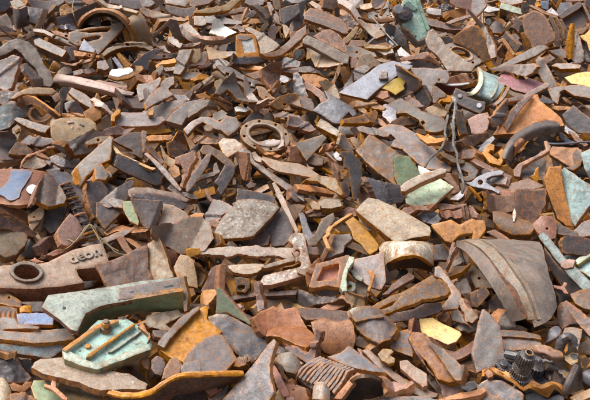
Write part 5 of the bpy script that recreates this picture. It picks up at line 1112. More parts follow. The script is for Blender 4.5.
T(5, 2)
P('c_casting', 'orange rust C shaped casting with a notch, right of centre', "-50,110 -30,80 0,56 26,66 20,96 2,94 -10,112 44,150 62,140 50,110 70,88 96,100 92,130 60,186 0,170", -.05, .6, 3.5, 'rust', 'orange', lift=8, cat='C casting')
P('bracket_bar', 'orange brown L shaped bar under the pipe elbow, right', "136,210 160,180 260,130 330,90 320,44 336,40 360,70 352,100 262,150 190,190 176,250 142,246", 0, .6, 3, 'brown', 'orange', lift=8)
P('flanged_casting', 'orange casting with a rounded flange and tongue, right edge', "344,100 370,72 420,76 470,80 520,80 545,120 540,160 500,186 460,186 400,150 350,120", 0, .7, 3, 'orange', 'ochre', lift=9, cat='flanged casting')
P('flange_rim', 'brown rounded flange end right of the orange casting', "486,120 510,86 540,92 548,140 530,190 490,214 440,200 500,180", -.3, .4, 3, 'brown', 'rust', lift=8)
P('scrap_block', 'pale flaky end block at the right edge above the blue block', "540,120 590,100 640,110 640,240 590,256 560,200", .1, .3, 3, 'teal', 'brown', lift=5)
P('mauve_block', 'reddish mauve block with flat top, left of the blue-white block', "-30,352 40,306 120,290 220,262 262,276 316,302 320,320 210,346 90,330 0,392", 0, .85, 4, 'rose', 'brown', lift=8, cat='mauve block')
P('broken_casting', 'reddish lower face of the mauve block, right', "-30,360 90,330 208,348 170,395 150,430 100,460 0,440 -30,420", 0, .3, 4, 'pinkrust', 'brown', lift=6)
P('scrap_plate', 'brown steep panel right of the mauve block', "206,352 320,318 330,350 326,440 250,470 180,440 160,400", .1, .15, 3, 'brown', 'dbrown', lift=6)
P('fin_shard', 'upright orange fin with white side behind the mauve block', "236,250 262,240 270,206 286,196 290,262 282,286 262,276", .3, .1, 1.6, 'orange', 'pale', lift=10)
thing('blue_white_block', 'large block with chipped pale blue paint and rusty left face, right edge', 450, 330, cat='painted block')
P('painted_face', None, "424,210 440,196 480,226 560,280 640,330 640,380 590,420 545,480 500,545 470,490 450,400 430,290", -.35, .25, 3, 'teal', 'rust', lift=10)
P('rusty_face', None, "318,262 350,196 420,188 430,290 455,410 496,545 450,540 400,500 360,400 335,330", .2, .12, 3, 'rust', 'brown', lift=9)
end()
P('scrap_plate', 'purple-grey shaded plate inside the L shaped bar', "180,220 230,190 290,166 320,200 310,262 262,262 200,262", 0, .4, 2, 'purple', 'brown', lift=4)
tube('loose_wire', 'thin dark twisted wire crossing near the right edge', "330,56,16 390,58,16 450,56,15 520,50,14 640,42,12", .4, 'steel')
P('scrap_plate', 'dark blue strip behind the twisted wire at the right', "410,-10 440,4 500,52 476,56 430,24", -.2, .7, 1.6, 'blue', 'dgrey', lift=5)
P('scrap_bar', 'brown slats by the twisted wire at the right edge', "470,-10 500,0 570,60 550,70 500,36", -.2, .7, 2, 'brown', 'rust', lift=5)
P('scrap_plate', 'dark lower-left plate under the C casting, shiny broken edge', "-30,230 0,214 50,236 96,260 90,300 30,300 -30,340", 0, .5, 2, 'dgrey', 'grey', lift=3)

T(0, 3)
P('scrap_plate', 'long brown plate with pale upper edge at the left edge', "-30,62 60,96 130,124 180,166 214,188 200,206 150,196 60,164 -30,150", -.1, .55, 2, 'brown', 'tan', lift=7)
P('scrap_plate', 'square tan plate with clipped corners in front at the left edge', "-30,150 30,166 140,196 148,210 142,262 92,310 40,326 -30,300", -.15, .35, 2.2, 'tan', 'tan', lift=9)
P('scrap_shard', 'tan kite shaped shard standing over a dark gap, left', "172,84 245,28 260,40 256,76 240,110 190,166 180,130", .2, .3, 1.6, 'tan', 'orange', lift=8)
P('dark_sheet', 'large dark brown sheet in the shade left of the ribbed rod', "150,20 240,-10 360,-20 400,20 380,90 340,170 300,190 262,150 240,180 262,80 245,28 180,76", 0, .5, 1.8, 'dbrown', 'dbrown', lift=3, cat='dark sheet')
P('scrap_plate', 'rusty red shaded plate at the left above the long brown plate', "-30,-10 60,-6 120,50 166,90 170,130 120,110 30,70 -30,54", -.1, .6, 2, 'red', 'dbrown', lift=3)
P('curved_plate', 'purple-brown plate lying left of the ribbed rod foot', "340,190 362,150 410,90 440,110 480,160 500,216 440,230 400,262 362,250", 0, .7, 1.8, 'rose', 'brown', lift=4)
P('scrap_block', 'small dark red block in the gap below the kite shard', "240,262 300,210 330,206 340,240 290,290 262,306", 0, .6, 3, 'red', 'dbrown', lift=1)
P('scrap_chip', 'small tan chip leaning under the kite shard', "192,210 220,186 240,220 244,262 226,270", 0, .4, 1.6, 'tan', 'dbrown', lift=3)
P('scrap_plate', 'dark red strip running to the lettered casting, left', "240,352 300,320 400,292 440,300 330,340 262,366", 0, .9, 2, 'red', 'dbrown', lift=1)
P('rust_flake', 'ragged orange rust flake in the dark gap by the lettered casting', "166,348 200,340 206,332 220,346 262,360 216,362 214,384 206,362", 0, .5, 1.2, 'orange', 'rust', lift=5)
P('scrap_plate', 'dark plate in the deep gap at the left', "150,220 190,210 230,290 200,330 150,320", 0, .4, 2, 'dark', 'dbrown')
P('rubble_chip', 'grey knobbly rag-like scrap beside the ribbed rod foot', "392,236 440,212 490,222 500,244 450,262 410,262", 0, .6, 2, 'grey', 'grey', lift=6, bump=.008)
thing('loose_wire', 'tangle of thin rusty yellow wire around the foot of the ribbed rod', 480, 230, 6, cat='wire tangle')
for pth in ("350,296,9 362,236,12 400,226,13 450,240,13 500,176,15 530,140,16 560,160,15 575,200,13 600,250,11",
            "352,292,9 400,276,12 460,220,14 510,150,15 540,150,15 585,230,12",
            "560,196,13 620,236,11 680,300,9 740,318,8", "575,215,12 600,232,11 640,262,10 700,296,9"):
    tube('strand', None, pth, .22, 'wire', sides=6)
end()
P('grey_strip', 'grey-green pointed strip lying right of the ribbed rod foot', "480,262 560,230 640,206 700,180 770,160 790,166 740,200 640,240 560,268", 0, .9, 1.6, 'grey', 'dgrey', lift=6, cat='pointed strip')

Q(0, 2)
thing('lettered_casting', 'big tan casting with raised letters and a rimmed round hole, lower left', 180, 330)
g = P('body', None, "-20,258 30,254 130,252 190,242 240,214 300,190 360,174 404,168 412,190 428,240 380,262 300,270 310,300 332,322 240,338 130,346 20,344 -20,340", 0, .75, 8, 'tan', 'red', lift=9, holes=[E(104, 282, 52, 30, 5)], cham=.006)
P('hole_rim', None, E(104, 280, 66, 40, 5), on=g, up=1.4, t=2, m='stone', e='purple', holes=[E(104, 282, 51, 29, 5)])
f = g.loc((262, 250)); f2 = g.loc((410, 200))
for ch, x, y in (('d', 288, 234), ('e', 318, 224), ('o', 347, 216), ('n', 380, 206)):
    tcu = bpy.data.curves.new('raised_letter', 'FONT'); tcu.body = ch; tcu.size = .06; tcu.extrude = .0004; tcu.bevel_depth = .0022
    tcu.align_x = 'CENTER'; tcu.align_y = 'CENTER'; tcu.materials.append(MATS['stone'])
    tmp = bpy.data.objects.new('tmp', tcu); link(tmp); dg = bpy.context.evaluated_depsgraph_get()
    lme = bpy.data.meshes.new_from_object(tmp.evaluated_get(dg)); bpy.data.objects.remove(tmp)
    to = bpy.data.objects.new('raised_letter', lme); link(to); to.parent = PARENT
    l0 = g.loc((x, y)); an = math.atan2(f2[1] - f[1], f2[0] - f[0])
    to.matrix_basis = Matrix.Translation(PARENT.location).inverted() @ g.M @ Matrix.Translation((l0[0], l0[1], .004)) @ Matrix.Rotation(an, 4, 'Z')
end()
P('half_shell', 'brown shell showing inside the round hole of the lettered casting', "48,262 82,250 100,280 120,296 70,300", .1, .4, 1.5, 'tan', 'brown', lift=2)

T(1, 3)
P('speckled_plate', 'grey-violet speckled plate with orange foot, left of centre', "-10,6 50,16 100,40 140,64 100,110 40,166 20,140 -10,90", .1, .55, 2, 'purple', 'rust', lift=7)
P('scrap_chip', 'small grey plate above the narrow mottled plate', "52,10 80,-10 140,-8 142,40 100,34", 0, .6, 2, 'grey', 'brown', lift=7)
P('mottled_plate', 'narrow plate with pale green lichen-like mottling', "146,0 200,0 222,60 242,120 236,142 186,120 150,50", -.1, .45, 2.2, 'moss', 'rust', lift=8, cat='mottled plate')
P('scrap_plate', 'broad grey-mauve plate beside the narrow mottled plate', "204,-6 300,0 376,6 362,90 340,150 280,152 250,100 226,50", .05, .5, 2.2, 'mauve', 'rust', lift=8)
P('scrap_plate', 'tan plate with a brown upright edge, left of centre', "344,176 356,110 380,14 440,30 500,60 540,110 470,140 400,172", .25, .55, 2.5, 'tan', 'red', lift=10)
P('curved_plate', 'wide tan-grey curved plate in the middle left', "296,226 360,190 440,150 520,116 600,104 640,140 650,260 600,322 540,324 470,316 410,276 340,270 300,250", 0, .85, 2, 'tan', 'brown', lift=5, bend=(0, 2))
P('bent_bar', 'dark red-brown curved bar below the speckled plate', "40,176 90,146 140,132 220,146 290,164 270,178 180,172 110,162 60,186", 0, .7, 2, 'red', 'dbrown', lift=5)
P('purple_bar', 'purplish short bar right of the red-brown curved bar', "176,180 240,162 310,172 290,186 210,194", 0, .8, 2, 'rose', 'dbrown', lift=4, cat='short bar')
P('box_bar', 'brown box bar standing in the dark gap, left of centre', "102,212 118,204 152,206 184,268 214,300 180,318 150,290", -.2, .4, 2.5, 'red', 'brown', lift=4)
P('scrap_plate', 'small red plates in the dark gap, left of centre', "160,216 200,226 262,270 240,280 190,246", 0, .7, 1.6, 'red', 'dbrown', lift=2)
P('scrap_plate', 'reddish plate in the dark gap under the wide tan-grey plate', "216,210 262,190 296,224 290,250 250,256", 0, .5, 1.8, 'red', 'dbrown', lift=1)
P('rough_slab', 'thick rough red-brown slab leaning, lower left', "-20,370 40,362 130,330 240,272 292,262 300,400 330,470 200,490 60,520 20,450", 0, .45, 3, 'brown', 'orange', lift=12, bump=.004, cat='rough slab')
P('scrap_slab', 'upright tan slab right of the rough red-brown slab', "296,262 330,244 370,232 400,310 420,400 440,440 380,470 320,450 300,390", .05, .35, 2.5, 'tan', 'brown', lift=10)
P('scrap_plate', 'red-brown triangular plate right of the upright tan slab', "394,284 470,316 480,330 440,400 410,400", .1, .4, 2, 'red', 'brown', lift=7)
P('tall_shard', 'pale tan tongue shaped plate standing by the green beam end', "446,392 484,322 530,330 560,360 580,440 586,520 540,510 470,470", .1, .35, 2, 'tan', 'brown', lift=9, bend=(0, 1.5))
P('curved_plate', 'orange brown curved plate at the right of the wide tan-grey plate', "516,178 540,166 640,160 700,190 720,240 650,262 590,240 545,210", 0, .7, 2, 'brown', 'orange', bend=(0, -2), lift=8)
P('scrap_chip', 'orange toothed edge below the wide tan-grey plate', "530,290 590,286 600,310 545,330 528,318", 0, .7, 2, 'ochre', 'orange', lift=7)
P('scrap_lump', 'orange lump at the top right of the wide tan-grey plate', "545,90 580,72 620,76 610,100 570,110", 0, .6, 2.5, 'orange', 'rust', lift=6)

T(2, 3)
P('crusted_plate', 'big curved plate with thick whitish crust and orange lower edge, centre', "84,228 130,140 170,90 250,10 330,6 420,10 480,24 496,40 440,110 400,156 340,222 280,236 150,236", 0, .85, 2.2, 'crust', 'orange', lift=11, bend=(0, 2), bump=.003, cat='crusted plate')
P('scrap_plate', 'grey-brown plate behind the left of the crusted plate', "24,108 60,60 110,4 140,6 222,40 160,94 120,132 60,124", 0, .8, 1.8, 'grey', 'rust', lift=6)
P('scrap_chip', 'small brown block left of the crusted plate', "70,120 110,106 134,124 110,150 84,146", 0, .6, 2.5, 'brown', 'orange', lift=8)
P('smooth_plate', 'grey smooth panel behind the slim whitish bar, centre', "400,156 440,110 500,40 510,10 540,60 580,160 560,220 520,262 450,268", -.1, .45, 2, 'purple', 'dgrey', lift=4, cat='grey panel')
P('scrap_block', 'brown rounded block right below the crusted plate', "326,240 360,190 400,178 428,206 420,250 360,262", 0, .6, 3, 'brown', 'rust', lift=6)
P('ragged_bar', 'long ragged edged bar with pale pitted top, centre', "-20,296 60,276 150,272 300,264 400,270 560,274 620,280 600,340 520,338 440,320 350,322 262,312 180,326 80,316 0,320", 0, .7, 2, 'stone', 'rust', lift=10, rough=.006, bump=.003)
P('disc_plate', 'half round grey speckled plate edge under the ragged bar', "188,380 230,374 330,368 400,370 400,392 360,420 290,432 220,418 194,396", 0, .8, 2, 'stone', 'brown', lift=9)
P('square_tube', 'square rusty tube end with a hole, centre', "226,452 262,446 320,456 316,510 290,540 240,534", 0, .25, 6, 'brown', 'rust', lift=8, holes=["248,500 270,494 292,498 288,520 262,528 248,518"], cat='square tube')
P('long_rod', 'long pale crusted rod arching to the right, centre', "384,388 420,372 500,348 590,322 640,300 650,318 590,348 500,374 410,396", 0, .8, 2.5, 'crust', 'rust', lift=12, cat='crusted rod')
P('flat_bar', 'flat bar with crusted top and orange side right of the square tube', "380,470 400,440 470,420 590,394 640,390 640,440 560,462 450,494 390,494", 0, .8, 3, 'crust', 'orange', lift=10)
P('knobbly_casting', 'knobbly pale casting with round scallops in the centre', "540,232 560,200 585,186 640,190 660,300 680,390 640,440 600,420 590,330 566,300 575,262", .1, .3, 3, 'crust', 'rust', lift=12, holes=[E(598, 306, 18, 22, n=14), E(604, 372, 18, 20, n=14)], cat='knobbly casting')
T(2, 4)
P('box_channel', 'open rust red box channel pointing away, centre left', "30,136 60,70 90,0 120,-20 150,-10 128,90 124,140", .1, .55, 3, 'red', 'orange', lift=8)
P('scrap_bar', 'orange upright side wall of the rust red box channel', "134,120 140,40 146,-10 176,-12 172,110 168,150 146,150", .5, .1, 2, 'orange', 'rust', lift=10)
P('scrap_chip', 'ochre jagged chunk under the mouth of the box channel', "20,140 110,136 122,156 90,196 60,232 24,226", 0, .3, 4, 'ochre', 'rust', lift=8)
P('scrap_bar', 'thin orange sliver left of the box channel', "-16,60 10,-10 40,-12 36,60 20,100 0,104", .3, .2, 2, 'brown', 'orange', lift=7)
P('cross_bar', 'dark red-brown bar running across under the flat bar, centre', "180,176 260,154 350,140 400,146 560,128 600,132 590,156 420,166 350,164 200,192", 0, .7, 3, 'purple', 'dbrown', lift=6, cat='cross bar')
P('scrap_bar', 'upright purple-brown post across the dark red bar', "346,100 360,84 378,100 384,150 412,226 386,240 362,180", 0, .2, 3, 'purple', 'brown', lift=8)
P('long_trough', 'long olive brown channel sloping down right, front of centre', "60,290 120,272 180,270 230,296 330,350 420,392 520,460 640,540 640,590 520,520 400,500 330,560 280,540 200,470 110,380", -.05, .3, 3, 'moss', 'tan', lift=9, cat='long channel', bump=.003).obj.data.materials[0] = MATS['dgrey']
P('blade_plate', 'greenish triangular plate with a long orange edge, front of centre', "120,130 136,110 180,160 250,246 330,326 320,336 240,292 180,262 118,272", -.5, -.1, 2, 'moss', 'orange', lift=13, cat='triangular plate')
thing('pink_trough', 'terracotta red broken trough with a V shaped groove, front of centre', 480, 380, cat='red trough')
P('upper_face', None, "342,298 352,276 384,248 420,232 455,214 474,222 520,232 580,226 602,250 626,300 660,362 600,346 540,344 470,352 410,372 372,350", 0, .25, 3, 'pinkrust', 'red', lift=14, bump=.003, bend=(0, -2))
P('lower_face', None, "410,372 470,350 540,342 600,344 662,360 706,402 690,440 650,472 590,450 510,410 440,400 414,400", 0, 1.1, 3, 'pinkrust', 'red', lift=15, bump=.003)
P('end_lip', None, "338,296 356,280 384,330 416,372 424,398 404,404 372,372", .5, .2, 3, 'pinkrust', 'red', lift=15)
end()
P('scrap_plate', 'blue-grey shard in the gap above the pink trough', "262,262 300,268 345,290 340,330 300,306", 0, .7, 1.6, 'steel', 'dgrey', lift=6)
P('scrap_block', 'rust brown block behind the greenish triangular plate', "210,216 276,222 278,246 240,262 214,240", 0, .7, 3, 'brown', 'dbrown', lift=5)
P('scrap_chip', 'small pale slab peeking out below the rust brown block', "226,214 262,210 276,224 250,236", 0, 1, 1.5, 'mauve', 'brown', lift=10)

T(3, 3)
P('thick_slab', 'thick curved slab like a log with rusty white coating, right of centre', "366,84 440,10 500,20 590,60 700,120 800,180 808,210 800,236 700,246 600,270 500,190 420,130", 0, .6, 5, 'stone', 'brown', lift=12, bend=(60, 4), cat='curved slab')
P('ochre_bar', 'ochre brown S shaped flat bar right of centre', "282,100 300,90 350,96 400,130 450,190 500,262 490,290 450,318 430,300 400,262 350,222 340,180 310,130", 0, .6, 1.6, 'tan', 'ochre', lift=9, cat='flat bar').obj.data.materials[0] = MATS['ochre']
P('arched_bar', 'grey-green arched flat bar leaning left of the crusted slab, centre', "76,232 130,180 166,100 200,84 236,68 240,110 190,180 130,262 90,266", .1, .45, 1.8, 'grey', 'grey', lift=9)
P('scrap_strip', 'thin brown double strip beside the arched flat bar', "140,262 180,210 220,150 256,82 264,94 240,150 190,220 150,284", .3, .4, 1.6, 'brown', 'tan', lift=10)
P('crusted_slab', 'pale crusted rectangular slab with red-brown sides, centre', "180,340 210,270 240,200 330,192 344,222 300,262 290,300 220,330", .1, .75, 3, 'stone', 'red', lift=10, cat='crusted slab')
P('scrap_bar', 'rust red bar along the left side of the pale crusted slab', "128,380 180,280 216,200 240,204 210,280 160,370 140,396", .2, .5, 2.5, 'red', 'rust', lift=9)
P('scrap_block', 'small dark block with pale front in the centre', "44,274 60,268 132,272 134,310 50,312", 0, .8, 4, 'dbrown', 'grey', lift=11)
P('scrap_plate', 'grey curved strip left of the arched flat bar, centre', "30,80 56,76 80,130 106,190 100,214 70,220 50,150", -.2, .4, 2, 'steel', 'grey', lift=7)
P('scrap_plate', 'dark red slab at the top of the arched flat bar', "70,70 130,50 250,46 290,60 280,84 160,94 90,94", 0, .8, 2.5, 'red', 'dbrown', lift=5)
P('scrap_block', 'crumbly rust stone left of the log-like slab', "280,56 320,36 370,46 372,76 330,92 286,84", 0, .6, 4, 'red', 'dbrown', lift=6, bump=.005)
P('scrap_plate', 'pale rubble plate at the top, centre', "150,6 180,-8 262,-10 270,26 220,40 160,36", 0, .8, 2, 'stone', 'brown', lift=7)
P('scrap_bar', 'brown stub left of the pale rubble plate, centre', "76,-6 100,-10 150,24 150,46 110,50", -.1, .6, 2.5, 'tan', 'brown', lift=7)
P('scrap_plate', 'orange stub beneath the log-like slab at the pipe mouth', "512,196 530,190 590,250 580,290 556,262", -.2, .4, 2, 'rust', 'brown', lift=6)
thing('white_pipe', 'white crusted half pipe with a wide dark mouth, right of centre', 620, 330, 4, cat='half pipe')
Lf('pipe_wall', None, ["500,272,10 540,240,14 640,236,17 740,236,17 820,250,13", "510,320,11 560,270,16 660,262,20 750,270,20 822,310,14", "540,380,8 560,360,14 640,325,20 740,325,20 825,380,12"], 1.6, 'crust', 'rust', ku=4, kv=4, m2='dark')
Lf('bore', None, ["545,385,7.4 560,362,13.4 640,328,19.2 740,328,19.2 822,385,11", "560,420,4 600,405,5 660,396,6 740,400,6 810,420,4"], 1, 'dbrown', 'rust', ku=4, kv=3)  # dark sheet closing the mouth, its colour stands in for the shade inside
end()
Z(290, 225, 587 / 110)
thing('window_frame_casting', 'rusty orange open frame casting with a pale green flange, centre', 200, 330, 2, cat='frame casting')
g = P('frame', None, "140,208 310,158 330,176 290,266 272,336 240,330 200,322 130,336 100,330 112,296", .05, .55, 3, 'brown', 'orange', lift=14, holes=["176,222 262,204 258,262 250,286 142,300"])
P('back_panel', None, "170,216 266,200 262,286 138,304", on=g, up=-3, t=1, m='pinkrust', e='red')
P('green_flange', None, "316,166 346,170 340,196 310,240 302,290 304,352 280,356 266,330 282,262 296,220", on=g, up=1.5, t=3, m='green', e='green')
P('under_box', None, "120,336 200,324 268,338 262,370 200,390 140,372", 0, -.1, 3, 'dbrown', 'dbrown', lift=9)
g = P('side_plate', None, "346,182 420,166 475,152 500,140 510,300 480,346 430,330 380,300 330,260", -.1, .3, 2, 'mauve', 'grey', lift=11)
P('end_strip', None, "474,146 500,140 512,300 486,344 474,300", on=g, up=1, t=2, m='mauve', e='brown')
P('green_rib', None, "318,236 340,240 388,284 380,300 350,284", on=g, up=1.2, t=2, m='green', e='grey')
P('orange_tongue', None, "414,246 440,238 456,262 440,310 424,356 412,350 430,290", on=g, up=3, t=1.2, m='orange', e='ochre')
stub('green_boss', g, 322, 336, 1.5, 2.0, 3, 'green', hole=.8)
P('lower_web', None, "350,300 410,290 416,350 400,390 350,372", 0, .2, 2, 'stone', 'brown', lift=7)
end()
P('scrap_block', 'dark pitted block beneath the rusty frame casting', "10,330 60,336 120,366 200,372 260,380 200,400 60,420 10,400", 0, .5, 4, 'dgrey', 'dbrown', lift=5, bump=.004)
P('scrap_plate', 'purple-brown plate left of the rusty frame casting', "88,262 110,220 150,190 160,210 120,290 96,320", .2, .4, 2, 'red', 'dbrown', lift=6)

T(4, 3)
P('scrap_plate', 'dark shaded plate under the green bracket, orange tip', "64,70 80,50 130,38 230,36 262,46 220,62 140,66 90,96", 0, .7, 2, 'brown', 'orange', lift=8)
P('rust_strip', 'orange rippled strip under the lower green face', "262,20 300,12 370,22 440,12 436,24 370,44 290,52", 0, .7, 1.5, 'brown', 'orange', lift=10, wavy=.01, cat='rippled strip')
P('scrap_lump', 'dark blue-grey knotted lump below the green bracket', "156,86 180,64 220,54 262,72 272,106 240,132 190,120", 0, .4, 4, 'steel', 'dgrey', lift=6, bump=.008)
P('broken_elbow', 'orange broken elbow casting shaped like a wide V, right of centre', "226,140 290,124 350,108 400,140 470,106 545,118 552,170 500,244 470,226 480,186 400,200 350,244 310,232 262,180", 0, .4, 4, 'rust', 'ochre', lift=13, cat='elbow casting')
P('scrap_bar', 'brown thin strip standing under the orange elbow casting', "294,212 308,206 350,280 340,292", -.3, .4, 1.6, 'brown', 'orange', lift=9)
P('curved_strip', 'orange curved sliver left of the big drum segment', "318,392 346,330 360,256 374,256 372,300 390,290 352,372 330,400", .3, .3, 2, 'purple', 'orange', lift=10)
P('purple_plate', 'smooth purple plate in the shade right of the white pipe', "240,260 300,250 345,300 340,346 246,348", 0, .6, 2, 'purple', 'purple', lift=4, cat='purple plate')
P('scrap_plate', 'grey-brown plate below the purple plate by the drum segment', "340,392 400,336 452,376 420,400", 0, .7, 2, 'grey', 'brown', lift=5)
for i, x in enumerate((404, 426, 448)):
    P('fin_plate', ('left', 'middle', 'right')[i] + ' one of three small rusty fins above the orange elbow casting', "%d,48 %d,26 %d,30 %d,76 %d,112 %d,116" % (x, x + 8, x + 18, x + 28, x + 32, x + 14), -.4, .1, 1.2, 'brown', 'orange' if i == 2 else 'dbrown', lift=8, group='small fins by the orange elbow')
P('scrap_plate', 'small brown curved plate right of the three fins', "458,52 476,38 500,74 496,96 474,92", -.2, .4, 2, 'brown', 'rust', lift=6)
P('scrap_block', 'dark red block behind the orange elbow casting', "280,84 300,68 390,76 400,110 350,106 296,118", 0, .5, 3, 'red', 'dbrown', lift=6)

T(5, 3)
P('scrap_slab', 'mauve-red broad plate with ragged lower edge, right', "-30,-60 0,-30 110,-30 160,-50 150,0 136,60 60,74 0,70 -30,50", 0, .35, 3, 'rose', 'brown', lift=8)
P('scrap_slab', 'brown-grey square plate with ragged lower edge, right', "140,70 150,0 162,-60 320,-60 318,20 290,80 256,130 180,118", .05, .3, 3, 'brown', 'dbrown', lift=8, rough=.004)
P('white_strip', 'tiny white upright strip between the ragged edged plates', "136,122 134,70 146,40 154,70 146,122", .1, .2, 1, 'white', 'tan', lift=12, cat='white strip')
P('round_block', 'long rounded grey-brown bar lying behind the drum segment', "16,90 60,84 140,110 240,150 262,190 240,224 130,220 60,190 20,150", 0, .6, 5, 'brown', 'brown', bend=(70, 4), lift=6, cat='rounded bar')
P('scrap_plate', 'reddish rounded plate right of the long rounded bar', "256,150 300,108 360,110 384,160 376,220 330,236 290,200", 0, .5, 3, 'red', 'brown', lift=6, bend=(0, 2))
thing('turquoise_channel', 'turquoise painted steel channel frame lying at the right edge', 420, 360, 2, cat='painted channel')
g = P('channel_top', None, "282,206 312,180 340,200 440,330 590,470 640,520 640,580 540,520 430,400 340,280", -.3, .5, 2, 'teal', 'brown', lift=11)
P('dark_web', None, "316,256 330,290 420,400 500,470 540,540 470,560 400,470 330,380", -.5, .0, 2, 'dark', 'dark', lift=4)
P('turquoise_floor', None, "400,290 450,290 545,330 640,350 640,480 560,430 470,380", -.1, .8, 1.5, 'teal', 'teal', lift=6)
P('cross_rail', None, "490,362 510,344 600,286 640,270 640,300 590,326 520,374", 0, .6, 2, 'green', 'yellow', lift=9)
P('bracket_joint', None, "412,362 470,340 500,350 490,392 440,400 420,390", on=g, up=.8, t=2, m='rose', e='brown')
end()
P('scrap_plate', 'dark steep bars under the blue-white block', "376,140 410,136 500,180 500,200 420,196 380,184", 0, .7, 3, 'dgrey', 'rust', lift=7)
P('scrap_plate', 'rusty dark slab below the dark bars, right edge', "436,232 450,212 520,206 590,230 640,236 640,310 560,318 440,300", 0, .25, 3, 'dbrown', 'rust', lift=6)
P('scrap_bar', 'rusty plate with steel top at the right edge', "500,180 545,130 600,110 640,100 640,170 590,200 520,206", 0, .7, 3, 'grey', 'rust', lift=8)
P('scrap_bar', 'orange bar end left of the drum segment at the back', "-14,186 30,172 90,210 110,230 60,230 20,204", -.1, .7, 2, 'brown', 'orange', lift=7)
Q(3, 2)
thing('drum_segment', 'big heavy curved drum segment with a raised rib, lower right', 240, 380, 0)
# arch: front face, rim, rib, back shell
Lf('front_rim', None, ["50,175,10 95,200,17 140,250,21 190,320,22 240,400,20 280,480,15", "62,160,13 120,172,20 180,220,25 230,290,26 280,370,25 330,470,20"], 3, 'drum', 'brown', ku=5, kv=3, bump=.002)
Lf('scaly_band', None, ["64,158,12 124,168,19 184,214,24 236,286,25 288,368,24 338,470,19", "110,152,13 170,160,20 232,204,25 290,276,26.5 350,370,25 384,470,21"], 2, 'drum', 'drum', ku=5, kv=4, bump=.004)
Lf('rib', None, ["110,152,14 172,160,21 234,204,26 292,276,27.5 352,370,26 386,470,22", "124,152,14 184,158,21 248,200,26 306,272,27.5 364,366,26 398,470,22"], 2.2, 'drum', 'drum', ku=5, kv=2)
Lf('back_shell', None, ["124,153,13 184,158,20 248,198,25 306,270,26.5 364,366,25 398,490,21", "260,156,14 305,174,19 345,215,23.5 380,280,25 414,360,23 432,470,20", "392,164,13 404,188,17.5 415,240,21 432,300,22 450,360,21 462,420,18"], 3, 'drum', 'drum', ku=5, kv=5, bump=.003)
end()
T(4, 4)
P('layered_plate', 'upper of three long brown layered plates, right of centre', "-60,160 0,96 100,24 132,44 130,60 60,100 -20,150", -.05, .7, 2, 'brown', 'tan', lift=10)
P('layered_plate', 'middle of three long brown layered plates, right of centre', "-130,230 -60,190 0,160 60,142 150,90 240,40 262,64 250,90 180,130 100,160 0,200 -100,250", -.05, .7, 2.2, 'brown', 'orange', lift=12)
P('layered_plate', 'lowest of three long brown layered plates, with bright torn orange lip', "-90,260 0,236 60,180 160,130 282,66 320,96 346,150 320,178 262,196 180,206 130,234 60,250 -80,290", -.05, .55, 2.5, 'brown', 'orange', lift=15, bend=(60, 2.5))
P('dark_plate', 'dark mottled underside below the lowest layered plate', "-60,290 0,266 130,244 190,210 290,206 296,240 280,262 200,290 100,312 0,320", 0, .1, 4, 'dbrown', 'brown', lift=10, cat='dark plate')
P('white_plate', 'pale blue-white plate bending round the layered plates', "250,44 252,-6 280,-12 310,20 350,80 406,150 408,190 388,238 330,240 294,252 290,232 320,196 352,150 326,92 290,60", .0, .55, 2, 'grey', 'orange', lift=12)
P('scrap_plate', 'brown plate above the pale blue-white plate, by the drum', "300,20 380,-10 450,-12 452,6 400,26 330,50", 0, .8, 2, 'brown', 'orange', lift=6)
P('notch_plate', 'dark maroon plate with a U shaped notch', "360,90 376,76 400,84 420,60 442,54 468,130 462,150 420,158 390,140", 0, .4, 2, 'purple', 'dbrown', lift=7, cat='notched plate')
P('scrap_block', 'dark maroon block under the notched plate', "410,170 470,150 520,130 540,180 500,230 440,222", 0, .4, 3, 'dbrown', 'dark', lift=4)
P('scrap_bar', 'tan wedge plate at the left foot of the drum segment', "456,20 480,-6 520,20 580,90 590,112 500,110", -.2, .5, 2, 'tan', 'orange', lift=8)
P('curved_strip', 'pale tan curved stave below the pale blue-white plate', "396,210 410,186 450,240 508,258 500,290 470,312 446,310 430,262", -.15, .5, 2, 'tan', 'brown', lift=10)
P('scrap_shard', 'grey upright shard left of the pale tan stave', "366,310 356,262 390,250 420,300 440,330 410,324", 0, .35, 2, 'grey', 'rust', lift=8)
P('scrap_block', 'short orange and grey block below the tan stave', "392,344 420,320 470,312 506,322 500,366 450,374 410,366", 0, .5, 3, 'grey', 'rust', lift=9)
P('ochre_sheet', 'bright golden ochre sheet below the layered plates', "160,300 240,292 290,326 400,376 412,392 380,440 330,452 262,420 190,400 172,360", 0, .75, 1.6, 'yellow', 'rust', lift=12, wavy=.006, cat='golden sheet')
P('scrap_plate', 'rust red plate under the right end of the layered plates', "262,280 330,262 340,290 320,318 290,316", 0, .6, 2.5, 'red', 'brown', lift=6)
P('scrap_plate', 'dark grey plate in shade right of the golden sheet', "300,330 340,300 400,340 430,380 400,374", 0, .5, 2, 'dgrey', 'dark', lift=4)
P('scrap_plate', 'brown stub left of the golden sheet', "92,320 150,304 164,330 176,370 190,400 110,396", .1, .3, 2.5, 'red', 'brown', lift=6)
T(3, 4)
P('wedge_casting', 'orange wedge casting with pinkish side below the frame casting', "140,240 200,210 300,150 310,150 316,196 330,210 240,250 180,250", 0, .5, 4, 'rust', 'brown', lift=11)
P('scrap_plate', 'pinkish flat right face of the orange wedge casting', "306,150 330,146 408,174 406,236 350,214 312,196", -.3, .4, 3, 'tan', 'brown', lift=12)
thing('box_casting', 'large tan-brown casting with hollow front and thick rusty top, lower centre', 220, 400, 2)
P('top_edge', None, "16,240 80,232 180,240 310,254 330,290 320,312 240,320 180,300 70,306 24,272", 0, .8, 3, 'brown', 'rust', lift=13)
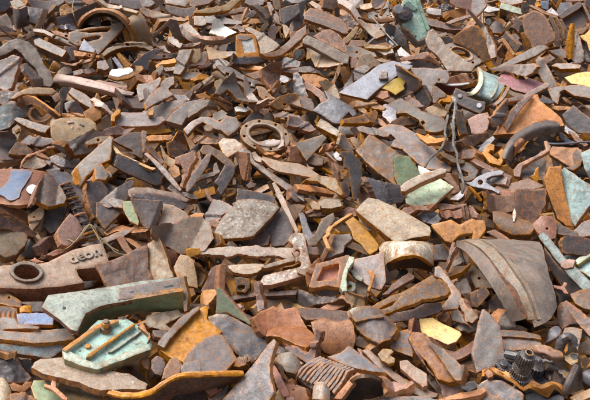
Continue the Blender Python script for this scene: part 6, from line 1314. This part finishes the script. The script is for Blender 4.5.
P('front_body', None, "100,322 180,300 250,324 330,306 352,350 360,440 340,510 250,528 180,500 130,440", 0, .15, 5, 'tan', 'rust', lift=9, bend=(90, 3)).obj.data.materials[0] = MATS['rust']
end()
thing('grooved_block', 'purple-grey lump casting with a groove, lower centre', 460, 350, 3, cat='grooved casting')
P('lump', None, "340,300 350,270 420,250 500,246 530,282 590,320 610,370 570,440 500,470 450,440 400,400 370,370", 0, .5, 6, 'purple', 'purple', lift=12, bend=(30, 3), bump=.004)
P('ridge', None, "346,292 420,286 520,268 530,286 440,304 362,318", 0, .6, 3, 'purple', 'grey', lift=17)
P('side_facet', None, "500,360 560,330 600,322 612,368 590,420 540,420", -.3, .3, 3, 'mauve', 'rust', lift=12)
end()
P('scrap_chip', 'small yellowish pebble-like lump left of the grooved casting', E(374, 256, 36, 24), 0, .6, 3, 'green', 'tan', lift=12)

T(0, 4)
thing('green_beam', 'long pale green painted cast beam with slots, curving under, lower left', 420, 330, 0, cat='green beam')
Z(0, 0, 1)
g = P('top_face', None, "42,307 48,295 100,288 140,281 178,277 183,291 150,296 120,302 100,306 86,313 77,331 70,329 58,318", 0, .8, 2, 'green', 'brown', lift=17, rough=.001)
Lf('front_face', None, ["77,331,17.5 86,314,18.5 100,306.5,19 120,302,19.3 150,296.5,20 183,291,20.5", "79,336,13 87,324,13 100,318,13 122,311.5,13.5 150,308,14 184,305,14.5", "83,340,9 92,329,8.5 102,323,8.5 124,316,9 150,312.5,9.5 185,313,9"], 2, 'moss', 'brown', ku=5, kv=4)  # same paint as the top, shade of the front put into a darker green
P('end_cap', None, "179,277 184,276 188,296 187,311 184,312 182,292", -.5, .1, 2, 'mauve', 'rust', lift=14)
P('grey_pad', None, "119,288 178,278.5 180,290 150,295 118,300", on=g, up=.25, t=.5, m='mauve', e='green', rough=.0005)
P('slot', None, "128,292 136,290 138,291 131,293.5", on=g, up=.35, t=.3, m='black', e='black', rough=0, cham=.001)
P('slot', None, "163,286.5 173,284.5 174,286 165,288", on=g, up=.35, t=.3, m='black', e='black', rough=0, cham=.001)
stub('hole', g, 64, 308, .1, .5, .3, 'black')
end()
thing('green_tray', 'blue-green painted tray casting with ribs and a bolt, lower left', 105, 350, 2, cat='tray casting')
g = P('floor', None, "64,353 98,320 128,319 150,333 152,346 150,350 96,366 86,364 66,357", 0, .75, 1.8, 'teal', 'green', lift=15, rough=.001)
g.obj.data.materials[0] = MATS['mint']
P('front_wall', None, "62,350 66,349 86,360 98,363 150,343 151,349 98,369 86,367 64,359", on=g, up=1.2, t=3.2, m='green', e='moss', rough=.002)
P('left_wall', None, "62,349 95,325 118,319 119,321 98,328 66,351", on=g, up=2.0, t=2.6, m='rust', e='green', rough=.001)
P('rib', None, "86,357 88,354 134,323 135.5,324 90,356.5", on=g, up=1.8, t=2.2, m='rust', e='green', rough=.001)
P('rib', None, "108,352 140,330 142,331 112,352", on=g, up=1.0, t=1.2, m='green', e='dgreen', rough=.001)
P('rusty_corner', None, "138,326 143,323 151,337 147,343 149,335", on=g, up=1.5, t=2, m='orange', e='rust')
stub('bolt', g, 106, 330, 3.9, 1.3, 5, 'purple', sides=6); stub('bolt', g, 106, 330, 4.6, .85, 1.5, 'purple')
stub('nut', g, 106, 330, 1.9, 1.9, 2.4, 'brown', sides=6)
stub('nut', g, 88, 347, .8, .9, .8, 'orange', sides=6); P('slot', None, "76,351 80,349.5 82,351 78,352.5", on=g, up=.1, t=.2, m='black', e='black', rough=0)
end()
T(0, 4)
P('blue_plate', 'small flat plate with light blue paint and orange lower edge, lower left', "100,270 130,264 310,266 320,280 312,334 110,334", 0, .8, 2.2, 'lblue', 'orange', lift=14, cat='blue plate')
P('combed_block', 'orange rusty block with comb-like ridges at the left edge', "-30,226 60,226 100,236 104,266 96,330 40,336 -30,346", 0, .6, 4, 'purple', 'orange', lift=11)
for i in range(4):
    P('ridge_fin', 'rusty upright ridge %s on the combed block at the left edge' % ('nearest the edge', 'second from the edge', 'third from the edge', 'nearest the blue plate')[i], "%d,318 %d,258 %d,250 %d,316" % (-18 + i * 30, -6 + i * 30, 2 + i * 30, 8 + i * 30), .4, .3, 1.2, 'rust', 'orange', lift=15)
P('scrap_block', 'ochre bar end right of the combed block', "116,236 140,228 178,230 180,260 124,264", 0, .7, 3, 'orange', 'rust', lift=11)
P('scrap_plate', 'orange brown curved plate under the lettered casting, left edge', "-30,120 10,112 40,152 100,184 120,200 118,226 60,222 -30,200", 0, .6, 3, 'brown', 'orange', lift=10)
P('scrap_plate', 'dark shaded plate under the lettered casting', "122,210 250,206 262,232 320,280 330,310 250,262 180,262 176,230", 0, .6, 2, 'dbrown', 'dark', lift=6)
P('scrap_plate', 'grey stained plate under the blue plate, left', "-30,356 50,334 110,340 130,372 240,376 230,392 100,400 -30,396", 0, .9, 2, 'grey', 'rust', lift=10)
T(0, 5)
P('long_bar', 'long rust stained olive bar in the front left', "-30,-24 60,-10 180,-6 250,-20 400,-30 430,10 440,36 330,48 220,60 100,46 -30,32", 0, .75, 3, 'grey', 'rust', lift=13)
P('long_bar', 'second long bar below with flaking white and blue paint, front left', "-30,56 60,68 140,76 240,76 300,62 370,60 372,98 330,130 300,150 180,132 60,116 -30,96", 0, .35, 4, 'turq', 'brown', lift=11)
P('flat_slab', 'long flat tan-grey slab under the green tray, front left', "184,200 200,176 240,152 300,150 372,140 380,160 540,212 640,220 760,240 870,300 860,330 780,328 700,330 590,336 540,320 470,290 330,256 250,236", 0, 1.0, 3, 'stone', 'brown', lift=14, cat='flat slab')
P('dark_casting', 'dark casting in the lower left corner', "-30,100 20,110 80,150 140,210 190,262 160,290 60,290 -30,280", 0, .3, 5, 'dark', 'rust', lift=8, bump=.006, cat='dark casting')
P('scrap_strip', 'orange upper edge of the dark casting, lower left corner', "-30,78 10,92 84,142 78,150 20,118 -30,104", -.2, .6, 1.6, 'orange', 'ochre', lift=14)
P('rust_knot', 'twisted orange-brown scrap in the lower left corner', "50,310 80,296 130,310 150,286 190,284 186,310 150,340 110,352 70,346", 0, .5, 2, 'rust', 'brown', lift=12, wavy=.02, cat='twisted scrap')
P('green_slab', 'broad olive-grey slab with green paint at the bottom left', "180,320 200,278 260,276 300,320 390,396 380,440 240,440 200,370", 0, .8, 3, 'moss', 'dbrown', lift=11, cat='green slab')
P('ochre_bracket', 'small ochre T shaped bracket at the bottom left', "262,300 300,310 312,264 334,268 328,318 400,380 396,396 370,390 300,330 262,314", -.1, .5, 2, 'orange', 'ochre', lift=15)
P('scrap_slab', 'brown flat slab behind the ochre bracket, bottom left', "330,330 370,290 470,296 590,350 600,440 420,440 400,380", 0, 1.0, 2.5, 'tan', 'dbrown', lift=9)
P('round_lump', 'mottled greenish round stone-like lump in the bottom left corner', "-30,290 20,286 50,330 66,370 60,420 -30,430", 0, .5, 5, 'stone', 'brown', lift=12, bend=(0, 3), cat='round lump')
P('scrap_plate', 'brown plate at the very bottom left between lump and green slab', "70,362 150,356 210,392 200,440 80,440", 0, .7, 3, 'brown', 'rust', lift=9)
P('scrap_plate', 'green-grey dark plate in the gap behind the flat slab', "190,222 240,240 330,262 300,276 210,250", 0, .8, 2, 'dgreen', 'dark', lift=7)
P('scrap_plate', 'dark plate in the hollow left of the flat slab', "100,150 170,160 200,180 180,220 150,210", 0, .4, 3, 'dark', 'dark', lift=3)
T(1, 4)
P('ribbed_fragment', 'rough tan ribbed fragment beneath the green beam end', "276,320 290,290 350,262 470,248 490,262 520,270 490,290 430,310 400,330 430,360 400,370 340,354 300,350", 0, .6, 3, 'stone', 'brown', lift=11, bump=.006)
P('scrap_plate', 'brown flat piece right of the green beam end', "520,226 560,210 640,216 650,240 590,240 530,254", 0, .8, 2, 'brown', 'rust', lift=8)
P('scrap_plate', 'small pale plate below the ribbed fragment', "330,372 400,372 420,392 380,412 340,400", 0, .8, 2, 'grey', 'brown', lift=9)
thing('rust_slab', 'bright orange rust covered slab with a grey stepped edge, lower left of centre', 500, 450, 4)
g = P('orange_face', None, "366,480 350,450 420,390 540,262 590,240 640,220 650,240 640,300 700,350 730,372 620,460 520,560 480,540 420,520", 0, .7, 4, 'orange', 'rust', lift=15, bump=.004)
P('grey_step', None, "350,452 356,430 480,300 560,240 600,224 600,244 540,296 420,420 390,470", on=g, up=2.2, t=3.2, m='mauve', e='rust')
end()
T(2, 5)
P('hexagon_plate', 'smooth purple-grey plate with cut corners beside the orange slab', "-80,160 -20,80 60,22 120,0 160,10 200,80 242,150 200,200 160,244 40,250 -60,244", 0, .65, 2, 'purple', 'tan', lift=14, cat='smooth plate')
P('tall_plate', 'tall dark plate with a thick orange right edge, front of centre', "60,500 130,420 250,290 340,180 420,70 458,34 472,50 436,190 440,260 462,350 430,400 380,470 200,500", -.4, .35, 3, 'grey', 'orange', lift=14, cat='tall plate').obj.data.materials[0] = MATS['dgrey']
thing('brown_sheet', 'long brown sheet with a thick orange rim sweeping across the front left', -100, 330, 8)
Lf('sheet', None, ["-510,356,19 -440,374,20 -340,372,21 -250,346,22 -170,292,23 -90,256,24 30,250,24 150,246,23 276,244,21", "-500,372,17 -430,390,17 -330,394,17 -240,380,17 -150,350,17 -60,330,17 60,316,17 170,296,17 268,268,17", "-480,400,12 -420,410,12 -330,420,12 -240,410,12 -150,390,12 -60,370,12 60,345,12 170,320,13 262,285,15"], 1.2, 'brown', 'ochre', ku=5, kv=4)
tube('rim', None, "-512,354,19.5 -440,371,20.5 -340,370,21.5 -250,343,22.5 -170,289,23.5 -90,253,24.5 30,247,24.5 150,243,23.5 278,241,21.5", .7, 'orange', k=6, rough=.3)
end()
P('ochre_block', 'small mauve block with thick ochre yellow rim', "-200,270 -184,210 -150,150 -120,144 -100,160 -80,190 -96,240 -150,262", .1, .4, 3, 'rose', 'ochre', lift=20)
P('ochre_block', 'second small mauve block with yellow side by the purple-grey plate', "-88,236 -92,190 -60,172 20,150 36,190 30,230 -20,246", 0, .5, 3, 'mauve', 'ochre', lift=20)
P('half_disc', 'dark purple half disc in the gap left of the ochre rimmed block', "-264,210 -262,160 -230,134 -190,150 -180,190 -206,250 -240,240", .1, .2, 3, 'purple', 'dbrown', lift=12)
P('half_disc', 'pinkish thin disc edge in the gap under the green tray', "-320,170 -306,136 -280,140 -270,180 -280,216 -300,204", .3, .2, 2, 'rose', 'brown', lift=10)
P('red_pipe', 'thick red painted pipe leaning at the bottom, front of centre', "200,300 230,294 262,340 310,430 260,440 226,380", -.2, .3, 4, 'pinkrust', 'red', lift=13, bend=(-30, 2), cat='red pipe')
P('curved_bar', 'dark curved bar with tan edge at the bottom, left of the red pipe', "40,400 100,370 180,310 212,294 216,310 160,370 90,430 40,440", .1, .5, 2.5, 'dgrey', 'ochre', lift=14)
P('scrap_plate', 'red chip under the long orange rimmed sheet at the bottom', "60,324 120,312 130,340 90,364", 0, .6, 2, 'pinkrust', 'red', lift=10)
P('scrap_plate', 'brown bottom edge plate left of the dark curved bar', "-400,440 -300,384 -100,356 40,350 60,380 0,440", 0, .7, 3, 'dbrown', 'brown', lift=8)
P('scrap_plate', 'rust red small plate between purple-grey plate and tall plate', "214,190 262,150 300,160 296,190 262,206", 0, .6, 2, 'red', 'brown', lift=9)
P('pebble', 'small tan rounded stub between the purple-grey and tall plates', E(306, 146, 22, 22), .1, .4, 4, 'tan', 'brown', lift=15, cat='round stub')
P('red_rod', 'pinkish red round rod leaning right of the tall plate', "452,196 470,190 510,260 556,370 520,384 490,330 460,250", -.4, .3, 3, 'pinkrust', 'red', lift=12, bend=(-30, 1.5), cat='red rod')
P('white_shell', 'pale whitish rounded shell piece right of the tall plate', "462,160 480,142 560,136 610,165 625,210 590,262 530,256 500,210", 0, .5, 3, 'pale', 'tan', lift=13, bend=(0, 3), bump=.003, cat='pale shell')
P('curved_strip', 'dark brown curved rim around the pale shell', "460,176 472,166 505,196 520,236 545,270 530,280 500,250 486,206", -.3, .3, 2, 'brown', 'dbrown', lift=12)
P('scrap_plate', 'red plate at the bottom right of the pinkish rod', "520,300 580,284 590,320 650,330 660,390 590,440 545,380", 0, .5, 3, 'red', 'brown', lift=10)
P('scrap_plate', 'tan chip at the bottom below the pinkish rod', "470,372 490,340 520,380 560,386 550,440 480,440", 0, .5, 3, 'tan', 'brown', lift=9)
P('scrap_chip', 'small grey chip at the bottom right of the red pipe', "172,400 194,370 214,392 210,430 176,430", .1, .3, 3, 'grey', 'brown', lift=11)
T(3, 5)
P('angle_iron', 'purplish angle iron corner below the pink trough, front of centre', "-70,60 0,90 50,122 70,112 100,40 130,-10 152,0 120,80 90,166 60,176 20,150 -60,106", 0, .55, 3, 'purple', 'brown', lift=14)
thing('finned_casting', 'dark finned engine casting with an open orange mouth, bottom centre', 330, 330, 0, cat='finned casting')
Z(285, 345, 590 / 110)
P('roof', None, "230,74 300,62 345,24 372,40 450,96 545,158 470,160 390,148 340,130 280,104", -.1, .7, 2, 'slate', 'orange', lift=17.5, bend=(30, 2))
for i in range(11):
    u = i / 10; xl, yl = 50 + u * 200, 162 + u * 86; xu, yu = 150 + u * 175, 74 + u * 62
    P('fin', None, [(xl, yl), (xl + 40, yl - 50), (xu, yu), (xu + 38, yu - 16), (xu + 49, yu - 7), (xu + 11, yu + 9), (xl + 51, yl - 40), (xl + 10, yl + 11)], -.5, .45, 2, 'slate', 'rust', lift=14 + i * .4)
P('fin_bed', None, "60,176 150,84 300,70 350,140 300,250 262,282 200,262 110,214", -.1, .4, 2, 'dgrey', 'rust', lift=11.5)
P('front_wall', None, "262,286 300,240 350,176 386,146 402,160 376,190 340,240 300,290", -.3, .2, 2.5, 'orange', 'rust', lift=17)
P('mouth_rim', None, "376,158 390,144 470,154 534,158 556,200 560,240 530,268 528,230 512,186 460,172 400,168", 0, .3, 2.5, 'orange', 'rust', lift=17)
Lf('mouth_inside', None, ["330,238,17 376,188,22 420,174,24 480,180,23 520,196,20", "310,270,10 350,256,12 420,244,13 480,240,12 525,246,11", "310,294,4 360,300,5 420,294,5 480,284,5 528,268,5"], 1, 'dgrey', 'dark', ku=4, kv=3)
end()
P('white_pot', 'small whitish cup-like stub in front of the finned casting', "146,290 150,222 172,204 206,208 236,232 244,262 240,310", 0, .15, 5, 'pale', 'rust', lift=17, bend=(0, 3), bump=.003, cat='cup stub')
P('red_cover', 'red tapered piece at the bottom left of the finned casting', "-10,310 20,262 62,212 84,220 112,262 60,290 10,320", 0, .5, 3, 'pinkrust', 'red', lift=12, cat='red piece')
P('pale_slab', 'pale tan slab standing left of the finned casting', "-30,80 -10,62 40,60 100,96 70,120 50,150 60,180 10,160 -30,130", 0, .5, 3, 'pale', 'tan', lift=12, cat='pale slab')
T(3, 5)
P('ochre_bar', 'orange flat bar leaning right of the finned casting', "400,100 440,92 500,146 590,230 690,300 760,330 850,356 840,380 780,384 690,350 590,272 480,186", -.1, .6, 3, 'tan', 'orange', lift=14, cat='orange bar')
P('ochre_block', 'rough ochre lump on top of the leaning orange bar', "492,124 530,88 575,94 590,110 566,130 600,150 590,172 560,182 520,160", 0, .5, 2, 'tan', 'orange', lift=18, bump=.004)
P('scrap_block', 'rusty box ends behind the leaning orange bar', "360,40 390,20 450,50 470,76 420,90 370,70", 0, .6, 3, 'brown', 'rust', lift=9)
P('scrap_plate', 'purple bent plate below the leaning orange bar, bottom', "530,350 590,310 690,330 700,350 640,352 560,372", 0, .6, 3, 'rose', 'orange', lift=11)
P('scrap_plate', 'bluish stained plate along the bottom right of the finned casting', "460,392 590,366 760,370 860,395 850,440 460,440", 0, .9, 3, 'turq', 'tan', lift=11)
P('scrap_block', 'grey shaded plate under the leaning orange bar', "380,90 420,110 470,170 520,220 500,240 430,180", -.1, .5, 2, 'brown', 'dbrown', lift=7)
P('stepped_block', 'dark purple stepped block right of the grooved casting', "540,70 560,10 620,-10 690,-30 700,40 712,90 700,140 640,120 590,100", 0, .5, 4, 'purple', 'dbrown', lift=10)
T(4, 5)
P('tan_plate', 'small tan plate lying on the leaning orange bar', "44,162 90,160 150,206 208,240 206,310 180,318 120,272 50,206", -.1, .6, 2.5, 'tan', 'orange', lift=18, cat='tan plate')
thing('red_casting', 'long rust red irregular casting leaning down right, lower right', 250, 300, 0)
P('upper_part', None, "92,30 120,-10 200,0 240,60 262,100 300,170 340,230 376,280 340,290 270,270 200,160 120,80", -.1, .45, 4, 'red', 'rust', lift=15, bump=.004)
P('front_part', None, "100,40 130,80 180,150 210,220 280,280 370,292 404,340 380,400 310,420 290,330 240,240 170,160", 0, .15, 4, 'red', 'red', lift=10, bump=.004)
end()
P('brown_shell', 'brown curved shell plate under the golden sheet, right', "210,20 240,14 300,60 370,76 440,50 480,36 490,100 440,112 360,130 300,110 240,80", 0, .7, 2, 'red', 'brown', lift=14, bend=(0, -3))
P('scrap_shard', 'pale grey long shard right of the red casting', "262,120 320,118 400,190 482,272 470,290 386,288 340,230 300,170", 0, .7, 2, 'grey', 'brown', lift=12)
P('scrap_plate', 'brown dark plate beneath the curved shell', "360,130 440,110 490,110 490,210 440,200 400,170", 0, .5, 2, 'brown', 'dbrown', lift=8)
P('rust_bar', 'long orange rusty bar at the bottom, right of centre', "262,390 400,352 510,330 545,320 560,340 520,366 420,384 300,400", 0, .7, 3, 'orange', 'orange', lift=16, cat='rusty bar')
P('scrap_plate', 'pale plate at the bottom right under the long orange bar', "420,430 460,392 560,345 640,380 640,440", 0, .8, 2.5, 'grey', 'brown', lift=12)
P('scrap_block', 'dark grey small block right of the red casting foot', "396,310 420,292 480,286 500,310 450,334 410,330", 0, .6, 3, 'steel', 'dgrey', lift=9)
P('tall_slab', 'tall grey and tan weathered slab standing left of the gearbox', "470,120 500,-30 530,-140 545,-145 590,-100 640,-40 660,100 680,180 600,200 500,236 486,180", .1, .3, 3, 'stone', 'grey', lift=14, bump=.003, cat='tall slab').obj.data.materials[0] = MATS['grey']
P('orange_chip', 'small orange lump at the corner of the broken gearbox', "548,236 570,212 600,220 596,252 570,262", 0, .5, 2, 'orange', 'orange', lift=19, cat='rust lump')

Z(480, 330, 590 / 110)
P('ridged_channel', 'grey ridged channel block behind the gearbox', "108,36 112,22 200,30 310,50 330,72 320,110 250,100 180,108 140,110 116,100", 0, .5, 3, 'purple', 'rust', lift=13, cat='ridged block')
P('step_strip', 'dark upper step of the grey ridged channel block', "110,10 116,-4 230,4 320,26 330,50 200,36 112,30", 0, .8, 2.5, 'purple', 'brown', lift=15)
thing('broken_gearbox', 'broken gearbox casting with exposed dark gears and orange torn edge, lower right', 250, 260, 0, cat='gearbox')
g = P('housing_floor', None, "30,190 100,150 200,120 300,110 420,120 450,180 440,260 400,320 330,310 270,290 180,270 80,230", 0, .6, 3, 'dark', 'dbrown', lift=9)
Lf('front_shell', None, ["10,250,15.0 60,238,18.0 120,250,19.0 180,284,19.0 230,320,18.0 260,300,19.0 330,330,19.0 400,310,19.0 440,345,16.0", "0,290,9 60,290,11 120,300,12 190,330,12 240,360,11 300,380,9 360,400,8 420,400,7 460,400,6", "20,330,3 80,350,4 140,370,5 200,390,4 260,420,2 330,440,0 400,440,0 450,440,0 480,430,0"], 2, 'iron', 'orange', ku=4, kv=4)
P('housing_wall', None, "-14,300 40,262 120,272 190,306 235,345 225,400 60,410 -10,370", -.1, .2, 2, 'dgrey', 'orange', lift=14)
P('housing_wall', None, "240,345 300,330 360,372 420,340 450,360 440,410 260,410", .1, .15, 2, 'iron', 'orange', lift=13)
Lf('torn_edge', None, ["20,222,18.0 50,204,20.0 90,236,20.5 150,262,20.5 230,318,19.5 262,290,20.5 330,318,20.5 400,290,21.0 440,326,18.0 470,352,15.0", "34,248,17.5 70,240,19.0 120,256,20.0 180,286,20.0 232,328,19.0 272,312,20.0 360,362,17.0 400,318,19.5 436,345,16.5 465,370,14.0"], 1.2, 'orange', 'rust', ku=4, kv=2, bump=.002)
Lf('pink_cover', None, ["276,92,21 300,80,22 360,86,22 440,120,21", "290,120,20 330,122,22 380,140,22 446,150,20", "330,150,16 350,158,18 400,168,18 446,176,15"], 2, 'rose', 'dark', ku=4, kv=4, bump=.006)
ax = G(); f_, n_, ex_, ey_ = frame(-.1, .55, 240, 150)
def gear(name, x, y, h, r, ln, teeth, td=.075, m='iron', a=.35, b=.9, hole=0):
    q = G(); q.o = hp(x, y, (h - 1.2) * .01); _, q.n, q.ex, q.ey = frame(a, b, x, y); q.M = mat_from(q.ex, q.ey, q.n, q.o); q.loc = lambda p: (0, 0)
    return stub(name, q, x, y, 0, r * .62, ln * .9, m, 'iron', rough=.0014, teeth=teeth, td=td, hole=hole)
gear('gear', 128, 186, 21, 3.4, 2.0, 20, m='iron'); gear('gear_hub', 132, 176, 22.3, 1.8, 2.5, 0)
gear('gear', 218, 235, 21, 4.9, 2.2, 30, m='iron'); gear('gear', 224, 208, 23, 4.2, 2.2, 26)
gear('gear_collar', 230, 185, 25, 3.6, 3, 0); gear('gear', 246, 150, 28, 4.0, 2.6, 22); gear('gear', 254, 130, 30, 3.3, 2.2, 18, m='iron')
gear('shaft_end', 266, 118, 31.5, 1.9, 3, 0, m='grey', hole=.8)
gear('gear', 310, 190, 18, 3.4, 3, 16, m='iron'); gear('gear_hub', 348, 190, 18, 2.0, 5, 0, m='dbrown', a=-1.2, b=.2)
tube('shaft', None, "140,128,18 180,136,19 226,146,20", 1.4, 'iron')
gear('bearing', 470, 240, 17, 2.4, 4, 0, m='tan'); gear('bearing', 440, 220, 17, 1.8, 3, 0, m='stone')
Lf('right_wall', None, ["440,60,22 462,40,24 490,40,24 512,80,22 530,130,18", "430,110,20 460,100,21 490,120,20 520,150,18 545,200,14", "400,200,16 440,230,15 480,240,14 520,230,13 552,260,9", "390,290,14 430,320,12 470,340,10 520,330,8 560,320,5"], 2, 'tan', 'dgrey', ku=4, kv=4, bump=.004, m2='dbrown')
tube('edge_bar', None, "516,196,20 490,250,20 462,310,18 436,362,14 420,376,12", 1.0, 'purple')
tube('rim', None, "420,110,20 432,60,23 460,36,24.5 492,42,24 508,84,22", 1.2, 'dgrey', rough=.4)
g2 = P('bearing_block', None, "456,130 480,112 528,124 524,170 490,186 452,160", 0, .7, 3, 'tan', 'brown', lift=19)
stub('bolt_hole', g2, 506, 142, .1, 1.1, .6, 'black')
P('orange_gap', None, "452,112 462,72 474,70 470,110 460,124", .2, .2, 1.5, 'orange', 'orange', lift=21)
for q, l_ in (("90,196 130,170 180,200 170,240 120,236", 17), ("180,240 240,250 290,262 270,290 200,280", 17), ("280,170 330,160 350,200 320,240 270,220", 18), ("150,140 200,130 215,170 180,190 146,176", 18)):
    P('greasy_lump', None, q, 0, .4, 3, 'iron', 'dark', lift=l_ - 4, bump=.01, wavy=.02, rough=.004)
P('lump', None, "340,190 400,160 440,180 430,240 390,290 350,250", 0, .3, 4, 'dbrown', 'dark', lift=13, bump=.008)
end()
P('blue_pipe', 'dark steel blue rod end at the right edge by the gearbox', "548,240 590,210 640,220 640,300 590,306 552,280", 0, .4, 4, 'steel', 'dark', lift=11, bend=(70, 2), cat='rod end')
P('tan_bar', 'tan flat bar in the bottom right corner', "480,362 500,350 590,310 660,290 660,340 590,360 520,390", 0, .8, 2.5, 'tan', 'brown', lift=14, cat='tan bar')
T(5, 4)
P('long_wedge', 'long brown-grey wedge bar lying at the right edge', "420,206 450,190 520,240 640,330 660,420 600,420 540,350 470,272", -.2, .6, 3, 'brown', 'brown', lift=12, cat='wedge bar')
P('pipe_half', 'grey-brown rounded half pipe right of the drum segment', "404,240 430,220 470,270 520,340 470,352 430,380 400,340", -.1, .4, 3, 'brown', 'dbrown', lift=9, bend=(0, 3))
P('tan_plate', 'tan square plate with broken edge at the right edge, lower right', "470,150 540,128 640,100 640,250 560,240 500,210", 0, .6, 2.5, 'brown', 'rust', lift=11)
P('scrap_plate', 'olive grey plate behind the rust Y shaped fitting', "380,110 420,120 466,150 480,190 450,200 400,210", 0, .5, 2, 'dgrey', 'dark', lift=6)
P('star_fitting', 'small rust Y shaped fitting right of the drum segment', "370,100 420,110 440,84 456,90 440,116 462,150 440,150 424,130 380,118", 0, .4, 1.5, 'pinkrust', 'rust', lift=13)
P('ochre_plate', 'tan plate with an ochre corner above the gearbox', "424,396 440,352 480,346 545,360 540,400 520,480 490,500 440,450", 0, .4, 2, 'tan', 'ochre', lift=13)
P('scrap_lump', 'rough pale white and orange lump left of the drum foot', "40,350 60,300 100,256 130,280 145,345 100,360", .1, .3, 3, 'pale', 'orange', lift=12)
P('scrap_plate', 'grey shadowed pipe between drum foot and gearbox', "340,380 400,350 420,370 380,420 345,430", .1, .5, 3, 'steel', 'dgrey', lift=9, bend=(45, 2))
P('scrap_plate', 'brown stub under the drum segment at left', "0,290 40,250 84,262 60,320 20,330", 0, .5, 2.5, 'rust', 'brown', lift=7)
P('scrap_plate', 'dark purple plate in the shade left of the drum segment', "0,210 40,160 90,240 40,250 0,262", 0, .4, 2, 'purple', 'dbrown', lift=4)

# ------------------------------------------------------------------ groups of like pieces
from collections import Counter
tops = [o for o in scene.objects if o.parent is None and o.get('kind') == 'thing']
base = lambda o: o.name.split('.')[0]
cnt = Counter(base(o) for o in tops)
for o in tops:
    if cnt[base(o)] > 1 and 'group' not in o: o['group'] = base(o).replace('_', ' ') + 's in the scrap heap'
